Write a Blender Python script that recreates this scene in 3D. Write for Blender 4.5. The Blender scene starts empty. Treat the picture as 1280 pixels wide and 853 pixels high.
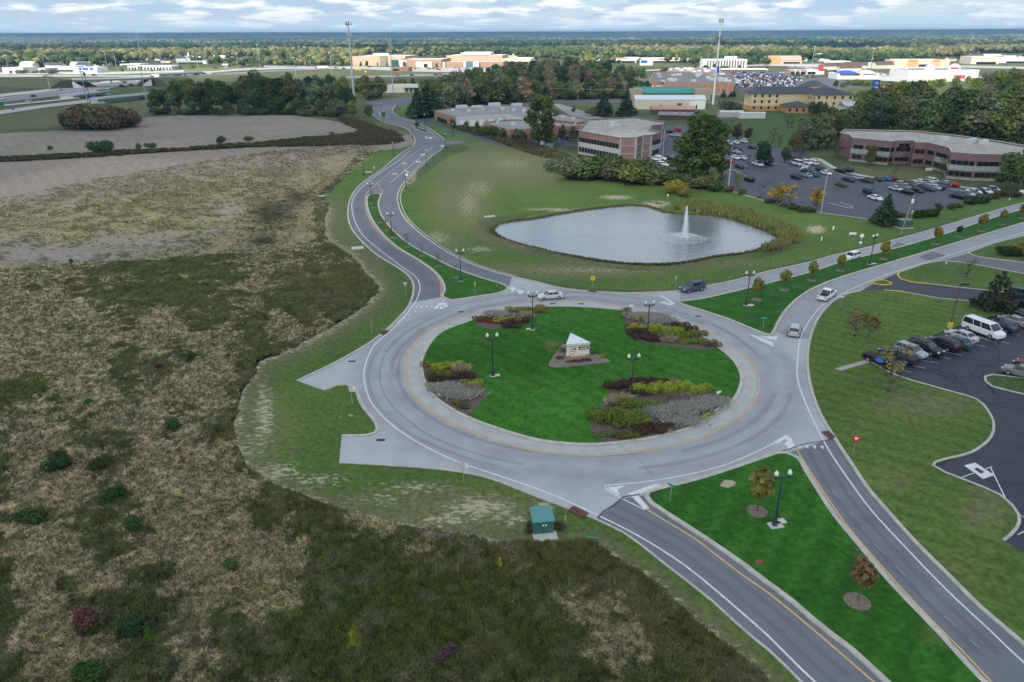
import bpy, bmesh, math, random
import numpy as np
from mathutils import Vector, Matrix, geometry
from math import radians as R, sin, cos, pi
random.seed(7); rng = np.random.default_rng(7)
sc = bpy.context.scene
col = sc.collection
# ------------------------------------------------------------ camera
H, F, PITCH, ROLL = 45.0, 895.0, R(23.1), R(.25)
cr, sr_, sa, ca = cos(ROLL), sin(ROLL), sin(PITCH), cos(PITCH)
cd = bpy.data.cameras.new('camera'); cam = bpy.data.objects.new('camera', cd); col.objects.link(cam)
rt, up = Vector((1, 0, 0)), Vector((0, sa, ca))
cx_, cy_ = rt*cr - up*sr_, rt*sr_ + up*cr
cz_ = cx_.cross(cy_)
M4 = Matrix((cx_, cy_, cz_)).transposed().to_4x4(); M4.translation = (0, 0, H)
cam.matrix_world = M4
cd.sensor_width = 36; cd.lens = F/1280*36; cd.clip_start = .5; cd.clip_end = 60000
sc.camera = cam
# ------------------------------------------------------------ world: blue sky with broken cloud
SUN_EL, SUN_AZ = R(36), R(-152)          # azimuth of the sun, clockwise from +Y: behind the camera, a little left
w = bpy.data.worlds.new('World'); sc.world = w; w.use_nodes = True
nt = w.node_tree; nt.nodes.clear()
def N(t, typ, **k):
    n = t.nodes.new(typ)
    for a, b in k.items():
        if a.startswith('i_'): n.inputs[a[2:].replace('_', ' ')].default_value = b
        else: setattr(n, a, b)
    return n
out = N(nt, 'ShaderNodeOutputWorld'); bg = N(nt, 'ShaderNodeBackground'); bg.inputs[1].default_value = .12
sky = N(nt, 'ShaderNodeTexSky', sky_type='NISHITA', sun_disc=False, sun_elevation=SUN_EL, sun_rotation=SUN_AZ, air_density=1.0, dust_density=1.0, ozone_density=1.0)
tc = N(nt, 'ShaderNodeTexCoord'); sp = N(nt, 'ShaderNodeSeparateXYZ'); L = nt.links.new
L(tc.outputs['Generated'], sp.inputs[0])
za = N(nt, 'ShaderNodeMath', operation='MAXIMUM'); za.inputs[1].default_value = 0.0; L(sp.outputs[2], za.inputs[0])
zb = N(nt, 'ShaderNodeMath', operation='ADD'); zb.inputs[1].default_value = .035; L(za.outputs[0], zb.inputs[0])
dx = N(nt, 'ShaderNodeMath', operation='DIVIDE'); L(sp.outputs[0], dx.inputs[0]); L(zb.outputs[0], dx.inputs[1])
dy = N(nt, 'ShaderNodeMath', operation='DIVIDE'); L(sp.outputs[1], dy.inputs[0]); L(zb.outputs[0], dy.inputs[1])
cb = N(nt, 'ShaderNodeCombineXYZ'); L(dx.outputs[0], cb.inputs[0]); L(dy.outputs[0], cb.inputs[1])
lg = N(nt, 'ShaderNodeMath', operation='ADD'); lg.inputs[1].default_value = .022; L(za.outputs[0], lg.inputs[0])
l2 = N(nt, 'ShaderNodeMath', operation='LOGARITHM'); l2.inputs[1].default_value = 2.718; L(lg.outputs[0], l2.inputs[0])
l3 = N(nt, 'ShaderNodeMath', operation='MULTIPLY'); l3.inputs[1].default_value = 2.9; L(l2.outputs[0], l3.inputs[0])
m7 = N(nt, 'ShaderNodeVectorMath', operation='MULTIPLY'); m7.inputs[1].default_value = (10, 10, 0); L(tc.outputs['Generated'], m7.inputs[0])
c7 = N(nt, 'ShaderNodeCombineXYZ'); L(l3.outputs[0], c7.inputs[2]); a7 = N(nt, 'ShaderNodeVectorMath', operation='ADD'); L(m7.outputs[0], a7.inputs[0]); L(c7.outputs[0], a7.inputs[1]); cb = a7
n1 = N(nt, 'ShaderNodeTexNoise'); n1.inputs['Scale'].default_value = 1.0; n1.inputs['Detail'].default_value = 12; n1.inputs['Roughness'].default_value = .62; n1.inputs['Distortion'].default_value = .3
L(cb.outputs[0], n1.inputs['Vector'])
r1 = N(nt, 'ShaderNodeValToRGB'); r1.color_ramp.elements[0].position = .44; r1.color_ramp.elements[1].position = .52; L(n1.outputs[0], r1.inputs[0])
n2 = N(nt, 'ShaderNodeTexNoise'); n2.inputs['Scale'].default_value = 1.9; n2.inputs['Detail'].default_value = 8; L(cb.outputs[0], n2.inputs['Vector'])
r2 = N(nt, 'ShaderNodeValToRGB'); e = r2.color_ramp.elements
e[0].position = .44; e[0].color = (3.2, 4.1, 5.1, 1); e[1].position = .56; e[1].color = (6.5, 6.7, 6.8, 1); L(n2.outputs[0], r2.inputs[0])
mx = N(nt, 'ShaderNodeMixRGB'); L(r1.outputs[0], mx.inputs[0]); L(r2.outputs[0], mx.inputs[2])
hb = N(nt, 'ShaderNodeMixRGB', blend_type='MIX'); hb.inputs[0].default_value = .55; hb.inputs[2].default_value = (2.3, 3.9, 5.6, 1)
L(sky.outputs[0], hb.inputs[1]); L(hb.outputs[0], mx.inputs[1])
# thin bright band of far cloud close to the horizon
hz = N(nt, 'ShaderNodeMapRange'); hz.inputs['From Min'].default_value = .0; hz.inputs['From Max'].default_value = .030; hz.inputs['To Min'].default_value = .85; hz.inputs['To Max'].default_value = 0
L(sp.outputs[2], hz.inputs[0]); mh = N(nt, 'ShaderNodeMixRGB'); mh.inputs[2].default_value = (5.0, 6.0, 6.3, 1); L(hz.outputs[0], mh.inputs[0]); L(mx.outputs[0], mh.inputs[1])
L(mh.outputs[0], bg.inputs[0]); L(bg.outputs[0], out.inputs[0])
# ------------------------------------------------------------ sun
sl = bpy.data.lights.new('sun', 'SUN'); sl.energy = 4.4; sl.angle = R(.53); sl.color = (1, .94, .85)
so = bpy.data.objects.new('sun', sl); col.objects.link(so)
SD = Vector((sin(SUN_AZ)*cos(SUN_EL), cos(SUN_AZ)*cos(SUN_EL), sin(SUN_EL)))   # towards the sun
so.rotation_euler = SD.to_track_quat('Z', 'Y').to_euler(); so.location = (0, -50, 300)
sc.view_settings.view_transform = 'Standard'; sc.view_settings.look = 'None'
sc.view_settings.exposure = .52; sc.view_settings.gamma = 1
sc.render.engine = 'CYCLES'; sc.cycles.max_bounces = 6; sc.cycles.diffuse_bounces = 3; sc.cycles.transparent_max_bounces = 12; sc.cycles.volume_bounces = 0
# ------------------------------------------------------------ ground point seen at a pixel of the 1280x853 photograph, and back
def G(px, py, z=0.):
    x, y = px-640, py-426.5
    x, y = cr*x - sr_*y, sr_*x + cr*y
    d = F*ca - y*sa; dz = -F*sa - y*ca
    t = (H-z)/(-dz)
    return Vector((x*t, d*t, z))
def P(X, Y, Z=0.):
    X = np.asarray(X, float); Y = np.asarray(Y, float)
    dz = Z-H
    zc = Y*ca - dz*sa; yc = -(Y*sa + dz*ca)
    x, y = F*X/zc, F*yc/zc
    return cr*x + sr_*y + 640, -sr_*x + cr*y + 426.5
def topz(px, py, pt):
    g = G(px, py); D = g.y
    y = cr*(pt-426.5) + sr_*(px-640)
    return H + D*(-F*sa - y*ca)/(F*ca - y*sa)
def yaw(a, b):
    p, q = G(*a), G(*b); return math.atan2(q.y-p.y, q.x-p.x)
# ------------------------------------------------------------ numpy noise
_perm = rng.random((512, 512))
def vn(x, y):
    xi = np.floor(x).astype(int); yi = np.floor(y).astype(int); fx, fy = x-xi, y-yi
    fx = fx*fx*(3-2*fx); fy = fy*fy*(3-2*fy); a = _perm
    g = lambda i, j: a[(xi+i) % 512, (yi+j) % 512]
    return (g(0,0)*(1-fx)+g(1,0)*fx)*(1-fy) + (g(0,1)*(1-fx)+g(1,1)*fx)*fy
def fbm(x, y, o=4):
    s, a, t = 0, .5, 0
    for k in range(o): s = s + a*vn(x*2**k+k*17.3, y*2**k+k*9.1); t += a; a *= .55
    return s/t
def inpoly(u, v, poly):
    u = np.asarray(u); v = np.asarray(v); r = np.zeros(u.shape, bool); n = len(poly)
    for i in range(n):
        x1, y1 = poly[i][:2]; x2, y2 = poly[(i+1) % n][:2]
        c = ((y1 > v) != (y2 > v)) & (u < (x2-x1)*(v-y1)/((y2-y1) if y2 != y1 else 1e-9)+x1)
        r ^= c
    return r
# ------------------------------------------------------------ materials
MATS = {}
def mat(name, c, rough=.8, noise=0, scale=1., metal=0, attr=False, objcol=False, bump=0, bscale=8, c2=None, emit=None, spec=.3, trans=0, detail=4, stretch=None, alpha=1, coat=0):
    if name in MATS: return MATS[name]
    m = bpy.data.materials.new(name); m.use_nodes = True; t = m.node_tree; b = t.nodes['Principled BSDF']; MATS[name] = m; l = t.links.new
    b.inputs['Roughness'].default_value = rough; b.inputs['Metallic'].default_value = metal
    b.inputs['Specular IOR Level'].default_value = spec; b.inputs['Coat Weight'].default_value = coat
    b.inputs['Alpha'].default_value = alpha
    src = None
    rgb = N(t, 'ShaderNodeRGB'); rgb.outputs[0].default_value = (*c, 1); src = rgb.outputs[0]
    if objcol:
        oi = N(t, 'ShaderNodeObjectInfo'); src = oi.outputs['Color']
    if attr:
        a = N(t, 'ShaderNodeAttribute', attribute_name='Col')
        if objcol:
            mm = N(t, 'ShaderNodeMixRGB', blend_type='MULTIPLY'); mm.inputs[0].default_value = 1; l(src, mm.inputs[1]); l(a.outputs[0], mm.inputs[2]); src = mm.outputs[0]
        else: src = a.outputs[0]
    g = N(t, 'ShaderNodeNewGeometry'); vec = g.outputs['Position']
    if stretch:
        mp = N(t, 'ShaderNodeMapping'); mp.inputs['Scale'].default_value = stretch[:3]; mp.inputs['Rotation'].default_value = (0, 0, stretch[3] if len(stretch) > 3 else 0); l(vec, mp.inputs[0]); vec = mp.outputs[0]
    if noise:
        n = N(t, 'ShaderNodeTexNoise'); n.inputs['Scale'].default_value = scale; n.inputs['Detail'].default_value = detail; n.inputs['Roughness'].default_value = .65; l(vec, n.inputs['Vector'])
        if c2:
            rp = N(t, 'ShaderNodeMapRange'); rp.inputs['From Min'].default_value = .35; rp.inputs['From Max'].default_value = .65; l(n.outputs[0], rp.inputs[0])
            rp.inputs['To Max'].default_value = noise
            mm = N(t, 'ShaderNodeMixRGB'); l(rp.outputs[0], mm.inputs[0]); l(src, mm.inputs[1]); mm.inputs[2].default_value = (*c2, 1); src = mm.outputs[0]
        else:
            rp = N(t, 'ShaderNodeMapRange'); rp.inputs['From Min'].default_value = .3; rp.inputs['From Max'].default_value = .7; rp.inputs['To Min'].default_value = 1-noise; rp.inputs['To Max'].default_value = 1+noise; l(n.outputs[0], rp.inputs[0])
            mm = N(t, 'ShaderNodeMixRGB', blend_type='MULTIPLY'); mm.inputs[0].default_value = 1; l(src, mm.inputs[1]); l(rp.outputs[0], mm.inputs[2]); src = mm.outputs[0]
    l(src, b.inputs['Base Color'])
    if bump:
        n = N(t, 'ShaderNodeTexNoise'); n.inputs['Scale'].default_value = bscale; n.inputs['Detail'].default_value = 5; l(vec, n.inputs['Vector'])
        bp = N(t, 'ShaderNodeBump'); bp.inputs['Strength'].default_value = bump; bp.inputs['Distance'].default_value = .3; l(n.outputs[0], bp.inputs['Height']); l(bp.outputs[0], b.inputs['Normal'])
    if emit: b.inputs['Emission Color'].default_value = (*c, 1); b.inputs['Emission Strength'].default_value = emit
    if trans:
        o = t.nodes['Material Output']; tr = N(t, 'ShaderNodeBsdfTranslucent'); ms = N(t, 'ShaderNodeMixShader'); ms.inputs[0].default_value = trans
        l(src, tr.inputs[0]); l(b.outputs[0], ms.inputs[1]); l(tr.outputs[0], ms.inputs[2]); l(ms.outputs[0], o.inputs[0])
    return m
# ------------------------------------------------------------ object helpers
def tag(o, label=None, cat=None, group=None, kind=None):
    for k, v in (('label', label), ('category', cat), ('group', group), ('kind', kind)):
        if v: o[k] = v
    return o
def empty(name, loc, label=None, cat=None, group=None, rz=0):
    o = bpy.data.objects.new(name, None); o.location = loc; o.rotation_euler = (0, 0, rz); o.empty_display_size = .5; col.objects.link(o)
    return tag(o, label, cat, group)
def link(name, me, m=None, parent=None, loc=None, rz=None, color=None):
    o = bpy.data.objects.new(name, me); col.objects.link(o)
    if m is not None and not me.materials: me.materials.append(m)
    if parent: o.parent = parent
    if loc is not None: o.location = loc
    if rz is not None: o.rotation_euler = (0, 0, rz)
    if color: o.color = (*color, 1)
    return o
def npmesh(name, V, Fc, m=None, colv=None, k=None):
    """V (n,3); Fc (f,k) int array or list of lists; colv per-vertex rgb"""
    me = bpy.data.meshes.new(name); V = np.asarray(V, np.float32)
    if isinstance(Fc, np.ndarray):
        k = Fc.shape[1]; me.vertices.add(len(V)); me.vertices.foreach_set('co', V.ravel())
        me.loops.add(Fc.size); me.loops.foreach_set('vertex_index', Fc.astype(np.int32).ravel())
        me.polygons.add(len(Fc)); me.polygons.foreach_set('loop_start', np.arange(0, Fc.size, k, dtype=np.int32))
        me.update(calc_edges=True)
    else:
        me.from_pydata([tuple(v) for v in V.tolist()], [], Fc); me.update()
    if colv is not None:
        a = me.color_attributes.new('Col', 'FLOAT_COLOR', 'POINT')
        colv = np.asarray(colv); c = np.ones((len(V), 4), np.float32); c[:, :colv.shape[1]] = colv; a.data.foreach_set('color', c.ravel())
    if m: me.materials.append(m)
    return me
def smooth(me):
    me.polygons.foreach_set('use_smooth', [True]*len(me.polygons)); return me
class MB:
    """collects shapes of one mesh"""
    def __init__(s): s.v = []; s.f = []; s.mi = []; s.m = 0
    def add(s, vs, fs):
        n = len(s.v); s.v += [tuple(v) for v in vs]; s.f += [[i+n for i in f] for f in fs]; s.mi += [s.m]*len(fs); return s
    def box(s, c, d, rz=0, taper=1.):
        x, y, z = d[0]/2, d[1]/2, d[2]/2; vs = []
        for k, (i, j, l) in enumerate([(-1,-1,-1),(1,-1,-1),(1,1,-1),(-1,1,-1),(-1,-1,1),(1,-1,1),(1,1,1),(-1,1,1)]):
            t = taper if l > 0 else 1; a, b = i*x*t, j*y*t
            vs.append((c[0]+a*cos(rz)-b*sin(rz), c[1]+a*sin(rz)+b*cos(rz), c[2]+l*z))
        return s.add(vs, [[3,2,1,0],[4,5,6,7],[0,1,5,4],[1,2,6,5],[2,3,7,6],[3,0,4,7]])
    def tube(s, a, b, r1, r2=None, n=8, cap=True):
        a, b = Vector(a), Vector(b); r2 = r1 if r2 is None else r2
        d = (b-a).normalized(); u = d.orthogonal().normalized(); w_ = d.cross(u); vs = []
        for p, r in ((a, r1), (b, r2)):
            for k in range(n):
                t = 2*pi*k/n; vs.append(p + (u*cos(t)+w_*sin(t))*r)
        fs = [[k, (k+1) % n, n+(k+1) % n, n+k] for k in range(n)]
        if cap: fs += [list(range(n))[::-1], list(range(n, 2*n))]
        return s.add(vs, fs)
    def lathe(s, c, prof, n=12):
        vs = []
        for r, z in prof:
            for k in range(n): t = 2*pi*k/n; vs.append((c[0]+r*cos(t), c[1]+r*sin(t), c[2]+z))
        fs = []
        for j in range(len(prof)-1):
            for k in range(n): fs.append([j*n+k, j*n+(k+1) % n, (j+1)*n+(k+1) % n, (j+1)*n+k])
        fs += [list(range(n))[::-1], [(len(prof)-1)*n+k for k in range(n)]]
        return s.add(vs, fs)
    def prism(s, poly, z0, z1):
        n = len(poly); area = sum(poly[i][0]*poly[(i+1)%n][1]-poly[(i+1)%n][0]*poly[i][1] for i in range(n))
        p = list(poly) if area > 0 else list(poly)[::-1]
        vs = [(q[0], q[1], z0) for q in p] + [(q[0], q[1], z1) for q in p]
        tri = geometry.tessellate_polygon([[Vector((q[0], q[1], 0)) for q in p]])
        fs = [[i, (i+1) % n, n+(i+1) % n, n+i] for i in range(n)]
        for t in tri:
            a, b, c = t; A = [Vector((p[q][0], p[q][1], 0)) for q in t]
            if (A[1]-A[0]).cross(A[2]-A[0]).z < 0: a, b, c = c, b, a
            fs.append([a+n, b+n, c+n]); fs.append([c, b, a])
        return s.add(vs, fs)
    def blob(s, c, r, seed=0, n=1, amp=.25):
        bm = bmesh.new(); bmesh.ops.create_icosphere(bm, subdivisions=n, radius=1); rr = random.Random(seed)
        vs = []
        for v in bm.verts:
            k = 1+rr.uniform(-amp, amp); vs.append((c[0]+v.co.x*r[0]*k, c[1]+v.co.y*r[1]*k, c[2]+v.co.z*r[2]*k))
        fs = [[q.index for q in f.verts] for f in bm.faces]; bm.free(); return s.add(vs, fs)
    def mesh(s, name, m=None, sm=False):
        me = bpy.data.meshes.new(name); me.from_pydata(s.v, [], s.f)
        if m:
            for q in (m if isinstance(m, (list, tuple)) else [m]): me.materials.append(q)
        if any(s.mi): me.polygons.foreach_set('material_index', s.mi)
        me.update()
        if sm: smooth(me)
        return me
    def build(s, name, m=None, parent=None, loc=None, rz=None, sm=False, color=None):
        return link(name, s.mesh(name, m, sm), None, parent, loc, rz, color)
def copy_tree(o, parent=None, color=None):
    c = o.copy(); col.objects.link(c); c.parent = parent
    for ch in o.children: copy_tree(ch, c)
    return c
# ------------------------------------------------------------ polylines and sheets on the ground
def world(pts, z=0.): return [G(p[0], p[1], z) for p in pts]
def spline(W, step=1.2, closed=False):
    W = [Vector(p) for p in W]; n = len(W); o = []
    for i in range(n if closed else n-1):
        p0 = W[(i-1) % n] if closed or i > 0 else W[0]*2-W[1]; p1 = W[i]; p2 = W[(i+1) % n]
        p3 = W[(i+2) % n] if closed or i+2 < n else p2*2-p1
        d = (p2-p1).length; a = (p1-p0).length**.5+1e-6; b = d**.5+1e-6; c = (p3-p2).length**.5+1e-6
        m1 = (p2-p1)/b - (p2-p0)/(a+b) + (p1-p0)/a; m2 = (p3-p2)/c - (p3-p1)/(b+c) + (p2-p1)/b
        m1 *= b; m2 *= b; k = max(1, int(d/step))
        for j in range(k):
            t = j/k; t2, t3 = t*t, t*t*t
            o.append(p1*(2*t3-3*t2+1)+m1*(t3-2*t2+t)+p2*(-2*t3+3*t2)+m2*(t3-t2))
    if not closed: o.append(W[-1])
    return o
def strip(W, wd, z0, z1=None, closed=False, mb=None, off=0.):
    """ribbon (z1 None) or kerb box along world polyline"""
    mb = mb or MB(); n = len(W); L_, R_ = [], []
    for i, p in enumerate(W):
        a = W[(i-1) % n] if closed or i > 0 else p; b = W[(i+1) % n] if closed or i < n-1 else p
        d = Vector((b.x-a.x, b.y-a.y, 0)); d.normalize() if d.length else None; nn = Vector((-d.y, d.x, 0))
        L_.append(p+nn*(off+wd/2)); R_.append(p+nn*(off-wd/2))
    m = n if closed else n-1
    if z1 is None:
        mb.add([(q.x, q.y, z0) for q in L_]+[(q.x, q.y, z0) for q in R_], [[n+i, n+(i+1) % n, (i+1) % n, i] for i in range(m)])
    else:
        vs = [(q.x, q.y, z) for z in (z0, z1) for S in (L_, R_) for q in S]; fs = []
        for i in range(m):
            j = (i+1) % n
            fs += [[3*n+i, 3*n+j, 2*n+j, 2*n+i], [i, j, 2*n+j, 2*n+i][::-1], [n+i, n+j, 3*n+j, 3*n+i]]
        if not closed: fs += [[0, n, 3*n, 2*n][::-1], [n-1, 2*n-1, 4*n-1, 3*n-1]]
        mb.add(vs, fs)
    return mb
def dens(lo, hi, k):
    return lambda D: max(lo, min(hi, D*k))
def sheet(name, poly, z, m, colf=None, cell=None, zf=None, parent=None):
    """flat sheet inside a world polygon, triangulated with inner points when it carries a colour map"""
    ps = [Vector((p[0], p[1])) for p in poly]
    X = [p.x for p in ps]; Y = [p.y for p in ps]
    inner = []
    if cell:
        y = min(Y)
        while y < max(Y):
            c = cell(y); xs = np.arange(min(X), max(X), c)+random.random()*c; xs = xs+rng.uniform(-.25, .25, len(xs))*c
            ys = y+rng.uniform(-.25, .25, len(xs))*c
            k = inpoly(xs, ys, ps)
            inner += [Vector((a, b)) for a, b, q in zip(xs, ys, k) if q]; y += c
    n = len(ps)
    V, _, Fc, *_ = geometry.delaunay_2d_cdt(ps+inner, [(i, (i+1) % n) for i in range(n)], [], 1, 1e-4)
    V = np.array([(v.x, v.y, z) for v in V]); Fc = [list(f) for f in Fc]
    if zf: V[:, 2] += zf(V[:, 0], V[:, 1])
    fa = np.array(Fc); a, b, c = V[fa[:, 0]], V[fa[:, 1]], V[fa[:, 2]]
    cr_ = (b[:, 0]-a[:, 0])*(c[:, 1]-a[:, 1])-(b[:, 1]-a[:, 1])*(c[:, 0]-a[:, 0]); fl = cr_ < 0; fa[fl] = fa[fl][:, ::-1]
    me = npmesh(name, V, fa, m, colf(V[:, 0], V[:, 1]) if colf else None)
    return link(name, me, parent=parent)
# ============================================================ the setting
def mixc(a, b, t): return a*(1-t[:, None]) + np.asarray(b, float)[None]*t[:, None]
def sm(x, a, b): t = np.clip((x-a)/(b-a), 0, 1); return t*t*(3-2*t)
ROWS = ['6553322255322110', '5564211250000000', '7645483436400000', '8676326711000000', '1155357510000000', '3655675210000000', '1543267520000000',
        '4553485742000000', '4542268733247322221100', '3784257876312432211100', '2723357586101000132110', '0683223542000000125411', '1585234431000000201562', '1565246541000000001310']
SM = np.zeros((len(ROWS), 25))
for j, r_ in enumerate(ROWS):
    for i, ch in enumerate(r_): SM[j, i] = int(ch)/9
def straw(u, v):
    a = np.clip(u/40, 0, 23.99); b = np.clip((v-330)/40, 0, 12.99); i = a.astype(int); j = b.astype(int); a = a-i; b = b-j
    return (SM[j,i]*(1-a)+SM[j,i+1]*a)*(1-b)+(SM[j+1,i]*(1-a)+SM[j+1,i+1]*a)*b
def bl(u, v, L_):
    r = np.zeros(np.shape(u))
    for (x, y, a, b, *k) in L_: r = np.maximum(r, (k[0] if k else 1)*np.exp(-(((u-x)/a)**2+((v-y)/b)**2)))
    return r
PLOW1 = [(-60,171),(60,163),(170,158),(182,146),(260,142),(360,143),(425,152),(456,164),(440,168),(330,178),(190,186),(-60,196)]
HEDGE = [(-60,201),(120,192),(240,185.5),(330,179),(440,168),(470,170),(500,171),(505,177),(480,181),(330,183),(200,189.5),(120,196),(-60,205)]
MEADOW_W = [(-400,352),(0,337),(100,330),(200,326),(320,316),(380,308),(398,300),(392,270),(398,240),(420,220),(450,190),(470,190),(430,230),(407,262),(405,290),(411,303),(440,322),(456,341),(473,361),(458,380),(427,402),(393,421),(361,437),(325,452),(300,490),(290,530),(294,556),(308,585),(346,610),(397,628),(437,643),(480,655),(536,664),(582,672),(640,682),(677,682),(711,682),(742,679),(772,700),(800,717),(825,736),(850,757),(874,782),(902,804),(933,825),(955,850),(1000,900),(1100,1000),(-400,1000)]
def groundcol(X, Y):
    u, v = P(X, Y); n1_ = fbm(X*.05, Y*.05); n2_ = fbm(X*.25+50, Y*.25); n3_ = fbm(X*1.1+90, Y*1.1, 3); n4_ = fbm(X*.012, Y*.012+33)
    c = np.tile(np.array([.075, .105, .04]), (len(X), 1)); c = mixc(c, (.16, .15, .075), sm(n1_, .45, .65)*.6)
    far = sm(v, 112, 98); c = mixc(c, (.12, .135, .06), far*.8); c = mixc(c, (.05, .075, .03), sm(n4_, .5, .6)*far*.6)
    # pasture between the lower hedge and the tall meadow
    wob = (n2_-.5)*14; vv = v+wob; uu = u+wob*2
    past = (u < 520) & (v > 168) & (v < 345)
    pc = np.tile(np.array([.26, .215, .18]), (len(X), 1))
    # stubble rows
    rows = .5+.5*np.sin((X*.75+Y*.55)*1.3+n1_*5)
    pc *= (1+.08*(rows-.5)+(n3_-.5)*.3)[:, None]
    line = 196 + np.maximum(0, (270-uu))*.19          # left/top stays bare, the rest is grassy
    g = sm(vv, line+6, line+34)
    grass = mixc(mixc(np.tile(np.array([.27, .225, .12]), (len(X), 1)), (.13, .13, .075), sm(n2_*.6+n3_*.4, .47, .60)), (.27, .225, .12), sm(fbm(X*.12, Y*.3+7), .5, .64)*.8)
    pc = mixc(pc, (0,0,0), g*0) ; pc = pc*(1-g[:, None]) + grass*g[:, None]
    dirt = bl(u, v, [(60,318,150,16),(170,302,80,10,.9),(285,262,26,16,.7),(190,292,40,10,.6),(20,300,60,14,.6),(280,290,50,10,.5)])
    pc = mixc(pc, (.27, .24, .21), np.clip(dirt*1.3-n3_*.5, 0, 1))
    pc = mixc(pc, (.27, .225, .13), np.clip(bl(u, v, [(440,205,45,12),(400,215,30,10,.7),(380,250,12,40,.8),(350,300,70,10,.8),(330,232,50,14,.5)])*1.5-n3_*.6, 0, 1))
    pc = mixc(pc, (.065, .06, .035), np.clip(bl(u, v, [(340,265,34,20),(328,300,24,9),(372,246,26,12,.8),(345,212,30,8,.6),(220,245,60,16,.45)])*1.7-n3_*.9, 0, 1))
    pc = mixc(pc, (.05, .06, .025), sm(n2_*.5+n3_*.5, .56, .62)*g*.7)
    c[past] = pc[past]
    h = inpoly(u+wob*.3, v+wob*.1, HEDGE); c[h] = np.array([.05, .05, .025])
    h = inpoly(u, v, PLOW1); q = np.tile(np.array([.26, .215, .18]), (len(X), 1))*(1+.10*(rows-.5)+(n3_-.5)*.25+(n1_-.5)*.35)[:, None]; c[h] = q[h]
    # meadow soil and litter
    s = straw(u, v); t = sm(s+(n2_-.5)*1.0+(n3_-.5)*.5, .32, .62)
    mc = mixc(np.tile(np.array([.050, .055, .026]), (len(X), 1)), (.25, .205, .135), t)
    mm = inpoly(u+wob*.3, v+wob*.2, MEADOW_W) & (v > 180); c[mm] = mc[mm]
    # verge of the motorway, left
    k = inpoly(u, v, [(-60,143),(120,118),(260,128),(180,146),(60,160),(-60,166)]); c[k] = mixc(c[k], (.13, .13, .06), np.full(k.sum(), .7))
    k = inpoly(u, v, [(-60,96),(60,96),(140,96),(140,112),(60,118),(-60,128)]); c[k] = np.array([.07, .08, .04])
    return c
# ground: polar grid, finer near the camera, out past the horizon
ang = np.radians(np.linspace(-62, 62, 560)); rad = np.concatenate([np.array([2, 14]), 24*1.0088**np.arange(0, 420), np.geomspace(1000, 13500, 24)])
ai, ri = np.meshgrid(ang, rad); X = (np.sin(ai)*ri).ravel(); Y = (np.cos(ai)*ri).ravel()-6
na = len(ang); ii = np.arange(len(rad)-1)[:, None]*na+np.arange(na-1)[None]; ii = ii.ravel()
Fq = np.stack([ii+1, ii, ii+na, ii+na+1], 1)
gz = (fbm(X*.04, Y*.04)-.5)*.5*sm(P(X, Y)[0], 430, 250)
u_, v_ = P(X, Y); gz[(v_ < 150) | (inpoly(u_, v_, PLOW1))] = 0; gz -= .25*(u_ < 430)
gm = mat('ground_soil', (.1,.1,.1), .95, attr=True, noise=.35, scale=.9, bump=.15, bscale=1.6, spec=.1, detail=8)
# leave a basin for the pond
POND = [(615,285),(622,279),(640,275.5),(670,272),(702,266),(735,261),(770,257),(790,255.5),(810,257),(830,264),(852,267),(877,267.5),(905,271),(927,277),(950,285),(967,292),(977,299),(966,305),(945,312),(927,316),(895,319.5),(865,326),(827,329.5),(790,329),(752,325),(715,319),(677,311),(640,302),(620,292.5)]
pu = inpoly(u_, v_, [(610,285),(700,260),(790,250),(860,262),(930,272),(985,300),(930,320),(830,333),(750,329),(610,292)])
gz[pu] = -2.5
me = npmesh('ground', np.stack([X, Y, gz], 1), Fq, gm, groundcol(X, Y)); smooth(me)
ground = tag(link('ground', me), kind='structure')
# ------------------------------------------------------------ lawns
def dirtmask(u, v, L_, n): return np.clip(bl(u, v, L_)*1.6-n*1.25, 0, 1)
def lawncol(base, dirt=(), dry=(), stripe=None, dcol=(.30, .25, .16), amt=.25, fade=None):
    base = np.array(base)
    def f(X, Y):
        u, v = P(X, Y); n1_ = fbm(X*.06, Y*.06); n2_ = fbm(X*.4, Y*.4+9); n3_ = fbm(X*1.7+3, Y*1.7, 3)
        c = np.tile(base, (len(X), 1))*(1+(n1_-.5)*amt*2+(n2_-.5)*.35)[:, None]
        if stripe: c *= (1+stripe[1]*np.sin((X*cos(stripe[0])+Y*sin(stripe[0]))*2*pi/stripe[2]+n1_*1.5))[:, None]
        c = mixc(c, (.17, .155, .075), dirtmask(u, v, dry, n2_*.45+n3_*.55)*.75) if len(dry) else c
        al = bl(u, v, dirt) if len(dirt) else np.zeros(len(X))
        if fade is not None:
            dd = np.full(len(X), 1e9)
            for q in fade: dd = np.minimum(dd, np.hypot((u-q[0]), (v-q[1])*1.6))
            e_ = np.exp(-(dd/(15+14*n2_))**2); c = mixc(c, (.13, .125, .06), np.clip(e_*1.1, 0, .9)); al = np.maximum(al, e_*.78)
        return np.concatenate([c, al[:, None]], 1)
    return f
gl = mat('mown_grass', (.1,.1,.1), .9, attr=True, noise=.42, scale=1.5, bump=.12, bscale=5, spec=.12, detail=9)
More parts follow.
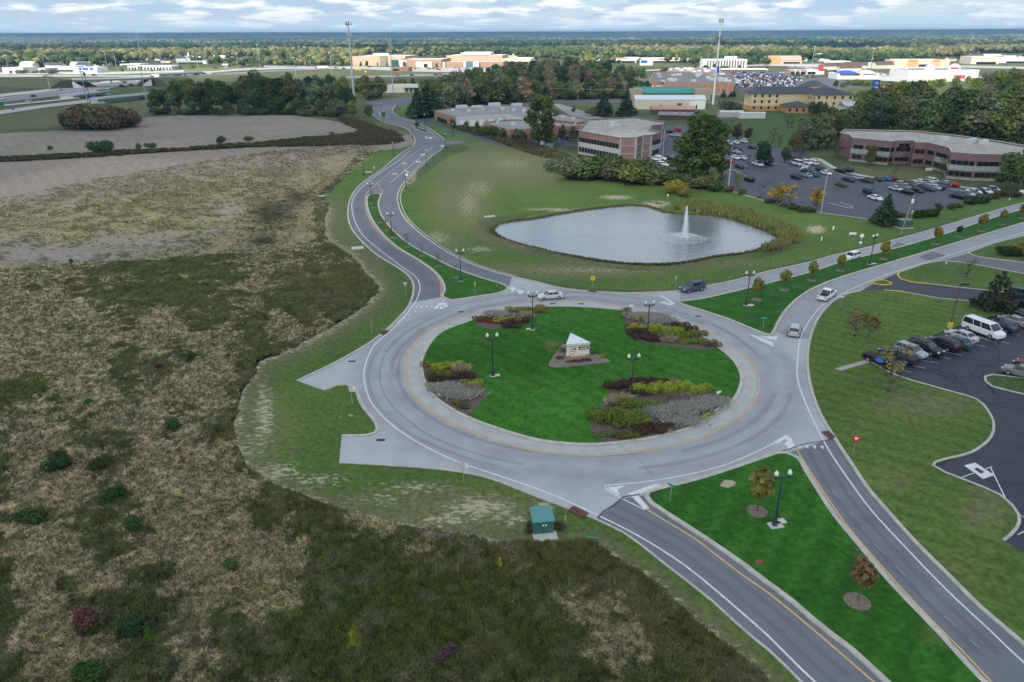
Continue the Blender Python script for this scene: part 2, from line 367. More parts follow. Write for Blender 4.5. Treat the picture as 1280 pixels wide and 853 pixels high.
# bare soil and straw showing through thin turf where the map says so
t = gl.node_tree; b = t.nodes['Principled BSDF']; src = b.inputs['Base Color'].links[0].from_socket; at = [n for n in t.nodes if n.type == 'ATTRIBUTE'][0]; gp = N(t, 'ShaderNodeNewGeometry'); mp = N(t, 'ShaderNodeMapping'); mp.inputs['Scale'].default_value = (.6, 1.15, 1); mp.inputs['Rotation'].default_value = (0, 0, .5); nz = N(t, 'ShaderNodeTexNoise'); nz.inputs['Scale'].default_value = 1.7; nz.inputs['Detail'].default_value = 8; nz.inputs['Roughness'].default_value = .7
t.links.new(gp.outputs['Position'], mp.inputs[0]); t.links.new(mp.outputs[0], nz.inputs['Vector']); sb = N(t, 'ShaderNodeMath', operation='MULTIPLY_ADD'); sb.inputs[1].default_value = -1.6; t.links.new(nz.outputs[0], sb.inputs[0]); al9 = N(t, 'ShaderNodeMath', operation='MULTIPLY'); al9.inputs[1].default_value = .93; t.links.new(at.outputs['Alpha'], al9.inputs[0]); t.links.new(al9.outputs[0], sb.inputs[2])
mr = N(t, 'ShaderNodeMapRange'); mr.inputs['From Min'].default_value = -.16; mr.inputs['From Max'].default_value = -.02; mr.inputs['To Max'].default_value = .85; t.links.new(sb.outputs[0], mr.inputs[0]); mm = N(t, 'ShaderNodeMixRGB'); mm.inputs[2].default_value = (.42, .36, .25, 1); t.links.new(mr.outputs[0], mm.inputs[0]); t.links.new(src, mm.inputs[1]); t.links.new(mm.outputs[0], b.inputs['Base Color'])
LAWNW = [(560,168),(500,186),(474,188),(452,200),(430,222),(407,248),(405,290),(411,303),(440,322),(456,341),(473,361),(458,380),(427,402),(393,421),(361,437),(325,452),(303,490),(292,530),(296,556),(310,585),(346,608),(397,626),(437,643),(480,653),(536,662),(582,671),(640,682),(677,681),(711,681),(742,678),(772,699),(800,716),(825,735),(850,756),(874,781),(902,803),(933,824),(955,850),(985,890),(1010,890),(1030,880),(960,800),(900,740),(830,690),(745,635),(650,590),(560,560),(500,520),(480,450),(520,380),(500,320),(460,280),(470,230),(520,190)]
c1 = dens(.55, 2.5, .0058)
lw = sheet('verge_lawn', [G(*p) for p in LAWNW], .012, gl, lawncol((.072, .128, .030),
    dirt=[(330,520,26,90,.80),(310,560,30,60,.7),(345,590,60,26,.80),(300,520,10,50,.8),(440,520,36,5,.75),(400,470,60,14,.5),(400,440,30,12,.5),(520,610,110,16,.75),(600,635,90,28,.84),(470,625,100,20,.7),(640,650,40,22,.78),(680,632,26,9,.9),(400,600,90,26,.72),(560,650,90,14,.8),(350,500,60,40,.5),(930,785,10,5,.6),(880,762,8,4,.8)],
    dry=[(470,340,14,30),(450,300,30,60,.7),(560,640,200,50,.9),(340,540,60,80,.8),(900,790,60,50,.7)], fade=[lp for i in range(13, len(MEADOW_W)-3) for k in range(6) for lp in [(MEADOW_W[i][0]*(1-k/6)+MEADOW_W[i+1][0]*k/6, MEADOW_W[i][1]*(1-k/6)+MEADOW_W[i+1][1]*k/6)]]), cell=c1)
tag(lw, kind='structure')
LAWNN = [(500,128),(494,140),(520,153),(540,160),(556,172),(590,186),(560,196),(500,240),(500,262),(520,285),(577,322),(640,344),(740,362),(815,362),(880,356),(960,337),(1042,318),(1120,297),(1210,271),(1290,257),(1420,235),(1290,236),(1230,240),(1190,252),(1145,266),(1100,276),(1060,272),(1010,265),(940,245),(900,228),(870,215),(800,215),(720,200),(660,180),(600,168),(560,155),(530,140),(515,130)]
ln = sheet('pond_lawn', [G(*p) for p in LAWNN], .012, gl, lawncol((.082, .142, .036),
    dirt=[(545,300,34,22,.80),(600,312,36,8,.8),(585,255,26,40,.74),(740,338,180,9,.72),(770,247,40,6,.9),(690,262,70,4,.85),(820,255,36,8,.9),(730,212,120,16,.72),(1020,287,22,10,.95),(640,205,60,16,.70),(600,235,40,24,.72)],
    dry=[(650,205,130,36,1.3),(740,205,160,30,1.2),(575,250,60,60,1.1),(560,300,40,30,.9),(720,338,180,12,1.1),(900,330,120,10,.8),(690,192,60,14,1.6)]), cell=dens(.8, 3.5, .0062))
def basin(X, Y):
    return 0
tag(ln, kind='structure')
# cut the pond out of the lawn by pushing the lawn below water inside its outline
W = [G(*p) for p in POND]; pw = [(p.x, p.y) for p in spline(W, 3, True)]
me = ln.data; co = np.empty(len(me.vertices)*3, np.float32); me.vertices.foreach_get('co', co); co = co.reshape(-1, 3)
ins = inpoly(co[:, 0], co[:, 1], pw)
pa = np.array(pw); dmin = np.full(len(co), 1e9)
for q in pa: dmin = np.minimum(dmin, np.hypot(co[:, 0]-q[0], co[:, 1]-q[1]))
co[:, 2] = np.where(ins, -.5-np.minimum(dmin, 6)*.25, co[:, 2]-.38*np.clip(1-dmin/6, 0, 1)**1.5)
me.vertices.foreach_set('co', co.ravel()); smooth(me)
water = bpy.data.materials.new('pond_water'); water.use_nodes = True; t = water.node_tree; b = t.nodes['Principled BSDF']
b.inputs['Base Color'].default_value = (.16, .185, .20, 1); b.inputs['Roughness'].default_value = .07; b.inputs['IOR'].default_value = 2.5; b.inputs['Specular IOR Level'].default_value = .8
g_ = N(t, 'ShaderNodeNewGeometry'); nn = N(t, 'ShaderNodeTexNoise'); nn.inputs['Scale'].default_value = 1.1; nn.inputs['Detail'].default_value = 6; mp = N(t, 'ShaderNodeMapping'); mp.inputs['Scale'].default_value = (.8, 1.6, 1); mp.inputs['Rotation'].default_value = (0, 0, .4)
wn = N(t, 'ShaderNodeTexNoise'); wn.inputs['Scale'].default_value = .06; wn.inputs['Detail'].default_value = 4; t.links.new(g_.outputs['Position'], wn.inputs['Vector']); wr = N(t, 'ShaderNodeMapRange'); wr.inputs['From Min'].default_value = .42; wr.inputs['From Max'].default_value = .6; wr.inputs['To Min'].default_value = .03; wr.inputs['To Max'].default_value = .22; t.links.new(wn.outputs[0], wr.inputs[0]); t.links.new(wr.outputs[0], b.inputs['Roughness'])
t.links.new(g_.outputs['Position'], mp.inputs[0]); t.links.new(mp.outputs[0], nn.inputs['Vector'])
bp = N(t, 'ShaderNodeBump'); bp.inputs['Strength'].default_value = .6; bp.inputs['Distance'].default_value = .12; t.links.new(nn.outputs[0], bp.inputs['Height']); t.links.new(bp.outputs[0], b.inputs['Normal'])
pond = sheet('water', [Vector((p[0], p[1])) for p in [(a*1.0, b_) for a, b_ in pw]], -.3, water); tag(pond, kind='structure')
LAWNE = [(1011,465),(1017,495),(1042,547),(1085,612),(1145,680),(1225,760),(1280,807),(1330,845),(1400,800),(1330,720),(1275,690),(1254,677),(1270,662),(1272,645),(1250,620),(1205,601),(1166,583),(1215,566),(1238,548),(1241,535),(1238,520),(1220,500),(1180,488),(1120,470),(1092,456),(1082,450),(1130,435),(1180,415),(1222,401),(1250,394),(1270,391),(1262,385),(1210,377),(1175,374),(1135,367),(1110,364),(1077,364),(1060,368.5),(1043,378),(1028,393),(1016,416),(1010.5,447)]
le = sheet('corner_lawn', [G(*p) for p in LAWNE], .13, gl, lawncol((.080, .132, .032), dirt=[(1145,593,10,5,.7),(1256,650,8,18,.65),(1268,680,10,8,.6)], dry=[(1150,510,110,30,.85),(1120,600,60,30,.7),(1230,640,50,50,.9),(1240,420,60,30,.5),(1200,720,80,60,.6)], stripe=(.9, .12, 2.6)), cell=c1); tag(le, kind='structure')
for nm, pl in (('entrance_lawn', [(1122,342),(1127,350),(1140,354),(1160,356),(1192,360),(1220,363),(1300,371),(1300,345),(1280,343),(1242,336),(1210,330),(1180,327),(1160,330),(1135,338)]), ('corner_bank_lawn', [(1212,316),(1220,321.5),(1247,325),(1280,329),(1340,336),(1340,285),(1280,296),(1242,305)])):
    tag(sheet(nm, [G(*p) for p in pl], .13, gl, lawncol((.080, .132, .032), dry=[(1260,325,30,5,.7)], stripe=(.9, .05, 4.2)), cell=c1), kind='structure')
LOTGRASS = [(905,160),(930,150),(960,140),(1010,140),(1000,165),(1040,180),(1000,190),(940,183),(925,176),(905,172)]
tag(sheet('back_lawn', [G(*p) for p in LOTGRASS], .02, gl, lawncol((.065, .12, .03), dry=[(960,170,60,10,.5)], stripe=(.3, .05, 9)), cell=lambda D: 4), kind='structure')
# ------------------------------------------------------------ carriageways
conc = mat('worn_concrete', (.35, .362, .385), .85, noise=.11, scale=.25, spec=.2, detail=12)
t = conc.node_tree; b = t.nodes['Principled BSDF']; src = b.inputs['Base Color'].links[0].from_socket; gp = N(t, 'ShaderNodeNewGeometry'); ds = N(t, 'ShaderNodeVectorMath', operation='DISTANCE'); ds.inputs[1].default_value = (9.7, 98, 0); t.links.new(gp.outputs['Position'], ds.inputs[0])
nz = N(t, 'ShaderNodeTexNoise'); nz.inputs['Scale'].default_value = .12; nz.inputs['Detail'].default_value = 5; t.links.new(gp.outputs['Position'], nz.inputs['Vector']); wv = N(t, 'ShaderNodeMath', operation='MULTIPLY_ADD'); wv.inputs[1].default_value = 5; t.links.new(nz.outputs[0], wv.inputs[0]); t.links.new(ds.outputs['Value'], wv.inputs[2])
cm9 = N(t, 'ShaderNodeMapRange'); cm9.inputs['From Min'].default_value = 20; cm9.inputs['From Max'].default_value = 45; t.links.new(wv.outputs[0], cm9.inputs[0]); rp = N(t, 'ShaderNodeValToRGB'); e = rp.color_ramp.elements; e[0].position = .28; e[0].color = (1.06,)*3+(1,); e[1].position = .72; e[1].color = (1.08,)*3+(1,)
for ps_, v_9 in ((.34, .90), (.40, .80), (.47, .95), (.54, .82), (.62, .97)): q = e.new(ps_); q.color = (v_9, v_9, v_9, 1)
t.links.new(cm9.outputs[0], rp.inputs[0]); mm = N(t, 'ShaderNodeMixRGB', blend_type='MULTIPLY'); mm.inputs[0].default_value = 1; t.links.new(src, mm.inputs[1]); t.links.new(rp.outputs[0], mm.inputs[2]); t.links.new(mm.outputs[0], b.inputs['Base Color'])
aspl = mat('aged_asphalt', (.152, .163, .19), .85, noise=.16, scale=.2, spec=.2, detail=12)
aspe = mat('grey_asphalt', (.29, .30, .32), .85, noise=.12, scale=.3, spec=.2, detail=10)
aspn = mat('fresh_asphalt', (.026, .031, .045), .6, noise=.25, scale=.3, spec=.35, detail=10)
aspd = mat('parking_asphalt', (.072, .080, .105), .75, noise=.22, scale=.12, spec=.3, detail=10)
patchm = mat('patch_asphalt', (.15, .15, .16), .8, noise=.15, scale=.6)
kerbm = mat('kerb_concrete', (.42, .40, .36), .9, noise=.2, scale=1.2)
whitep = mat('white_road_paint', (.60, .60, .60), .7, noise=.22, scale=2.5)
yelp = mat('yellow_road_paint', (.55, .37, .17), .7, noise=.18, scale=2.5)
KA1 = [(467,135),(465,142),(480,153),(505,160),(517,170),(519,177),(516,183),(509,187),(495,197),(480,210),(470,217),(450,232),(440,245),(435,262),(436,277),(442,290),(455,305),(475,322),(500,337),(512,347),(517,357),(516,370),(510,385),(497,400),(480,416),(460,431),(420,454),(372,477)]
KA2 = [(410,487),(420,482.5),(433,481),(443,485),(451,505),(460,517),(470,530),(472,537),(469,542),(459,545),(427,546)]
KA3 = [(424,579),(480,582),(525,585),(557,588),(607,597),(640,609),(672,622),(712,637),(745,650),(780,667),(800,681),(830,705),(865,732),(890,752),(915,775),(940,797),(960,813),(1000,852),(1060,915)]
KSM = [(808,622),(811,616),(830,611),(870,601),(915,587),(955,573),(970,568),(983,567.5),(997,574),(1007,590),(1020,611),(1042,645),(1075,685),(1110,727),(1147,766),(1175,795),(1190,812),(1225,850),(1280,910),(1170,910),(1112,858),(1062,812),(1042,797),(1017,777),(992,755),(960,731),(922,702),(890,680),(855,657),(830,641),(814,630)]
KR = [(1077,364),(1060,368),(1042,377),(1027,392),(1015,415),(1009,447),(1010,467),(1016,495),(1027,522),(1042,547),(1065,582),(1085,612),(1110,641),(1145,680),(1185,720),(1225,760),(1260,790),(1280,807),(1360,875)]
KEM = [(848,378),(852,381),(880,390),(910,400),(937,411),(955,418),(964,419.5),(968,414),(973,403),(983,388),(1000,372),(1025,357.5),(1060,345),(1110,330),(1160,315),(1210,300),(1280,279),(1400,244),(1400,233),(1280,262),(1235,275),(1185,292),(1135,307),(1085,320),(1047,330),(1010,342),(960,355),(915,366),(880,374),(858,377)]
KN = [(1400,226),(1280,254),(1210,274),(1160,289),(1120,300),(1085,310),(1042,320),(1010,329),(960,340),(915,352),(880,359),(852,364),(815,366.5),(775,367),(740,365),(702,361),(665,352),(640,346.5),(607,337),(577,325),(550,310),(525,292),(507,275),(499,260),(497,245),(504,230),(517,215),(537,198),(553,186),(557,182)]
KN2 = [(557,176),(550,170),(537,161),(517,152),(497,145),(491,139),(495,132)]
KNM = [(466,243),(460,246),(459,257),(465,275),(480,295),(500,312),(525,327),(545,342),(554,355),(555.5,365),(553,372),(562,376),(595,372),(625,367),(635,362),(630,357),(607,350),(570,337),(540,322),(510,305),(490,287),(477,270),(473,255),(474,243)]
KER = [(1124,341),(1135,337.5),(1160,329.5),(1178,326.5),(1210,330),(1242,336),(1280,343),(1300,346)]
KB = [(1340,337),(1280,329),(1247,325),(1220,321),(1211,317),(1220,313),(1242,305),(1280,295),(1400,262)]
ISL = spline([G(*p) for p in [(526,455),(532,482),(545,499),(560,510),(582,522),(607,532),(640,543),(670,551),(702,555.5),(745,557),(790,552.5),(827,546),(865,535),(902,514),(920,497),(927,477),(925,465),(917,452),(900,437),(862,412),(820,397),(777,389),(740,385.5),(700,384),(660,386),(622,392),(585,403),(552,416),(537,431),(529,446)]], 1, True)
def wp(pts, step=1.2, closed=False): return spline([G(*p) for p in pts], step, closed)
def w2(pts): return [G(*p) for p in pts]
a1 = wp(KA1); a3 = wp(KA3); kn = wp(KN); kr = wp(KR); ksm = wp(KSM, closed=True); kem = wp(KEM, closed=True); knm = wp(KNM, closed=True)
Z = lambda L_: [(p.x, p.y) for p in L_]
def near(L_, px, py): q = G(px, py); return min(range(len(L_)), key=lambda i: (L_[i]-q).length)
def road(name, poly, z, m): return tag(sheet(name, [Vector((p[0], p[1])) for p in poly], z, m), kind='structure')
# asphalt approaches (below), concrete ring on top
i0 = near(a1, 513, 378); j0 = near(kn, 640, 347)
road('north_road', Z(a1[:i0+1])+Z(w2([(520,384),(600,372),(640,362)]))+Z(kn[j0:])+Z(w2([(582,179),(582,177)]))+Z(wp(KN2)), .050, aspl)
i1 = near(a3, 742, 649)
road('south_road', Z(w2([(742,649),(780,622),(815,612)]))+Z(w2([(838,641),(898,680),(968,729),(1026,777),(1072,812),(1125,860),(1190,915)]))+Z(a3[::-1][:len(a3)-i1]), .050, aspl)
i2 = near(kr, 1042, 547)
road('east_exit_road', Z(w2([(975,585),(980,560),(1042,547)]))+Z(kr[i2:])+Z(w2([(1260,900),(1180,812),(1100,727),(1030,645)])), .050, aspl)
i3 = near(kr, 1012, 427)
road('east_road', Z(kr[:i3])+Z(w2([(1000,460),(950,420),(880,387),(853,380),(846,377),(846,363)]))+Z(kn[:near(kn, 852, 364)+1][::-1])+Z(w2([(1400,262),(1280,295),(1242,305),(1211,317),(1178,326.5),(1160,329.5),(1135,337.5),(1124,341),(1090,356)])), .056, aspe)
ring = Z(a1[i0:])+Z(w2([(406,489)]))+Z(wp(KA2))+Z(w2([(427,546)]))+Z(a3[:i1+1])+Z(w2([(780,624),(808,620)]))+Z(wp([(811,616),(830,611),(870,601),(915,587),(955,573),(970,568),(983,567.5)]))+Z(w2([(1005,561),(1042,547)]))+Z(kr[i3:i2][::-1])+Z(w2([(985,423),(968,414),(964,419.5)]))+Z(wp([(955,418),(937,411),(910,400),(880,390),(852,381)]))+Z(w2([(848,378),(852,364)]))+Z(kn[near(kn, 852, 364):j0+1])+Z(w2([(635,362)]))+Z(wp([(625,367),(595,372),(562,376),(553,372)]))
road('roundabout_road', ring, .070, conc)
for nm, pl in (('old_asphalt_patch', [(1112,311),(1122,303),(1140,308),(1133,316)]), ('old_asphalt_patch', [(1148,322),(1166,315),(1182,320),(1166,328)])):
    road(nm, [ (G(*p).x, G(*p).y) for p in pl], .066, patchm)
# inner apron ring of the roundabout (paler)
aprm = mat('apron_concrete', (.385, .385, .385), .85, noise=.12, scale=.5)
# car parks, driveways
KP = [(1254,677),(1270,662),(1273,645),(1250,620),(1205,601),(1166,583),(1215,566),(1238,548),(1242,533),(1238,520),(1220,500),(1180,488),(1120,470),(1088,453)]
PARK = Z(w2([(1330,720),(1275,690)]))+Z(wp(KP))+Z(w2([(1085,450),(1130,433),(1180,413),(1222,399),(1245,390),(1262,385),(1300,375),(1400,380),(1600,420),(1600,760)]))
DRIVE = w2([(1077,364),(1089,358),(1104,350),(1122,342),(1127,350),(1140,354),(1160,356),(1192,360),(1220,363),(1300,371),(1400,384),(1300,400),(1265,386),(1210,377),(1175,374),(1135,367),(1110,364)])
road('car_park_surface', PARK, .040, aspn); road('driveway', Z(DRIVE), .044, aspn)
road('side_street', Z(w2([(1178,326.5),(1211,317),(1220,321),(1247,325),(1280,329),(1340,337),(1340,351),(1280,343),(1242,336),(1210,330)])), .047, patchm)
LOT = [(880,205),(893,178),(905,170),(925,176),(940,180),(975,184),(1008,192),(1045,216),(1120,228),(1200,234),(1250,240),(1300,246),(1240,247),(1205,250),(1160,266),(1100,276),(1060,271),(1010,264),(960,250),(925,240),(898,232)]
road('office_car_park_surface', Z(w2(LOT)), .030, aspd)
road('rear_car_park_surface', Z(w2([(640,185),(720,183),(735,190),(810,195),(840,215),(900,222),(900,160),(850,155),(830,158),(830,170),(810,200),(760,196),(700,172),(640,172),(580,168),(565,163),(545,155),(540,150),(515,146),(516,150),(545,158),(580,170)])), .022, aspd)
road('cross_street', Z(w2([(456,128),(500,122),(540,121.5),(700,124.5),(900,126),(1000,129),(1200,140),(1200,144),(1000,133),(900,130),(700,128.5),(560,127.5),(505,131),(490,134),(470,134)])), .03, mat('street_asphalt', (.10,.105,.13), .8, noise=.1, scale=.1))
road('service_road', Z(w2([(690,130),(700,130),(735,141),(760,150),(720,150)])), .034, mat('pale_drive', (.26,.26,.26), .9))
# ------------------------------------------------------------ kerbs
kb = MB()
for W_, c_ in ((a1, 0), (wp(KA2), 0), (kn, 0), (wp(KN2), 0), (kr, 0), (wp(KER[:4]), 0), (wp(KER[3:]), 0), (wp(KB), 0)): strip(W_, .42, 0, .19, mb=kb)
strip(a3, .22, 0, .12, mb=kb)
tag(kb.build('kerb', kerbm), kind='structure')
for nm, W_ in (('roundabout_island_kerb', ISL), ('south_median_kerb', ksm), ('east_median_kerb', kem), ('north_median_kerb', knm)):
    tag(strip(W_, .5, .04, .23, closed=True).build(nm, kerbm), kind='structure')
tag(strip(ISL, 1.9, .074, None, True, off=-1.1).build('roundabout_gutter', aprm), kind='structure')
kb = MB()
for pl in (KP,): strip(wp(pl), .3, 0, .18, mb=kb)
for pl, cl in (([(1400,500),(1280,494),(1255,488),(1240,484),(1232,478),(1231,472),(1240,469.5),(1255,471),(1280,474),(1400,486)], 0), ([(935,222),(915,213),(903,212)], 0), ([(1035,254),(1065,261),(1064,258),(1050,254)], 0), ([(965,240),(995,247),(997,249),(990,247)], 0), ([(925,210),(955,204),(985,207)], 0)): strip(wp(pl), .3, 0, .18, mb=kb)
strip(wp([(1025,205),(1060,221),(1120,230),(1250,243)]), .3, 0, .16, mb=kb); strip(wp([(898,233),(930,244),(1000,262),(1060,271),(1098,276)]), .3, 0, .16, mb=kb)
tag(kb.build('car_park_kerb', kerbm), kind='structure')
tag(strip(wp([(1003,213),(1010,205),(1020,198),(1045,211),(1075,219),(1120,226),(1160,229),(1250,240)]), 2.2, .045).build('path', mat('pale_path', (.46,.43,.38), .9, noise=.1)), kind='structure')
yk = mat('yellow_kerb_paint', (.55, .42, .08), .7, noise=.2, scale=2)
kb = MB(); strip(wp([(1124,341),(1122,344),(1127,350),(1140,353.5),(1160,355.5)]), .35, 0, .2, mb=kb); strip(wp([(1089,354.5),(1104,351),(1114,354.5),(1113,356.5),(1100,357)], closed=True), .35, 0, .2, closed=True, mb=kb); strip(w2([(1105,363.7),(1125,365),(1135,367)]), .3, 0, .2, mb=kb)
tag(kb.build('yellow_kerb', yk), kind='structure')
kb = MB(); strip(wp([(1160,355.5),(1192,359.5),(1220,362.5),(1300,371)]), .3, 0, .19, mb=kb); strip(w2([(1135,367),(1175,374),(1210,377),(1265,385)]), .3, 0, .19, mb=kb); tag(kb.build('driveway_kerb', kerbm), kind='structure')
tag(sheet('driveway_island_lawn', wp([(1089,354.5),(1104,351),(1114,354.5),(1113,356.5),(1100,357)], closed=True), .17, gl, lawncol((.09, .11, .04))), kind='structure')
# ------------------------------------------------------------ raised islands
isl = tag(sheet('island_lawn', ISL, .20, gl, lawncol((.034, .118, .013), dry=[(690,432,14,12,.8),(842,477,16,3,.9),(600,425,14,6,.5),(760,400,30,8,.45)], stripe=(.75, .10, 2.6), amt=.42), cell=dens(.5, 2, .0055)), kind='structure')
tag(sheet('south_median_lawn', ksm, .20, gl, lawncol((.030, .105, .013), dirt=[(909,607,11,6,1.5)], dry=[(1080,690,20,40,.6),(1170,790,30,30,.6)], stripe=(-.6, .14, 2.8), amt=.3), cell=c1), kind='structure')
tag(sheet('east_median_lawn', kem, .20, gl, lawncol((.030, .10, .014), stripe=(1.3, .08, 5)), cell=c1), kind='structure')
tag(sheet('north_median_lawn', knm, .20, gl, lawncol((.036, .11, .017)), cell=c1), kind='structure')
tag(sheet('lot_island_lawn', wp([(1400,500),(1280,494),(1255,488),(1240,484),(1232,478),(1231,472),(1240,469.5),(1255,471),(1280,474),(1400,486)]), .15, gl, lawncol((.06, .1, .03)), cell=c1), kind='structure')
for nm, pl in (('far_median_lawn', [(476,144),(478,140),(481,140),(483,144),(482,147),(479,146.5)]), ('far_median_lawn', [(517,159),(522,160),(535,164.5),(534,166),(528,165)])):
    W_ = wp(pl, .6, True); tag(sheet(nm, W_, .18, gl, lawncol((.035, .09, .02))), kind='structure'); tag(strip(W_, .4, .04, .2, closed=True).build('far_median_kerb', kerbm), kind='structure')
# ------------------------------------------------------------ road markings
wm = MB(); ym = MB(); ZM = .084
def off(L_, d):
    o = []
    for i, p in enumerate(L_):
        a = L_[max(0, i-1)]; b = L_[min(len(L_)-1, i+1)]; q = Vector((b.x-a.x, b.y-a.y, 0)).normalized(); o.append(p+Vector((-q.y, q.x, 0))*d)
    return o
strip(ISL, .22, ZM+.008, None, True, ym, off=-2.35)
WL = wp([(513,188),(500,200),(470,220),(450,237),(441,250),(440,262),(445,280),(455,296),(480,317),(505,336),(520,347),(525,358),(523,370),(518,380),(505,397),(488,415),(470,430),(460,447),(455,468),(457,485),(465,505),(490,532),(530,558),(572,578),(607,590),(640,601),(690,619),(745,644),(800,672),(855,707),(890,735),(925,765),(960,796),(1000,836),(1018,853),(1050,890)])
strip(WL, .2, ZM, None, False, wm)
WL2 = wp([(1400,258),(1280,291),(1230,306),(1185,320),(1120,340),(1080,355),(1047,371.5),(1025,385),(1006,411),(1000,425),(997,450),(997,475),(1007,505),(1022,537),(1035,562),(1060,599.5),(1090,640),(1122,675),(1160,715),(1197,752),(1235,787),(1265,816),(1330,875)])
strip(WL2, .2, ZM, None, False, wm)
strip(wp([(1340,256),(1280,273.5),(1200,298),(1140,316),(1090,331),(1050,344),(1020,355),(995,371),(978,390),(970,403)]), .2, ZM, None, False, ym)
strip(wp([(993,558),(1006,580),(1019,600),(1040,632),(1065,666),(1095,701),(1130,740),(1165,777),(1200,812),(1240,855),(1280,900)], 1), .2, ZM, None, False, ym)
strip(wp([(806,636),(830,651),(865,672),(902,700),(927,719),(960,742),(990,766),(1015,787),(1044,812),(1090,852),(1130,888)]), .2, ZM, None, False, ym)
strip(off(kn[near(kn, 640, 347):near(kn, 537, 200)], -.9), .18, ZM, None, False, wm)
strip(wp([(630,360),(600,351),(562,338),(530,322),(500,302),(485,285),(475,268),(474,250),(478,240),(472,230)]), .2, ZM, None, False, ym)
strip(wp([(551,371),(551,355),(543,342),(520,325),(495,310),(474,292),(462,275),(457,258),(458,243),(472,229),(492,212),(510,198),(530,183.5)]), .2, ZM, None, False, ym)
strip(wp([(488,229),(508,212),(542,183)]), .18, ZM, None, False, wm)
for (a, b) in (((557,182),(537,199)), ((537,199),(504,231))): pass
strip(wp([(533,163),(540,167),(546,175)]), .25, ZM, None, False, ym); strip(wp([(490,152),(505,155),(520,161)]), .2, ZM, None, False, ym)
strip(w2([(475,146),(474,140),(480,134)]), .2, ZM, None, False, ym); strip(w2([(484,146),(488,149),(478,149)]), .2, ZM, None, False, ym)
def quad(mb, pts, z=ZM+.004): mb.add([G(p[0], p[1], z) for p in pts], [list(range(len(pts)))[::-1]])
# turn arrows on the north road, seen as small hooked marks
for (x, y) in ((529,194),(523,203),(509,215.5),(494,218),(506,205)): 
    quad(wm, [(x-3,y-.6),(x-1,y-1.4),(x+2,y-1.2),(x+2.6,y+.4),(x+1,y+.2),(x-.5,y-.4),(x-3,y+.2)]); quad(wm, [(x-3.4,y-1),(x-2,y-1.4),(x-2.4,y+.6),(x-3.4,y+.4)])
quad(wm, [(532,170),(533.5,170),(533.5,174),(532,174)]); quad(wm, [(536,171.7),(541,171.7),(540,173.6),(535.5,173.6)])
# yield teeth and chevrons
for k in range(4): x = 519+k*6.2; quad(wm, [(x,384.5),(x+4,384.7),(x+2.2,381.8)])
quad(wm, [(542,386),(548,379),(558,379),(560,384),(556,384.5),(554,381.5),(549.5,382),(547,386.5)])
quad(wm, [(549,385),(553,383),(556,385.5),(551,387)])
for k in range(4): x = 996+k*9.4; quad(wm, [(x,556.5+k*.4),(x+5.5,556.2+k*.4),(x+5,561+k*.4)])
for k in range(5): quad(wm, [(497+k*7,403-k*4.2),(499.5+k*7,402-k*4.2),(499+k*7,400.8-k*4.2),(496.8+k*7,401.8-k*4.2)])
quad(wm, [(968,552),(982,544),(989,548),(993,556),(991,560),(984,561.5),(985,558),(980,555),(985,550.5),(981,549),(972,555)])
quad(wm, [(760,609.5),(783,606.5),(772,612),(775,620),(762,613)]); quad(wm, [(785,617),(822,604),(827,607.5),(797,618.5),(812,635.5),(806,637)])
strip(wp([(806,638),(775,623),(758,613),(756,608),(770,606.5),(800,604),(850,596),(900,584),(940,568),(965,556),(985,545)]), .16, ZM, None, False, wm)
strip(w2([(556,373),(550,386)]), .14, ZM, None, False, wm)
quad(wm, [(640,358),(645,360),(642,365),(638,366),(640,363),(636,361)]); quad(wm, [(644,362),(654,363),(655,366),(650,368.5),(648,366)])
quad(wm, [(824,369),(826,369),(844,379),(840,380)]); quad(wm, [(823,378),(832,376.5),(834,379),(845,379.5),(838,382)])
quad(wm, [(935,417),(952,422.5),(966,428),(967.5,434),(950,426)]); quad(wm, [(948,420.5),(972,420.5),(971,425),(960,424)])
fm9 = MB()
for x1, y1, x2, y2 in ((1039,612,1047,623),(1062,641,1066,646),(1078,660,1081,664),(1092,680,1106,694),(1119,707,1131,721),(1149,740,1160,751),(1180,771,1194,784),(1212,800,1224,811),(974,470,975,480),(980,500,984,510),(993,527,998,536)): strip(w2([(x1,y1),(x2,y2)]), .06, ZM, None, False, fm9)
tag(wm.build('white_road_markings', whitep), kind='structure'); tag(fm9.build('faded_lane_dashes', mat('faded_paint', (.36,.37,.39), .8)), kind='structure'); tag(ym.build('yellow_road_markings', yelp), kind='structure')
# sealed joints, cracks and drains
jm = MB(); seal = mat('bitumen_seal', (.085, .09, .105), .7)
strip(w2([(747,648),(755,640),(765,634),(780,622),(800,619)]), .24, ZM+.006, None, False, jm)
strip(w2([(975,566),(1005,556),(1040,550)]), .18, ZM+.006, None, False, jm)
rr = random.Random(3)
def crack(x, y, a, n, L0, w_=.07, z=ZM+.006, d=2):
    p = G(x, y); pts = [p]
    for k in range(n):
        a += rr.uniform(-.5, .5); p = p+Vector((cos(a), sin(a), 0))*L0*rr.uniform(.6, 1.3); pts.append(p)
        if d and rr.random() < .22: _crack(p, a+rr.choice((-1, 1))*rr.uniform(.5, 1.2), n//2, L0, w_*.8, z, d-1)
    strip(pts, w_, z, None, False, jm)
def _crack(p, a, n, L0, w_, z, d):
    pts = [p]
    for k in range(n):
        a += rr.uniform(-.5, .5); p = p+Vector((cos(a), sin(a), 0))*L0*rr.uniform(.6, 1.3); pts.append(p)
    strip(pts, w_, z, None, False, jm)
strip(wp([(773,556),(778,561),(790,568),(805,582),(818,598)]), .035, ZM+.006, None, False, jm)
crack2 = MB(); jm2 = jm
tag(jm.build('road_joints', seal), kind='structure')
jm = MB(); rr = random.Random(11)
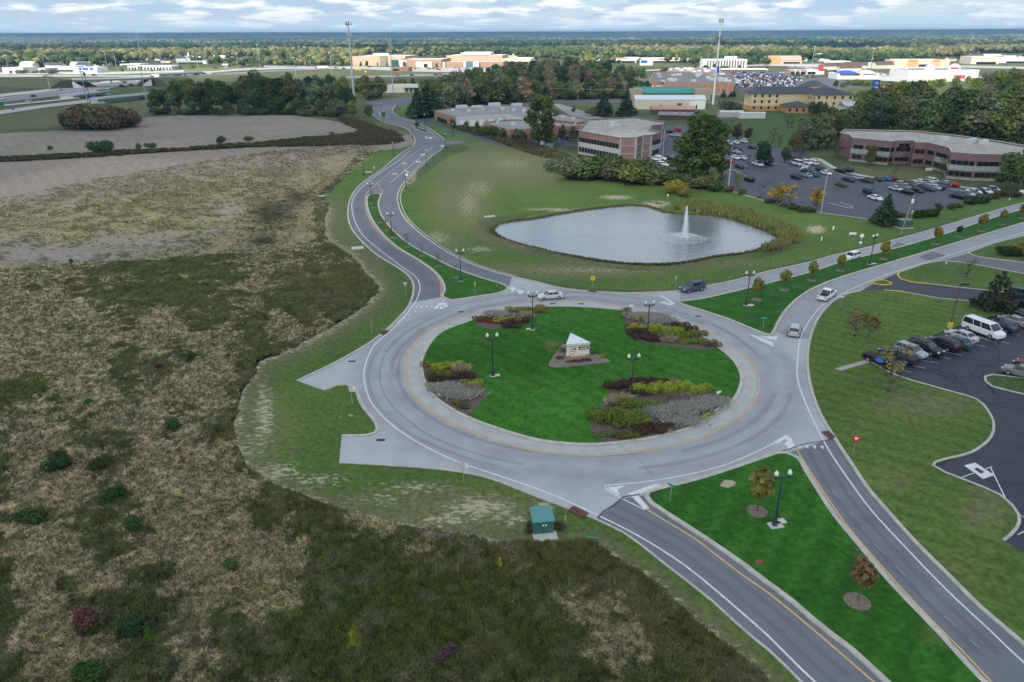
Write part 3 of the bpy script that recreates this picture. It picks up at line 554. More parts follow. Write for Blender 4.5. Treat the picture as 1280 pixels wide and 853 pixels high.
for (x, y, a, n) in ((1110,458,.2,26),(1165,455,.2,22),(1190,480,.6,16),(1150,462,-.8,12),(1215,500,-.4,24),(1240,440,.5,16),(1250,500,1.2,16),(1260,460,-1.,14),(1230,600,-.6,14),(1180,475,1.0,14),(1248,445,-1.8,10)): crack(x, y, a, n, 1.1, .13, .052)
for (x, y, a, n) in ((1150,361,.1,16),(1190,367,.4,9)): crack(x, y, a, n, 1.3, .14, .056)
tag(jm.build('car_park_cracks', mat('crack_seal', (.006, .007, .010), .6)), kind='structure')
# parking bay lines of the near car park
pm = MB()
for k, (x1, y1, x2, y2) in enumerate([(1093,456,1139,466),(1105,450,1157,461),(1121,445,1172,454.5),(1140,440,1188,449),(1158,437,1202,444.5),(1175,430,1218,439),(1190,425,1232,434),(1205,417,1246,429),(1222,421,1262,430),(1246,412,1275,420),(1252,400,1300,412)]): strip(w2([(x1,y1),(x2,y2)]), .11, .052, None, False, pm)
strip(w2([(1197,599),(1220,591)]), .12, .052, None, False, pm); strip(w2([(1238,585),(1255,620),(1265,641),(1300,655)]), .14, .052, None, False, pm); strip(w2([(1228,588),(1240,584)]), .12, .052, None, False, pm); strip(w2([(1272,669),(1290,660)]), .12, .052, None, False, pm)
cx0 = [(1205,582),(1219,578.5),(1243,594),(1229,599)]
def lerp(a, b, t): return (a[0]*(1-t)+b[0]*t, a[1]*(1-t)+b[1]*t)
cm = (sum(p[0] for p in cx0)/4, sum(p[1] for p in cx0)/4); inn = [lerp(cm, p, .36) for p in cx0]
for k in range(4): pm.add([G(*q, .052) for q in (cx0[k], cx0[(k+1) % 4], inn[(k+1) % 4], inn[k])], [[3,2,1,0]])
# bay lines of the office car park
for (x1, y1, x2, y2, n) in ((985,215,1085,222,9), (1010,232,1070,236,5)):
    pass
tag(pm.build('parking_bay_lines', whitep), kind='structure')
# kerb inlets and small slabs
rustm = mat('rusty_iron', (.16, .07, .045), .9, noise=.3, scale=3)
def slab(name, x, y, l, wd, h, m, rz=0, z=0., label=None, cat=None, group=None):
    g = G(x, y); o = MB().box((0, 0, h/2), (l, wd, h), 0, .96).build(name, m, None, (g.x, g.y, z), rz); return tag(o, label, cat, group)
def drain(x, y, a, b, label, wd=.9):
    g = G(x, y); L_ = (G(*b)-G(*a)).length; o = empty('storm_drain', (g.x, g.y, .1), label, 'storm drain', None, yaw(a, b))
    MB().box((0, 0, .07), (L_, wd, .14)).build('inlet_lid', rustm, o); m = MB()
    for k in range(int(L_/.25)): m.box((-L_/2+.15+k*.25, 0, .15), (.05, wd*.8, .03))
    m.build('grating', mat('dark_iron', (.04,.03,.03), .7), o)
drain(723, 641.5, (713,637), (732,646), 'rusty brown storm drain inlet in the kerb above the green utility cabinet')
drain(1035.5, 545, (1031,541), (1040,549), 'rusty brown storm drain inlet in the kerb by the yield teeth right of the roundabout')
drain(480, 417, (477,419), (484,414.5), 'rusty storm drain inlet in the left kerb above the upper concrete stub')
drain(741, 364.8, (736,364.4), (746,365.4), 'rusty storm drain below the yellow curve sign by the pond verge')

# tyre polish and rubber laid down along the driven lines
tyre = mat('tyre_polish', (.10,.105,.12), .7, noise=.4, scale=.5, alpha=.13); tm = MB(); rr = random.Random(9); Cc = Vector((9.7, 98.3, 0))
for k in range(15):
    r0, a0, da = rr.uniform(26.4, 32.5), rr.uniform(0, 6.28), rr.uniform(.5, 1.9); n = int(da*14); W_ = [Cc+Vector((cos(a0+da*i/n)*(r0+i*.03), sin(a0+da*i/n)*(r0+i*.03), 0)) for i in range(n+1)]; strip(W_, rr.uniform(.3, .8), .078+k*.0003, None, False, tm)
WS_ = wp([(747,646),(800,672),(855,707),(890,735),(925,765),(960,796),(1000,836),(1030,863)]); WE_ = wp([(1036,556),(1060,599.5),(1090,640),(1122,675),(1160,715),(1197,752),(1235,787),(1265,816)]); WN_ = wp([(525,358),(520,347),(505,336),(480,317),(455,296),(445,280),(440,262),(441,250),(450,237),(470,220),(500,200)])
for W_, dd_ in ((WS_, (1.2, 2.7)), (WE_, (-1.2, -2.7)), (WN_, (-1.2, -2.7, 1.2)), (off(WN_, 0), (-1.9,))):
    for d_ in dd_: strip(off(W_, d_), .55, .0655, None, False, tm)
tag(tm.build('tyre_marks', tyre), kind='structure')
# ============================================================ unseen clouds, placed and shaped to shade near and far ground
cm_ = bpy.data.materials.new('shade_cloud_vapour'); cm_.use_nodes = True; t = cm_.node_tree; t.nodes.clear()
o_ = N(t, 'ShaderNodeOutputMaterial'); ms = N(t, 'ShaderNodeMixShader'); ms.inputs[0].default_value = .47; tr = N(t, 'ShaderNodeBsdfTransparent'); ad = N(t, 'ShaderNodeMixShader'); ad.inputs[0].default_value = .6
df = N(t, 'ShaderNodeBsdfDiffuse'); df.inputs[0].default_value = (.95, .95, .95, 1); tl = N(t, 'ShaderNodeBsdfTranslucent'); tl.inputs[0].default_value = (.95, .95, .95, 1)
t.links.new(df.outputs[0], ad.inputs[1]); t.links.new(tl.outputs[0], ad.inputs[2]); t.links.new(tr.outputs[0], ms.inputs[1]); t.links.new(ad.outputs[0], ms.inputs[2]); t.links.new(ms.outputs[0], o_.inputs[0])
def shade_cloud(h, spots, rz, label):
    mb = MB(); k = h/SD.z
    for (x, y, r1_, r2_) in spots: mb.blob((x+SD.x*k, y+SD.y*k, h+random.uniform(-.3, .3)*rz), (r1_, r2_, rz*random.uniform(.7, 1.2)), random.random(), 3, .06)
    o = mb.build('shade_cloud', cm_, sm=True); tag(o, kind='structure'); return o
rr = random.Random(5); sp_ = []
for x in range(-2200, 3000, 430):
    for y in ((-500, -120, 260, 590) if x < 100 else (-500, -120, 235)): sp_.append((x+rr.uniform(-60, 60), y+rr.uniform(-50, 50)+(70 if 0 < x < 500 else 0)-(110 if x < -350 and y > 400 else 0), 340, 300))
shade_cloud(900, sp_, 70, '')
sp_ = [(x+rr.uniform(-80, 80), 2650+rr.uniform(-130, 130)+x*.05, 420, 330) for x in range(-3200, 3800, 480)]
shade_cloud(1000, sp_, 80, '')
sp_ = [(x+rr.uniform(-300, 300), 10500+rr.uniform(-300, 300), 1500, 2900) for x in range(-9000, 12000, 1500)]
shade_cloud(1400, sp_, 120, '')
# ============================================================ foliage
leafm = mat('foliage', (.06,.08,.03), .75, attr=True, objcol=True, trans=.3, spec=.12)
barkm = mat('bark', (.13, .105, .08), .9, noise=.3, scale=3)
def clus(n, c, seed, nclump=40):
    pass
def leaves(lobes, n, s, seed, droop=0, up=.3, vary=.45, hue=.25, shell=(.55, 1.02)):
    r = np.random.default_rng(seed); L_ = np.array(lobes, float); wgt = (L_[:, 3]*L_[:, 4]); wgt /= wgt.sum()
    i = r.choice(len(L_), n, p=wgt); d = r.normal(size=(n, 3)); d /= np.linalg.norm(d, axis=1)[:, None]
    rad = shell[0]+(shell[1]-shell[0])*r.random(n)**.6
    c = L_[i, :3]+d*rad[:, None]*L_[i][:, [3, 3, 4]]
    nrm = d+r.normal(size=(n, 3))*.55; nrm[:, 2] += up; nrm /= np.linalg.norm(nrm, axis=1)[:, None]
    a = np.cross(nrm, r.normal(size=(n, 3))); a /= np.linalg.norm(a, axis=1)[:, None]; b = np.cross(nrm, a)
    z = s*(.55+.9*r.random(n))[:, None]; b[:, 2] -= droop; b *= .8
    V = np.stack([c-a*z-b*z*.4, c+a*z*.2-b*z, c+a*z+b*z*.3, c-a*z*.3+b*z], 1).reshape(-1, 3)
    F_ = np.arange(4*n).reshape(-1, 4)
    ph = r.random(6)*9; k = 9
    cl = np.sin(c[:, 0]*k*1.7+ph[0])*np.sin(c[:, 1]*k*1.9+ph[1])*np.sin(c[:, 2]*k*2.1+ph[2])
    lb = r.uniform(-1, 1, len(L_))[i]
    br = 1+vary*(.55*cl+.45*lb)+r.normal(size=n)*.16; br = np.clip(br, .35, 1.9)
    hs = hue*(.5*lb+.6*r.normal(size=n)*.6)
    cc = np.stack([br*(1+hs), br, br*(1-.5*hs)], 1); cc = np.repeat(cc, 4, 0)
    return V, F_, np.clip(cc, .05, 3)
def crownmesh(name, *a, **k):
    V, F_, c = leaves(*a, **k); return npmesh(name, V, F_, leafm, c)
def lobes_round(seed, n=10, R_=.30, z0=.26, z1=.84):
    r = random.Random(seed); o = [(0, 0, (z0+z1)/2, R_*.8, (z1-z0)*.5)]
    for k in range(n):
        z = r.uniform(z0, z1); t = (z-z0)/(z1-z0); rr_ = R_*(1-.55*t)*r.uniform(.5, .8); a = r.uniform(0, 2*pi); o.append((rr_*cos(a), rr_*sin(a), z, r.uniform(.13, .2), r.uniform(.11, .17)))
    o.append((0, 0, z1, .13, .15)); return o
BROAD = [crownmesh('crown', lobes_round(s, 10+s % 3, R_=.27+.03*(s % 3)), 2300, .029, s) for s in range(7)]
SHRUB = [crownmesh('crown', [(random.uniform(-.35, .35), random.uniform(-.35, .35), random.uniform(.3, .6), random.uniform(.25, .42), random.uniform(.25, .38)) for _ in range(6)], 1400, .05, 50+s) for s in range(4)]
SMALL = [crownmesh('crown', [(0,0,.66,.21,.27),(.07,.04,.58,.18,.2),(-.06,-.03,.80,.13,.17),(0,.08,.64,.17,.22),(-.07,0,.56,.17,.18)], 420, .05, 70+s, vary=.3) for s in range(3)]
SPARSE = [crownmesh('crown', [(.15*sin(k*1.3+s),.15*cos(k*1.7),.45+.09*k,.17,.14) for k in range(6)], 170, .030, 90+s, vary=.5, shell=(.2, 1)) for s in range(2)]
def conif(seed, n, tiers, R_, s, fill=1.):
    r = random.Random(seed); L_ = []
    for k in range(tiers):
        t = k/(tiers-1); z = .12+.83*t; rr_ = R_*(1-t)**.85+.02; m = max(3, int(9*(1-t)*fill))
        for j in range(m):
            a = j*2*pi/m+r.uniform(-.3, .3); q = rr_*r.uniform(.55, .85); L_.append((q*cos(a), q*sin(a), z-.02*r.random(), rr_*.42+.015, .035+.02*(1-t)))
    return crownmesh('crown', L_, n, s, seed, droop=.4, vary=.35, hue=.1)
SPRUCE = [conif(s, 1500, 13, .27, .028) for s in (1, 2)]
PINE = [conif(s, 900, 8, .36, .034, .7) for s in (3, 4)]
def trunkmesh(h0, r0, seed, limbs=5, crooked=.02, spread=.2, top=.8, twigs=0):
    r = random.Random(seed); mb = MB(); p = Vector((0, 0, 0)); n = 5; pts = [p]
    for k in range(1, n+1): p = Vector((r.uniform(-1, 1)*crooked*k, r.uniform(-1, 1)*crooked*k, top*k/n)); pts.append(p)
    for k in range(n): mb.tube(pts[k], pts[k+1], r0*(1-.8*k/n)*(1.25 if k == 0 else 1), r0*(1-.8*(k+1)/n), 7)
    for k in range(limbs):
        t = r.uniform(h0, .85); i = min(n-1, int(t*n)); b = pts[i].lerp(pts[i+1], t*n-i); a = r.uniform(0, 2*pi); q = b+Vector((cos(a)*spread, sin(a)*spread, spread*r.uniform(.5, 1.1)))*r.uniform(.6, 1.1)
        mb.tube(b, q, r0*.42*(1-t*.6), r0*.1, 5)
        for j in range(twigs):
            u = r.uniform(.3, .95); bb = b.lerp(q, u); a2 = a+r.uniform(-1.2, 1.2); q2 = bb+Vector((cos(a2), sin(a2), r.uniform(.4, 1.4)))*spread*.5*r.uniform(.5, 1); mb.tube(bb, q2, r0*.14, r0*.04, 4)
            for _ in range(2): a3 = a2+r.uniform(-1, 1); b3 = bb.lerp(q2, r.uniform(.4, .9)); mb.tube(b3, b3+Vector((cos(a3), sin(a3), r.uniform(.5, 1.5)))*spread*.25, r0*.06, r0*.03, 3)
    return mb.mesh('trunk', barkm, True)
TRUNK = [trunkmesh(.22, .022, s) for s in range(3)]; THIN = [trunkmesh(.35, .018, 9+s, 4, .01, .12, .7) for s in range(2)]; BARE = [trunkmesh(.2, .028, 20+s, 16, .02, .28, .85, 6) for s in range(3)]
POLE_ = trunkmesh(.9, .016, 30, 0, .002, .1, .93)
KIND = dict(broad=(BROAD, TRUNK, 'broadleaf_tree'), small=(SMALL, THIN, 'street_tree'), spruce=(SPRUCE, [POLE_], 'spruce_tree'), pine=(PINE, [POLE_], 'pine_tree'), shrub=(SHRUB, None, 'shrub'), bare=(None, BARE, 'bare_tree'), sparse=(SPARSE, BARE, 'thin_leaved_tree'))
_tk = [0]
def treeat(kind, x, y, z, h, tint, label, group=None, wide=1., rot=None, cat=None, name=None):
    cr_, tk_, nm = KIND[kind]; _tk[0] += 1; k = _tk[0]
    o = empty(name or nm, (x, y, z), label, cat or ('shrub' if kind == 'shrub' else 'tree'), group, random.uniform(0, 6.28) if rot is None else rot); o.scale = (h*wide*(random.uniform(.9, 1.5) if kind == 'shrub' else 1), h*wide*(random.uniform(.8, 1.1) if kind == 'shrub' else 1), h)
    if cr_: c = link('crown', cr_[k % len(cr_)], None, o, color=tint)
    if tk_: link('trunk', tk_[k % len(tk_)], None, o)
    return o
def tree(kind, px, py, pt, tint, label, group=None, wide=1., z=0, **k):
    g = G(px, py); h = max(.3, topz(px, py, pt)); return treeat(kind, g.x, g.y, z, h, tint, label, group, wide, **k)
GR, DG, OL, YG, TN, BR, YE, CF, SG = (.12,.175,.05), (.075,.125,.038), (.16,.18,.06), (.22,.27,.06), (.26,.225,.13), (.19,.14,.08), (.50,.33,.03), (.048,.098,.045), (.15,.19,.10)
def jit(c, a=.2): k = 1+random.uniform(-a, a); return (c[0]*k*(1+random.uniform(-.15, .15)), c[1]*k, c[2]*k*(1+random.uniform(-.15, .15)))
def wood(pts, n, tints, group, label, kinds=('broad',), wide=(.9, 1.25), jx=4, jy=1.5, jt=4, trim=None):
    """n trees spread along control points (x, base y, top y) of the photograph, each standing on the ground"""
    for k in range(n):
        t = (k+random.uniform(-.3, .3)+.5)/n*(len(pts)-1); t = min(max(t, 0), len(pts)-1.001); i = int(t); f = t-i
        a, b = pts[i], pts[i+1]; px = a[0]*(1-f)+b[0]*f+random.uniform(-jx, jx); py = a[1]*(1-f)+b[1]*f+random.uniform(-jy, jy); pt = a[2]*(1-f)+b[2]*f+random.uniform(-jt, jt)
        j = random.randrange(len(tints)); tn, word = tints[j]
        tree(random.choice(kinds), px, py, min(pt, py-3), jit(tn), word+' '+label, group+', '+word, random.uniform(*wide))
T3 = [(GR, 'mid green'), (DG, 'dark green'), (OL, 'olive green'), (SG, 'grey green')]
T4 = T3+[(TN, 'brownish')]
random.seed(21)
# left tree line behind the bare field
wood([(190,138,112),(240,138,97),(290,138,102),(330,138,92),(400,138,98),(440,137,104)], 25, T3, 'trees in the row behind the bare field', 'tree in the row behind the bare field, left of the grey mast', jt=6, wide=(.9, 1.2))
wood([(200,142,125),(300,142.5,122),(360,142,118),(420,144,122),(432,149,125)], 16, T3, 'low trees in front of the row behind the bare field', 'low tree at the far edge of the bare field', jt=5, wide=(1.1, 1.5))
wood([(290,128,100),(340,126,96),(400,124,96),(450,122,97),(480,120,100)], 13, T4, 'rear trees of the row left of the mast', 'tree in the rear of the row behind the bare field', jt=4)
tree('broad', 323, 133, 86, DG, 'tallest round dark green tree in the row behind the bare field', wide=1.3)
tree('broad', 222, 128, 102, TN, 'golden brown tree rising over the left end of the tree row', wide=1.1)
tree('broad', 440, 146, 125, YG, 'bright yellow green tree at the foot of the big grey mast', wide=1.2)
tree('broad', 462, 147, 131, GR, 'round green tree between the big mast and the far end of the road', wide=1.3)
# dark shrub clump by the motorway
wood([(82,158,140),(110,160,128),(140,159,128),(172,154,136)], 20, [(DG, 'dark green'), (BR, 'russet'), (OL, 'olive')], 'shrubs in the clump by the motorway', 'shrub in the rounded clump at the left edge of the bare field', ('shrub',), (.8, 1.1), jt=5, jy=3)
# centre wood
wood([(518,147,112),(530,146,106),(541,146,112),(545,143,118)], 7, [(CF, 'dark')], 'dark pines at the far end of the road', 'pine beside the far end of the road, left of the long brick building', ('pine', 'spruce'), (1., 1.4), jt=3)
wood([(560,136,102),(600,133,94),(640,128,96),(700,124,100),(760,123,98),(800,122,103),(812,120,106)], 42, T4, 'front trees of the centre wood', 'tree along the front edge of the wood behind the long brick building', jt=5)
wood([(525,128,100),(560,124,93),(600,118,88),(640,114,84),(690,112,82),(740,112,83),(790,110,90)], 32, T4, 'middle trees of the centre wood', 'tree in the middle of the wood behind the long brick building', jt=4)
wood([(575,104,88),(620,102,83),(670,101,75),(720,101,74),(760,101,77),(805,100,84)], 30, T4, 'rear trees of the centre wood', 'tree in the rear of the wood behind the long brick building', jt=4)
# right wood
wood([(1003,188,150),(1020,186,140),(1040,182,145),(1052,175,145)], 9, T3, 'trees left of the long office roof', 'tree beside the left end of the long right-hand office', jt=5)
wood([(1062,170,128),(1110,170,118),(1160,172,120),(1210,178,115),(1250,182,112),(1290,186,112)], 23, T3, 'front trees of the right wood', 'tall tree right behind the long right-hand office', jt=6, wide=(.9, 1.2))
wood([(1080,150,112),(1130,150,102),(1180,152,108),(1240,154,105),(1290,156,100)], 18, T3+[(YG, 'yellow green')], 'middle trees of the right wood', 'tree in the wood behind the long right-hand office', jt=5)
wood([(1215,128,98),(1240,125,88),(1265,122,84),(1290,120,80)], 10, [(YG, 'sunlit yellow green'), (TN, 'sunlit tan')], 'sunlit trees at the right edge', 'tree high at the right edge of the wood', jt=3)  # sunlight on these crowns is put into their leaf colours
tree('broad', 1158, 172, 137, TN, 'pale brown half bare tree behind the middle of the long office roof', wide=1.2)
tree('broad', 1143, 170, 152, (.30,.22,.04), 'small golden tree behind the long office roof')
tree('broad', 1119, 168, 142, (.28,.19,.05), 'amber tree behind the left half of the long office roof')
tree('broad', 1259, 238, 190, GR, 'large light green tree hiding the right end of the long office', wide=1.25)
tree('broad', 1284, 235, 180, DG, 'dark tree at the right picture edge beside the long office')
tree('broad', 1088, 207, 181, OL, 'small dull green tree before the left windows of the long office')
tree('sparse', 1046, 198, 172, BR, 'reddish thin tree at the left corner of the long office', wide=1.2)
tree('sparse', 1177, 218, 198, OL, 'thin tree before the entrance of the long office', wide=1.1)
tree('sparse', 1117, 220, 202, YG, 'small thin pale tree on the island near the dark red car')
# single trees in the middle distance
def tall(px, py, pt, w_, label, seed, tint):
    r = random.Random(seed); L_ = []
    for k in range(26): z = .14+.76*(k+r.random())/26; q = .17*(max(0, 1-((z-.45)/.5)**2))**.5*r.uniform(.5, 1.05); a = k*2.4+r.uniform(-.4, .4); L_.append((q*cos(a), q*sin(a), z, r.uniform(.075, .12), r.uniform(.06, .09)))
    g = G(px, py); h = topz(px, py, pt); o = empty('broadleaf_tree', (g.x, g.y, 0), label, 'tree'); o.scale = (h*w_, h*w_, h)
    link('crown', crownmesh('crown', L_, 4200, .017, seed, vary=.6), None, o, color=tint); link('trunk', TRUNK[0], None, o)
tall(677, 184, 116, 1.35, 'tall narrow light green tree standing over the long brick building', 5, (.10,.15,.035))
tall(872, 232, 136, 1.3, 'tall massive green tree at the left end of the office car park', 8, (.075,.13,.03))
tall(886, 234, 140, 1.1, 'green tree merging with the right side of the tall massive tree', 9, (.08,.13,.03))
tall(860, 230, 162, 1.6, 'lower left partner of the tall massive tree at the car park', 12, (.09,.13,.035))
tree('spruce', 754, 145, 113, CF, 'left of two dark firs in front of the street behind the offices', wide=1.35)
tree('spruce', 783, 147, 113, CF, 'right of two dark firs in front of the street behind the offices', wide=1.35)
tree('shrub', 741, 145, 132, BR, 'brown bush touching the left dark fir'); tree('shrub', 717, 140, 133, BR, 'small reddish round bush on the lawn by the service road')
tree('spruce', 649, 131, 117, CF, 'small dark fir by the street behind the brick building')
for x, b_, t_, l in ((566.5,165,148,'leftmost'), (583,166,151,'second from the left'), (597,168,152,'third from the left')): tree('broad', x, b_, t_, GR, 'small green tree before the white loading wall, %s of the row' % l, 'small trees before the loading wall', .9)
for x, b_, t_, l in ((612,171,154,'left'), (619,171,156,'middle'), (629,173,158,'right')): tree('shrub', x, b_, t_, GR, 'bushy green tree against the low brick front, %s of three' % l, 'bushy trees at the brick front', 1.)
for x, b_, t_, l in ((645,176,160,'before the brick front'), (653,177,162,'just left of the tall narrow tree'), (703,178,155,'between the long brick building and the two storey office'), (716,176,158,'dark, beside the corner of the two storey office')): tree('broad', x, b_, t_, SG, 'small tree '+l)
tree('broad', 953, 208, 176, CF, 'dark green pine-like tree in the middle of the car park island', wide=1.2)
tree('broad', 981, 204, 184, DG, 'small round tree left of the white van in the car park', wide=1.1)
tree('sparse', 921, 176, 154, BR, 'reddish brown tree at the rear edge of the car park', wide=1.4)
tree('broad', 921, 176, 155, (.17,.10,.06), 'rust coloured round tree at the rear edge of the car park', wide=1.1)
tree('broad', 935, 176, 159, (.13,.11,.06), 'olive brown round tree right of the rust coloured tree', wide=1.)
tree('bare', 965, 184, 163, TN, 'left of two bare trees at the rear kerb of the car park'); tree('bare', 974, 184, 166, TN, 'right of two bare trees at the rear kerb of the car park')
tree('broad', 993, 190, 165, (.17,.15,.07), 'tan wide tree at the rear corner of the car park', wide=1.3)
tree('bare', 999, 202, 185, TN, 'bare tree right of the small round tree in the car park', wide=1.4)
tree('bare', 935, 212, 192, BR, 'brown bare tree beside the navy car in the left car park', wide=1.5)
tree('sparse', 921, 238, 214, YG, 'thin yellowish tree on the kerb by the left light pole', wide=1.)
tree('bare', 951, 248, 228, TN, 'bare small tree at the front kerb left of the yellow tree', wide=1.2)
for x, b_, t_, l, m_ in ((975,257,230,'wide yellow tree at the front kerb of the car park',1.25), (986,260,229,'second yellow crown merging with the wide yellow tree',.9), (1017,263,233,'half bare yellow tree right of the wide yellow tree',.9)):
    tree('sparse', x, b_, t_, YE, l, wide=m_)
    if m_ > 1 or 1: treeat('shrub', G(x, b_).x, G(x, b_).y, topz(x, b_, t_)*.35, topz(x, b_, t_)*.6, YE, 'yellow leaf mass of the '+l, None, m_*.8) if 0 else None
YL = [crownmesh('crown', [(.2*sin(k*2.3),.2*cos(k*1.9),.42+.07*k,.16,.12) for k in range(7)], 420, .034, 95, vary=.5, shell=(.1, 1))]
KIND['yellow'] = (YL, BARE, 'yellow_tree')
tree('yellow', 971, 256, 231, YE, 'low yellow tree left of the wide yellow tree', wide=1.4); tree('yellow', 1020, 264, 236, YE, 'low yellow tree right behind the leaning light pole', wide=.9)
tree('spruce', 1105, 281, 241, CF, 'dark spruce at the lower corner of the office car park', wide=1.35)
tree('broad', 890, 240, 208, SG, 'narrow young tree at the kerb below the tall massive tree', wide=.75)
# hedgerow between pond lawn and the offices
wood([(722,222,196),(745,224,190),(765,226,194),(790,228,196),(812,229,200)], 11, T3[:3]+[(SG, 'silvery green')], 'tall shrubs below the two storey office', 'tall shrub below the two storey office', ('shrub',), (1.2, 1.6), jt=3, jy=2)
wood([(700,212,198),(715,216,192),(730,219,190)], 4, [(SG, 'silvery green')], 'tall shrubs below the two storey office, left end', 'tall shrub at the left end of the shrub belt below the office', ('shrub',), (1.1, 1.4), jt=2)
wood([(820,229,208),(850,232,212),(870,234,215),(900,238,222)], 9, T3, 'shrubs at the left corner of the office car park', 'shrub on the bank at the left corner of the office car park', ('shrub',), (1.1, 1.5), jt=2)
tree('shrub', 845, 243, 222, (.26,.24,.05), 'yellow willow bush above the fountain', wide=1.1); tree('shrub', 855, 246, 232, (.22,.21,.06), 'lower yellowish bush right of the yellow willow bush', wide=1.2)
tree('shrub', 858, 254, 247, GR, 'small round green bush at the top of the reed bank'); tree('shrub', 927, 243, 235, GR, 'round green bush below the left light pole', wide=1.2)
tree('shrub', 913, 240, 230, BR, 'brown bush at the foot of the left light pole', wide=1.2)
wood([(940,248,242),(975,256,250),(1000,262,256),(1020,268,261)], 9, [(DG, 'dark'), (GR, 'green')], 'low bushes along the front kerb of the car park', 'low bush along the front kerb of the office car park', ('shrub',), (1.2, 1.7), jt=1)
# field edge hedges and lone bushes
tree('shrub', 127, 192, 172, DG, 'dark round bush in the thin hedge across the bare field', wide=.95); tree('shrub', 64, 188, 181, BR, 'tiny brown bush left in the thin hedge', wide=.9); tree('shrub', 278, 180, 168, DG, 'round dark bush in the right part of the thin hedge', wide=1.)
tree('shrub', 173, 187, 178, GR, 'small green bush in the thin hedge, left of two'); tree('shrub', 188, 186, 177, GR, 'small green bush in the thin hedge, right of two'); tree('shrub', 312, 177, 169, OL, 'wide low bush in the thin hedge'); tree('shrub', 415, 169, 164, GR, 'small bush at the right end of the thin hedge')
tree('shrub', 89, 329, 323, (.03,.12,.02), 'single vivid green bush at the top edge of the tall meadow')
# meadow bushes
for x, y, t_, c_, l, wd in ((75,588,565,(.04,.10,.025),'wide bright green bush in the lower left meadow',.95),(216,536,521,(.06,.14,.03),'small vivid green bush in the middle of the pink straw',.9),(128,588,569,(.05,.075,.02),'dark green bush with yellow tips right of the bright bush',1.),(112,505,497,(.05,.15,.03),'tiny green bush on the pale grass',1.),
    (40,655,636,(.055,.11,.025),'green bush near the left picture edge',1.),(143,626,606,(.05,.11,.025),'green bush above the big straw patch',.9),(113,785,755,(.13,.07,.06),'dark red leaved bush low in the meadow',.8),(118,790,772,(.06,.10,.01),'yellow green skirt of growth before the dark red bush',1.2),(120,850,827,(.05,.11,.02),'green bush at the bottom edge of the meadow',1.1),(168,663,645,(.06,.12,.03),'small green bush on the straw patch',.8),
    (187,800,785,(.06,.12,.015),'bright green bush right of the dark red bush',.8),(165,795,771,(.04,.075,.025),'dark spreading bush beside the bright green one',1.2),(200,462,453,(.16,.03,.04),'tiny crimson bush in the upper meadow',.9),(558,822,806,(.15,.085,.095),'dusty purple bush low in the green meadow',.8),(127,655,640,(.11,.10,.02),'yellowish weed clump left of centre',.8),(290,712,695,(.09,.16,.03),'light green weed clump at the right of the straw patch',.7),(240,450,437,(.09,.12,.03),'olive bush in the straw bend',.7)):
    tree('shrub', x, y, t_, c_, l, wide=wd)
tree('yellow', 446, 822, 782, (.22,.24,.03), 'thin yellow green sapling standing alone in the meadow', wide=.55)
tree('yellow', 625, 712, 698, (.42,.36,.03), 'small bright yellow weed at the upper edge of the green meadow', wide=.7, name='weed', cat='weed')
# street trees
for x, b_, t_, l, c_ in ((980,364,337,'second from the left',(.22,.23,.05)),(1014,352,326,'third from the left',(.19,.21,.05)),(1050,340,318,'half hiding the white suv',(.25,.24,.05)),(1104,325,301,'right of the double lamp',(.30,.26,.05)),(1169,306.5,283,'before the dark spruce gap',(.25,.21,.05)),(1197.5,297,282.5,'smallest, nearly leafless',(.07,.06,.05)),(1226,290,267.5,'third from the right edge',(.24,.20,.05)),(1252,281.5,262,'second from the right edge',(.23,.20,.05)),(1277,274,254,'at the right picture edge',(.22,.19,.05)),(946,376,347,'leftmost, beside the double lamp',(.22,.21,.05)),(1318,262,243,'beyond the right edge',(.22,.19,.05))):
    tree('small', x, b_, t_, c_, 'small autumn street tree on the east median, '+l, 'street trees on the east median', 1.05, z=.18)
tree('small', 946, 641, 586, (.19,.18,.05), 'larger brown green street tree on the south median beside the double lamp', 'street trees on the south median', 1.1, z=.18)
tree('small', 1072, 752, 700, (.20,.135,.06), 'reddish brown street tree low on the south median', 'street trees on the south median', .95, z=.18)
tree('pine', 1242, 388, 339, (.045,.055,.03), 'wide dark pine between the driveway and the near car park', wide=1.3, z=.1)
tree('bare', 1207, 347.5, 322, TN, 'bare spreading tree on the lawn between the two driveways', wide=1.5, z=.1)
tree('sparse', 1068, 421, 388, (.20,.09,.05), 'low rust and amber tree on the corner lawn, left crown', wide=1.25, z=.1); tree('yellow', 1086, 421, 390, (.22,.15,.05), 'low rust and amber tree on the corner lawn, right crown', wide=1., z=.1)
tree('sparse', 1110, 490, 432, (.26,.22,.07), 'thin yellowish tree in front of the black pickup', wide=1., z=.1)
tree('shrub', 1258, 320, 306, (.04,.08,.02), 'dark green bush at the upper right corner lawn', wide=1.3); tree('shrub', 1278, 319, 300, (.20,.17,.04), 'yellowish bush at the right picture edge above the side street', wide=1.3)
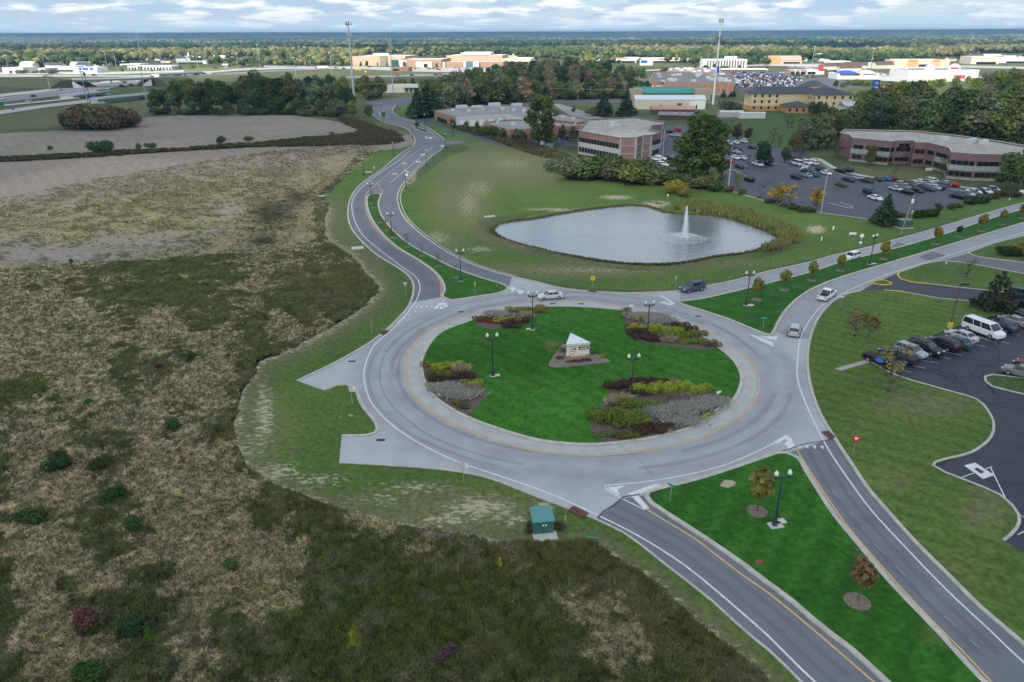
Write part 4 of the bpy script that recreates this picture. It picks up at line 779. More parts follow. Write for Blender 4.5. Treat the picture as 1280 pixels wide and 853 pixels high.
# saplings of the north median with their mulch rings
mulch = mat('mulch', (.17, .14, .11), .95, noise=.35, scale=3)
def ring(x, y, r, z=.21, label='ring of brown mulch at the foot of a tree', group='mulch rings'):
    g = G(x, y); mb = MB(); mb.lathe((0, 0, 0), [(r*.85, 0), (r*.75, .05), (r*.3, .09)], 14); o = mb.build('mulch_ring', mulch, None, (g.x, g.y, z)); return tag(o, label, 'mulch ring', group)
for k, (x, y) in enumerate(((466,253),(468,261),(474.5,279.5),(482,289),(494,299),(509,310),(527.5,321),(548,334),(570,348))):
    tree('sparse' if k % 2 else 'bare', x, y, y-14-k*.5, (.25,.14,.06), 'slender leafless sapling on the narrow north median, number %d from its far end' % (k+1), 'saplings on the north median', .7, z=.2)
    ring(x, y, .85, .2, 'brown mulch ring around a sapling on the north median', 'mulch rings on the north median')
for x, y in ((980,364),(1014,352),(1050,340),(1104,325),(1169,306.5),(1197.5,297),(1226,290),(1252,281.5),(1277,274),(946,376)): ring(x, y, 1.1, .2, 'tan mulch ring around a street tree on the east median', 'mulch rings on the east median')
ring(946, 641, 1.25, .2, 'pale mulch ring under the larger south median tree'); ring(1071, 754, 1.3, .2, 'oval mulch ring under the reddish south median tree')
# hedges of the office car park
def hedge(px, py, pl, ph, label, tint, rz=.35, n=1500):
    g = G(px, py); L_ = (G(px+pl/2, py)-G(px-pl/2, py)).length; h = topz(px, py, py-ph)
    V, F_, c = leaves([(L_*(k/7-.5), random.uniform(-.15, .15)*h, h*.5, L_/9, h*.5) for k in range(8)], n, .16*h**.5, int(px)); o = link('hedge', npmesh('hedge', V, F_, leafm, c), None, None, (g.x, g.y, 0), rz, tint); tag(o, label, 'hedge')
hedge(1157, 272, 32, 10, 'left dark green clipped hedge at the front of the office car park', (.05,.10,.02)); hedge(1220, 255, 34, 10, 'right dark green clipped hedge at the front of the office car park', (.05,.10,.02))
for x, y, t_, c_, l in ((1125,274,265,(.12,.10,.04),'brown round bush left of the left clipped hedge'),(1190,262,254,(.13,.12,.04),'brownish bush between the two clipped hedges'),(1197,260,253,(.12,.11,.04),'brownish bush touching the left side of the right hedge'),(1243,249,239,(.12,.12,.03),'olive round bush right of the right clipped hedge'),(1253,246,236,(.13,.11,.05),'rust tipped bush right of the olive bush'),(1271,247,238,(.11,.10,.05),'dark brown bush near the right edge of the office lawn'),(1172,262,253,(.11,.07,.06),'thin mauve bush between hedges')): tree('shrub', x, y, t_, c_, l, wide=1.2)
# ============================================================ ground cover one cannot count
plm = mat('meadow_leaf', (.06,.07,.03), .85, attr=True, trans=.2, spec=.08)
def plants(X, Y, hgt, c, wd, lean=.25, blades=4, tipc=None, z0=None):
    n = len(X); V = np.zeros((n, blades, 3, 3)); C = np.zeros((n, blades, 3, 3))
    for b_ in range(blades):
        a = rng.random(n)*2*pi; r = rng.random(n)*wd*1.4; bx, by = X+r*np.cos(a), Y+r*np.sin(a); th = rng.random(n)*2*pi; hh = hgt*(.6+.5*rng.random(n)); lw_ = wd*(.6+.6*rng.random(n))
        dx_, dy_ = np.cos(th)*lw_, np.sin(th)*lw_; l1, l2 = rng.normal(size=n)*lean*hh, rng.normal(size=n)*lean*hh
        zz = 0 if z0 is None else z0
        V[:, b_, 0] = np.stack([bx-dx_*.6, by-dy_*.6, zz+hh*.0], 1); V[:, b_, 1] = np.stack([bx+dx_, by+dy_, zz+hh*.35], 1); V[:, b_, 2] = np.stack([bx+l1, by+l2, zz+hh], 1)
        br = (1+.35*rng.normal(size=n)).clip(.4, 1.9)[:, None]
        C[:, b_, :] = (c*br)[:, None]
        if tipc is not None: C[:, b_, 2] = tipc
    return V.reshape(-1, 3), C.reshape(-1, 3)
def scatter(poly, n, dmin, dmax, p=1.2):
    """random points inside a pixel polygon, denser near the camera"""
    a = rng.random(n); r = (dmin**(2-p)+(dmax**(2-p)-dmin**(2-p))*a)**(1/(2-p)); th = np.radians(rng.uniform(-46, 30, n)); X, Y = r*np.sin(th), r*np.cos(th)
    u, v = P(X, Y); jt_ = (fbm(X*.5, Y*.5)-.5)*1800/np.hypot(X, Y); k = inpoly(u+jt_, v+jt_*.5, poly) & (u > -60) & (v < 920) & (u < 1340) & (v > 150); return X[k], Y[k], u[k], v[k]
def stuff(name, V, C, label=None):
    F_ = np.arange(len(V)).reshape(-1, 3); return tag(link(name, npmesh(name, V, F_, plm, C)), label, None, None, 'stuff')
X, Y, u, v = scatter(MEADOW_W, 760000, 33, 215, 1.25)
n2_ = fbm(X*.25+50, Y*.25); n3_ = fbm(X*1.1+90, Y*1.1, 3); n5_ = fbm(X*.5+11, Y*.5+4, 3); n6_ = fbm(X*1.6+31, Y*1.6, 3); D = np.hypot(X, Y)
s = sm(straw(u, v)*1.25-.02+(n2_-.5)*.85+(n3_-.5)*.45+(n5_-.5)*.6+(n6_-.5)*.4, .26, .60); isst = rng.random(len(X)) < s*.86+.02
bro = np.clip(bl(u, v, [(300,540,34,90,1),(400,640,110,30,1),(650,700,110,24,1),(820,770,60,50,.9),(400,355,70,40,.8),(390,410,60,16,.8),(900,820,30,40,.8),(560,660,90,22,1)])*1.3, 0, 1)
lush = bl(u, v, [(480,770,230,110),(60,480,50,30,.9),(210,640,70,40,.8),(30,770,60,40,.8),(230,350,120,16,.5),(650,820,120,50,.9)])
green = np.tile(np.array([.12, .145, .06]), (len(X), 1)); green = mixc(green, (.095, .15, .036), lush); green = mixc(green, (.17, .165, .065), np.clip(bro-.3+(n5_-.5)*1.4, 0, 1)*.75); green = mixc(green, (.21, .20, .05), (rng.random(len(X)) < .2)*.8); green = mixc(green, (.15, .14, .09), sm(n5_, .5, .68)*.6)
asters = (rng.random(len(X)) < .5*bl(u, v, [(520,672,60,12),(590,680,50,10),(560,655,60,8,.6),(810,700,12,10),(845,745,14,20),(320,675,14,8),(335,690,12,10,.7),(790,690,20,8,.6)])) & (n3_ > .47); green[asters] = (.30, .33, .31)
greyw = rng.random(len(X)) < .55*bl(u, v, [(235,790,50,30),(260,830,40,20,.8),(160,520,60,40,.5),(400,380,40,12,.5)])*(n3_ > .48); green[greyw] = (.17, .155, .15)
st = np.tile(np.array([.52, .43, .28]), (len(X), 1)); st = mixc(st, (.52, .405, .285), sm(fbm(X*.07+4, Y*.07), .42, .6)*.9*(1-lush)); st = mixc(st, (.25, .24, .12), (rng.random(len(X)) < .25)*.8)
c = np.where(isst[:, None], st, green)*(1+1.1*(n6_-.5)+.8*(n5_-.5))[:, None].clip(.45, 1.6); wd = np.maximum(.07, D*.00125)
hg = np.where(isst, .34, .58)*(1+.9*(n6_-.5)+.6*(n5_-.5)); hg[asters] *= .9
edge = np.clip(bro, 0, 1)
tip = c*1.25; gold = (~isst) & (rng.random(len(X)) < .10+.30*bl(u, v, [(420,345,50,25),(700,710,120,30),(850,770,60,50),(560,800,160,60,.4),(40,480,50,20,.3)])); tip[gold] = (.24, .20, .045)
k = isst; V1, C1 = plants(X[k], Y[k], hg[k], c[k], wd[k]*.62, .55, 4, tip[k]); k = ~isst; V2, C2 = plants(X[k], Y[k], hg[k], c[k], wd[k]*.85, .28, 5, tip[k])
stuff('dry_meadow_grass', V1, C1, 'straw coloured tall grass lying in swathes across the left meadow'); stuff('green_meadow_plants', V2, C2, 'dark green goldenrod and weeds covering the lower left meadow')
# pasture tufts further off
PAST = [(-60,262),(80,232),(260,200),(330,190),(440,180),(480,184),(430,225),(400,250),(398,300),(320,316),(200,326),(100,330),(-60,337)]
X, Y, u, v = scatter(PAST, 170000, 165, 420, .8); n3_ = fbm(X*.4+9, Y*.4); D = np.hypot(X, Y); k = n3_ > .47; X, Y, u, v, D, n3_ = X[k], Y[k], u[k], v[k], D[k], n3_[k]
c = mixc(np.tile(np.array([.34, .285, .15]), (len(X), 1)), (.16, .165, .075), (rng.random(len(X)) < .5)*1.); c = mixc(c, (.38, .33, .20), sm(bl(u, v, [(440,205,45,15),(380,250,12,40),(350,300,90,10)]), .3, .6)); c = mixc(c, (.08, .065, .04), (rng.random(len(X)) < bl(u, v, [(335,265,40,26),(328,300,30,10),(372,246,26,14)]))*.9)
dirt = bl(u, v, [(60,318,150,16),(170,302,80,10,.9),(285,262,26,16,.7),(190,292,40,10,.6),(20,300,60,14,.6)]); k = rng.random(len(X)) > dirt*1.1
V1, C1 = plants(X[k], Y[k], .30*(.6+.8*rng.random(k.sum())), c[k], (D*.0013)[k], .5, 3); stuff('pasture_tufts', V1, C1, 'tufts of olive and straw grass on the upper left field')
# thin hedge across the bare field and the dark scrub at its right end
X, Y, u, v = scatter(HEDGE, 500000, 240, 460, .5); nn_ = len(X); c = mixc(np.tile(np.array([.075, .095, .035]), (nn_, 1)), (.14, .105, .06), (rng.random(nn_) < .3+.4*sm(u, 380, 450))*1.); D = np.hypot(X, Y)
V1, C1 = plants(X, Y, .5+1.1*fbm(X*.15, Y*.15), c, D*.0014, .3, 3); stuff('hedge_scrub', V1, C1, 'thin dark hedge of scrub running across the bare field')
SC1 = [(425,150),(445,152),(470,160),(498,170),(502,177),(470,178),(440,172),(452,164),(430,155)]
X, Y, u, v = scatter(SC1, 420000, 250, 460, .5); c = mixc(np.tile(np.array([.09, .09, .04]), (len(X), 1)), (.16, .11, .085), (rng.random(len(X)) < .5)*1.)
V1, C1 = plants(X, Y, 1.0+1.6*fbm(X*.15, Y*.15), c, np.hypot(X, Y)*.0014, .3, 3); stuff('field_corner_scrub', V1, C1, 'dark brown scrub at the corner of the bare field by the road')
BRH = [(560,155),(600,163),(640,172),(680,185),(710,196),(715,203),(690,200),(655,190),(610,173),(575,163)]
X, Y, u, v = scatter(BRH, 420000, 250, 420, .5); c = mixc(np.tile(np.array([.16, .135, .065]), (len(X), 1)), (.09, .10, .04), (rng.random(len(X)) < .4)*1.)
V1, C1 = plants(X, Y, 1.0+.8*fbm(X*.15, Y*.15), c, np.hypot(X, Y)*.0014, .3, 3); stuff('brown_hedge_growth', V1, C1, 'low brown hedge curving along the top of the pond lawn')
# reeds around the pond
REED = [(840,262),(850,253),(872,253),(905,258),(940,266),(972,277),(998,290),(1001,300),(980,310),(958,317),(950,311),(968,305),(980,299),(970,290),(950,283),(927,275),(905,269),(877,265)]
X, Y, u, v = scatter(REED, 400000, 150, 260, .5); c = mixc(np.tile(np.array([.17, .21, .07]), (len(X), 1)), (.27, .23, .10), (rng.random(len(X)) < .25+.4*bl(u, v, [(975,310,30,10),(1000,292,12,8)]))*1.)
V1, C1 = plants(X, Y, 1.3+.6*rng.random(len(X)), c, np.full(len(X), .22), .12, 3, z0=np.full(len(X), -.3)); stuff('reeds', V1, C1, 'dense band of reeds along the right bank of the pond')
bx = np.array([(q[0], q[1]) for q in pw]); k = rng.integers(0, len(bx), 7000); tt = rng.random((7000, 1)); off_ = rng.normal(size=(7000, 2))*.3; X, Y = (bx[k]*tt+bx[(k+1) % len(bx)]*(1-tt)+off_).T
c = mixc(np.tile(np.array([.10, .10, .045]), (7000, 1)), (.22, .17, .09), (rng.random(7000) < .4)*1.); V1, C1 = plants(X, Y, .25+.35*rng.random(7000), c, np.full(7000, .12), .2, 3, z0=np.full(7000, -.32)); stuff('bank_grass', V1, C1, 'fringe of bank grass around the pond')
# far woodland: crowns too many to count, then the rolling forest to the horizon
def farwood(name, n, r0, r1, x0, x1, hs, cols, seed, label, mask=None):
    r = np.random.default_rng(seed); d = np.exp(r.uniform(np.log(r0), np.log(r1), n)); th = np.radians(r.uniform(x0, x1, n)); X, Y = d*np.sin(th), d*np.cos(th)
    if mask is not None: k = mask(X, Y, *P(X, Y)); X, Y, d = X[k], Y[k], d[k]
    n = len(X); bm = bmesh.new(); bmesh.ops.create_icosphere(bm, subdivisions=1, radius=1); sv = np.array([v.co[:] for v in bm.verts]); sf = np.array([[q.index for q in f.verts] for f in bm.faces]); bm.free()
    sc_ = hs*np.exp(.35*r.normal(size=n)).clip(.45, 1.9)*np.maximum(1, d/2600)**.55; q = 1+.3*r.normal(size=(n, len(sv))).clip(-1.5, 1.5)
    V = sv[None]*q[..., None]*sc_[:, None, None]*np.array([.62, .62, .5]); V[..., 2] += (sc_[:, None]*.45+r.random((n, 1))**2*hs*.5)+np.clip((d[:, None]-1000)/500, 0, 1)*4; V[..., 0] += X[:, None]; V[..., 1] += Y[:, None]
    ci = np.clip(((fbm(X*.0022+3, Y*.0011)-.5)*3.2+.5+.22*r.normal(size=n))*len(cols), 0, len(cols)-.01).astype(int); c = np.array(cols)[ci]*(.75+.5*r.random(n))[:, None]; c = c[:, None, :]*(1+.2*r.normal(size=(n, len(sv), 1))).clip(.5, 1.6)
    F_ = (sf[None]+np.arange(n)[:, None, None]*len(sv)).reshape(-1, 3)
    return tag(link(name, npmesh(name, V.reshape(-1, 3), F_, plm, c.reshape(-1, 3))), label, None, None, 'stuff')
FC = [(.05,.085,.032),(.065,.105,.036),(.085,.125,.042),(.11,.145,.05),(.15,.175,.06),(.22,.205,.085)]
def mfar(X, Y, u, v):
    yl = np.interp(u, [0,130,150,230,320,330,440,460,630,700,800,960,1100,1200,1210,1280], [84.5,84.5,80,76,73,78,79,73,73,74,74,77,77,74,70,70]); return (v < yl) & (fbm(X*.004, Y*.002) > .36)
farwood('far_woodland', 75000, 1050, 9000, -44, 44, 8.2, FC, 4, 'wooded country beyond the shops and the motorway', mfar)
def mgap(X, Y, u, v):
    yl = np.interp(u, [0,150,300,330,440,460,640,700,960,1100,1200,1280], [84,82,84,83,82,74,74,79,80,81,78,76]); yh = np.interp(u, [0,1280], [70, 66]); return (v < yl+1.5) & (v > yh) & (fbm(X*.012, Y*.006) > .52) & ~((u > 440) & (u < 640) & (v > 70)) & ~((u > 150) & (u < 260) & (v > 79))
farwood('roadside_woodland', 16000, 850, 1600, -40, 40, 6, FC[:4]+FC[5:], 14, 'scattered trees between the distant shops and roads', mgap)
farwood('wood_belt', 13000, 1080, 1700, -40, 30, 9.5, [(.035,.065,.026),(.045,.08,.03),(.055,.075,.03),(.09,.11,.04)], 24, 'belt of woodland behind the far shops, shade put into its dark green', lambda X, Y, u, v: (((u < 150) & (v < 84)) | ((u >= 150) & (u < 320) & (v < 75.5)) | ((u > 330) & (u < 640) & (v < 73)) | ((u > 640) & (u < 760) & (v < 72))) & (fbm(X*.006, Y*.006+7) > .42))  # greens darkened to stand for the shade on this belt
def hillz(X, Y):
    d = np.hypot(X, Y); return sm(d, 2500, 11000)*(6+18*fbm(X*.00025+3, Y*.0004))+sm(d, 7500, 11500)*(74+6*fbm(X*.0005, Y*0))
ang2 = np.radians(np.linspace(-46, 46, 760)); rad2 = np.geomspace(2300, 13500, 240); a_, r_ = np.meshgrid(ang2, rad2); X, Y = (np.sin(a_)*r_).ravel(), (np.cos(a_)*r_).ravel()
jz = rng.random(len(X))*9; zz = hillz(X, Y)+jz*(fbm(X*.004, Y*.004) > .36); n1_ = fbm(X*.0012, Y*.0025+5); c = np.array(FC)[rng.integers(0, len(FC), len(X))]*(.8+.4*rng.random(len(X)))[:, None]; c = mixc(c, (.30, .27, .14), sm(n1_, .56, .62)*.5)
na = len(ang2); ii = (np.arange(len(rad2)-1)[:, None]*na+np.arange(na-1)[None]).ravel(); Fq = np.stack([ii+1, ii, ii+na, ii+na+1], 1)
tag(link('hills', npmesh('hills', np.stack([X, Y, zz], 1), Fq, plm, c)), kind='structure')
# haze
hz_ = bpy.data.materials.new('haze_air'); hz_.use_nodes = True; t = hz_.node_tree; t.nodes.clear(); o_ = N(t, 'ShaderNodeOutputMaterial'); pv = N(t, 'ShaderNodeVolumePrincipled')
pv.inputs['Color'].default_value = (.28, .55, 1.0, 1); pv.inputs['Density'].default_value = 8e-5; pv.inputs['Anisotropy'].default_value = .1; t.links.new(pv.outputs[0], o_.inputs['Volume'])
hb_ = MB().box((0, 6000, 57), (34000, 16000, 122)).build('haze', hz_); tag(hb_, 'thin blue air', None, None, 'stuff')
# trees among the far shops and the interchange
S4 = [(GR, 'green'), (DG, 'dark green'), (OL, 'olive')]; S5 = [(YG, 'yellow green'), (TN, 'tan')]
random.seed(77)
for (pts, n, tn, grp, lb, kd, w_) in [
 ([(1050,127,117),(1075,122,113),(1098,120,112),(1115,122,110)], 12, S4, 'trees right of the hotel', 'tree between the hotel and the white store', ('broad','shrub'), (.9,1.3)),
 ([(1044,110,102),(1060,107,99),(1090,107,100),(1125,110,102)], 12, S4, 'trees below the white blue roofed store', 'tree below the white store with the blue roof', ('broad','shrub'), (1.,1.4)),
 ([(1120,120,105),(1150,112,101),(1185,108,98),(1215,105,94)], 16, S4+S5, 'trees below the white supermarket', 'tree in front of the white supermarket', ('broad',), (1.,1.3)),
 ([(1010,142,126),(1030,150,130),(1048,160,135),(1060,158,138)], 10, S4, 'trees between hotel lawn and long office', 'tree between the back lawn and the long office', ('broad',), (1.,1.3)),
 ([(985,158,140),(995,160,143)], 2, [(BR, 'bare brown')], 'bare bushes by the back lawn', 'bush at the right end of the back lawn', ('bare',), (1.4,1.7)),
 ([(895,140,124),(905,142,125),(915,145,128),(925,142,130)], 6, S4, 'young trees before the hotel lawn', 'young tree left of the hotel lawn below the white mast', ('broad','sparse'), (1.,1.3)),
 ([(905,121,111),(912,122,112),(918,121,114)], 3, [(CF, 'dark')], 'dark firs at the corner of the superstore', 'fir at the right corner of the brick superstore', ('spruce',), (1.2,1.4)),
 ([(820,90,84),(850,88,82),(900,87,80),(960,88,83)], 12, S4, 'trees behind the superstore', 'tree behind the brick superstore roof', ('broad','shrub'), (1.,1.5)),
 ([(30,92,86.5),(36,92,87),(60,92,86),(74,92,86.5)], 6, S5, 'yellow bushes before the far shops', 'round bush before the white shops at the far left', ('shrub',), (1.5,2.2)),
 ([(140,90,86),(180,89.5,86),(220,88,84),(240,86,80)], 9, S5+S4, 'small trees beyond the far road', 'small tree before the long white building', ('broad',), (1.,1.4)),
 ([(300,80,73),(318,79,71),(250,78,71),(275,79,72)], 8, S4, 'dark trees near the church house', 'tree right of the far white church house', ('broad','shrub'), (1.3,1.8)),
 ([(355,80,72),(380,80,71),(410,80,72),(440,79,70)], 14, S4, 'trees left of the shopping mall', 'tree left of the shopping mall', ('broad','shrub'), (1.2,1.7)),
 ([(447,83,77),(465,83,77),(512,84,78),(545,85,79)], 9, S5+S4, 'small trees before the mall walls', 'small tree before the shopping mall wall', ('broad',), (.8,1.)),
 ([(500,108,98),(530,106,99),(560,104,97),(455,112,100)], 14, S4+[(TN, 'tan')], 'scrubby trees beyond the crossroads', 'scrubby tree behind the white low warehouse', ('broad','shrub'), (1.,1.5)),
 ([(456,126,110),(470,124,112),(480,122,112)], 6, S4, 'trees between the two masts', 'tree between the two grey masts', ('broad','shrub'), (1.,1.4)),
 ([(985,94,90),(1000,98,94),(1035,97,93),(1010,88,84)], 8, S4, 'shrubs in the far car park', 'small tree in the far car park', ('shrub','broad'), (1.,1.6)),
 ([(680,124,116),(720,124,114),(760,123,112),(800,122,112)], 16, S4+[(BR, 'russet')], 'undergrowth of the centre wood', 'low shrub at the front foot of the centre wood', ('shrub',), (1.3,1.9)),
 ([(550,140,128),(580,134,122),(620,129,118),(670,125,116)], 16, S4+[(BR, 'russet')], 'undergrowth behind the brick warehouse', 'low shrub behind the long brick warehouse', ('shrub',), (1.3,1.9)),
 ([(195,143,134),(260,143,135),(340,143,134),(420,145,136)], 24, S4, 'undergrowth of the left tree row', 'low shrub at the foot of the left tree row', ('shrub',), (1.4,2.0)),
 ([(1065,168,152),(1130,170,152),(1200,177,158),(1280,186,165)], 18, S4, 'undergrowth behind the long office', 'low shrub behind the long office', ('shrub',), (1.3,1.8)),
 ]: wood(pts, n, tn, grp, lb, kd, w_, jx=6, jy=.8, jt=1.2)
# ============================================================ buildings
brownb = mat('brown_brick', (.23, .145, .14), .9, noise=.18, scale=.8); greyp = mat('grey_precast', (.36, .375, .36), .9, noise=.08, scale=.5)
glass = mat('dark_glass', (.012, .016, .022), .12, spec=.6); gravel = mat('gravel_roof', (.36, .335, .305), .95, noise=.28, scale=.25, detail=8); gravel2 = mat('grey_roof', (.27, .265, .265), .95, noise=.18, scale=.12, detail=8)
redb = mat('red_brick', (.30, .14, .10), .9, noise=.15, scale=.6); tanb = mat('tan_brick', (.42, .28, .19), .9, noise=.1, scale=.3); creamw = mat('cream_wall', (.62, .58, .48), .9, noise=.06, scale=.3)
whitew = mat('white_wall', (.66, .66, .64), .85, noise=.05, scale=.3); capm = mat('parapet_cap', (.22, .24, .26), .7); metl = mat('roof_unit_metal', (.55, .57, .58), .6, noise=.1, scale=2); greenr = mat('green_metal_roof', (.04, .22, .20), .5); darkr = mat('dark_shingle', (.075, .085, .105), .9, noise=.15, scale=.8)
beige = mat('beige_siding', (.76, .60, .34), .9, noise=.06, scale=.5); orangeb = mat('orange_brick', (.58, .31, .15), .9, noise=.1, scale=.5); pinkt = mat('pale_tan_stucco', (.58, .42, .30), .9, noise=.06, scale=.1); redm = mat('red_paint', (.5, .03, .03), .6); bluem = mat('blue_paint', (.03, .10, .5), .6); greenm = mat('green_sign', (.0, .20, .10), .6); grnb = mat('dark_green_trim', (.03,.10,.09), .7); stonew = mat('stone_wall', (.34, .27, .19), .9, noise=.2, scale=.6); steelr = mat('pale_metal_roof', (.50, .54, .58), .5)  # beige siding lightened in place of sunlight on the hotel walls
def ccw(p): 
    a = sum(p[i][0]*p[(i+1)%len(p)][1]-p[(i+1)%len(p)][0]*p[i][1] for i in range(len(p))); return list(p) if a > 0 else list(p)[::-1]
def block(name, label, poly, h, wallm, roofm, cap=None, cat='building', par=.5, group=None, bands=(), capm_=None, root=None):
    """polygonal building: wall shell, sunk roof, parapet cap; poly in world metres"""
    poly = ccw(poly); cx = sum(p[0] for p in poly)/len(poly); cy = sum(p[1] for p in poly)/len(poly)
    b = root or empty(name, (cx, cy, 0), label, cat, group); Q = [(p[0]-cx, p[1]-cy) for p in poly]
    n = len(Q); mb = MB()
    ins = []
    for i in range(n):
        a, c, d = Vector(Q[i-1]), Vector(Q[i]), Vector(Q[(i+1) % n]); e1 = (c-a).normalized(); e2 = (d-c).normalized(); n1_ = Vector((-e1.y, e1.x)); n2_ = Vector((-e2.y, e2.x)); m_ = (n1_+n2_); m_ = m_.normalized()*(.35/max(.4, m_.normalized().dot(n1_))); ins.append((c.x+m_.x, c.y+m_.y))
    vs = [(q[0], q[1], z) for z in (0, h) for q in Q]+[(q[0], q[1], h) for q in ins]+[(q[0], q[1], h-par) for q in ins]
    fs = [[i, (i+1) % n, n+(i+1) % n, n+i] for i in range(n)]+[[n+i, n+(i+1) % n, 2*n+(i+1) % n, 2*n+i] for i in range(n)]+[[2*n+i, 2*n+(i+1) % n, 3*n+(i+1) % n, 3*n+i] for i in range(n)]
    mb.add(vs, fs).build('wall', wallm, b)
    r = MB().prism(ins, h-par-.2, h-par+.002).build('roof', roofm, b)
    if cap: strip([Vector((q[0], q[1], 0)) for q in Q], .45, h+.004, h+.16, True).build('parapet_cap', cap, b)
    for (z0, z1, m_, pr) in bands: strip([Vector((q[0], q[1], 0)) for q in Q], pr*2, z0, z1, True).build('wall_band', m_, b)
    return b, Q, r, (cx, cy)
WINC = {}
def windows(b, p, q, zs, w_, gap, h_, m_=None, name='window', frame=True, s0=.6, maxn=30, proud=.08, cc=None):
    """windows along the wall from p to q (local metres), one object each"""
    p, q = Vector(p), Vector(q); d = q-p; L_ = d.length; d.normalize(); a = math.atan2(d.y, d.x); n_ = Vector((d.y, -d.x)); k = int((L_-2*s0+gap)/(w_+gap)); k = min(k, maxn)
    if k < 1: return
    st = (L_-k*(w_+gap)+gap)/2; key = (round(w_, 2), round(h_, 2), (m_ or glass).name)
    if key not in WINC:
        WINC[key] = MB().box((0, 0, 0), (w_, proud*2, h_)).mesh('window', m_ or glass)
    for z in zs:
        for i in range(k):
            c = p+d*(st+i*(w_+gap)+w_/2); link(name, WINC[key], None, b, (c.x, c.y, z), a)
def loc(b, px, py, z): g = G(px, py, z); return (g.x-b.location.x, g.y-b.location.y, z)
def rtu(b, px, py, z, s=(2.2, 1.8, 1.1), rz=.2, m_=None, name='roof_unit'):
    x, y, _ = loc(b, px, py, z); mb = MB().box((0, 0, s[2]/2), s).box((s[0]*.2, 0, s[2]+.08), (s[0]*.45, s[1]*.7, .2)); mb.build(name, m_ or metl, b, (x, y, z-.5), rz)
def face(Q, toward=(0, 0)): return None
# ---- two storey office, middle
h = 9.0; RP = [(723.5,164),(734,149.5),(795,146.5),(830,152.5),(829,156),(814,157),(812,162),(827,165.5),(815,169),(803,170),(796,172.5),(775,172.5)]
o, Q, rf, cc = block('office_building', 'two storey brown brick and grey office with chamfered flat gravel roof in the middle distance', [tuple(G(x, y, h).xy) for x, y in RP], h, brownb, gravel, capm)
def frontedges(Q, cc):
    r = []
    for i in range(len(Q)):
        p, q = Vector(Q[i]), Vector(Q[(i+1) % len(Q)]); d = (q-p).normalized(); nn = Vector((d.y, -d.x)); mid = (p+q)/2+Vector(cc)
        if nn.dot(-mid.normalized()) > .02: r.append((Q[i], Q[(i+1) % len(Q)], (q-p).length))
    return r
for p, q, L_ in frontedges(Q, cc):
    if L_ < 4: continue
    d = (Vector(q)-Vector(p)); rz = math.atan2(d.y, d.x); m_ = (Vector(p)+Vector(q))/2; brick = L_ < 7.5
    if not brick:
        MB().box((0, 0, 4.0), (L_-.02, .16, 1.7)).box((0, 0, .35), (L_-.02, .16, .7)).box((0,0,2.2),(L_-.02,.05,2.)).build('precast_panel', greyp, o, (m_.x, m_.y, 0), rz)
        windows(o, p, q, (5.75, 2.0), 1.55, .35, 1.75, maxn=16, proud=.14)
    else: MB().box((-L_/2+.3, 0, 4.4), (.5, .3, 8.8)).box((L_/2-.3, 0, 4.4), (.5, .3, 8.8)).box((0, 0, 6.1), (L_-1, .12, .2)).box((0, 0, 3.1), (L_-1, .12, .2)).build('pale_pier', greyp, o, (m_.x, m_.y, 0), rz)
for x, y, s in ((765,153,(2.4,2,.9)),(764.5,157,(2.,1.6,1.)),(757,154,(1.,1.,.6)),(792,164,(1.2,1,.6)),(740,163.5,(.8,.8,.5)),(770,156,(4.5,1.6,.5)),(772,152,(.6,.6,1.)),(798,150,(1.,1.,.7))): rtu(o, x, y, h, s)
# ---- long right-hand office
h = 8.6; RP = [(1051,166.5),(1056,162),(1145,164),(1200,170),(1250,177),(1290,184),(1300,192),(1262,193.5),(1222,192.8),(1190,190.5),(1187,185),(1172,181),(1160,178.5),(1144,178.2),(1143,176),(1120,175.8),(1115,177),(1084,174),(1066,172.5),(1063,169)]
o, Q, rf, cc = block('office_building', 'long curved two storey office of mauve brick with ribbon windows at the right edge', [tuple(G(x, y, h).xy) for x, y in RP], h, brownb, gravel, mat('pale_cap', (.5, .48, .44), .8))
fe = frontedges(Q, cc)
for p, q, L_ in fe:
    if L_ < 2.5: continue
    d = (Vector(q)-Vector(p)); rz = math.atan2(d.y, d.x); m_ = (Vector(p)+Vector(q))/2; u_m = P(m_.x+cc[0], m_.y+cc[1], 4)[0]; mid = 1112 < u_m < 1172
    if u_m < 1062: continue
    if not mid: MB().box((0, 0, 3.85), (L_-.02, .16, 1.7)).box((0, 0, .3), (L_-.02, .16, .6)).build('precast_panel', greyp, o, (m_.x, m_.y, 0), rz)
    if abs(u_m-1144+5) < 14 and L_ > 6: windows(o, p, q, (6.9,), 1.7, .25, 1.3, proud=.14, maxn=4)
    windows(o, p, q, (5.45, 1.85), 1.55, .18, 1.45, maxn=14, proud=.14, s0=.15)
for x, y, s in ((1180,180-6,(3.,2.2,1.4)),(1215,177.5,(3,2.2,1.6)),(1229,179,(2.6,2.,1.6)),(1165,174,(.8,.8,1.4)),(1144,173,(2,1,.4)),(1110,168,(.6,.6,1)),(1197,183,(.5,.5,.8)),(1236,182,(.5,.5,.9)),(1100,173,(.5,.5,.7))): rtu(o, x, y, h, s)
rtu(o, 1225.5, 178.5, h, (.8, 1.6, 1.7), m_=mat('orange_panel', (.6,.12,.05), .6))
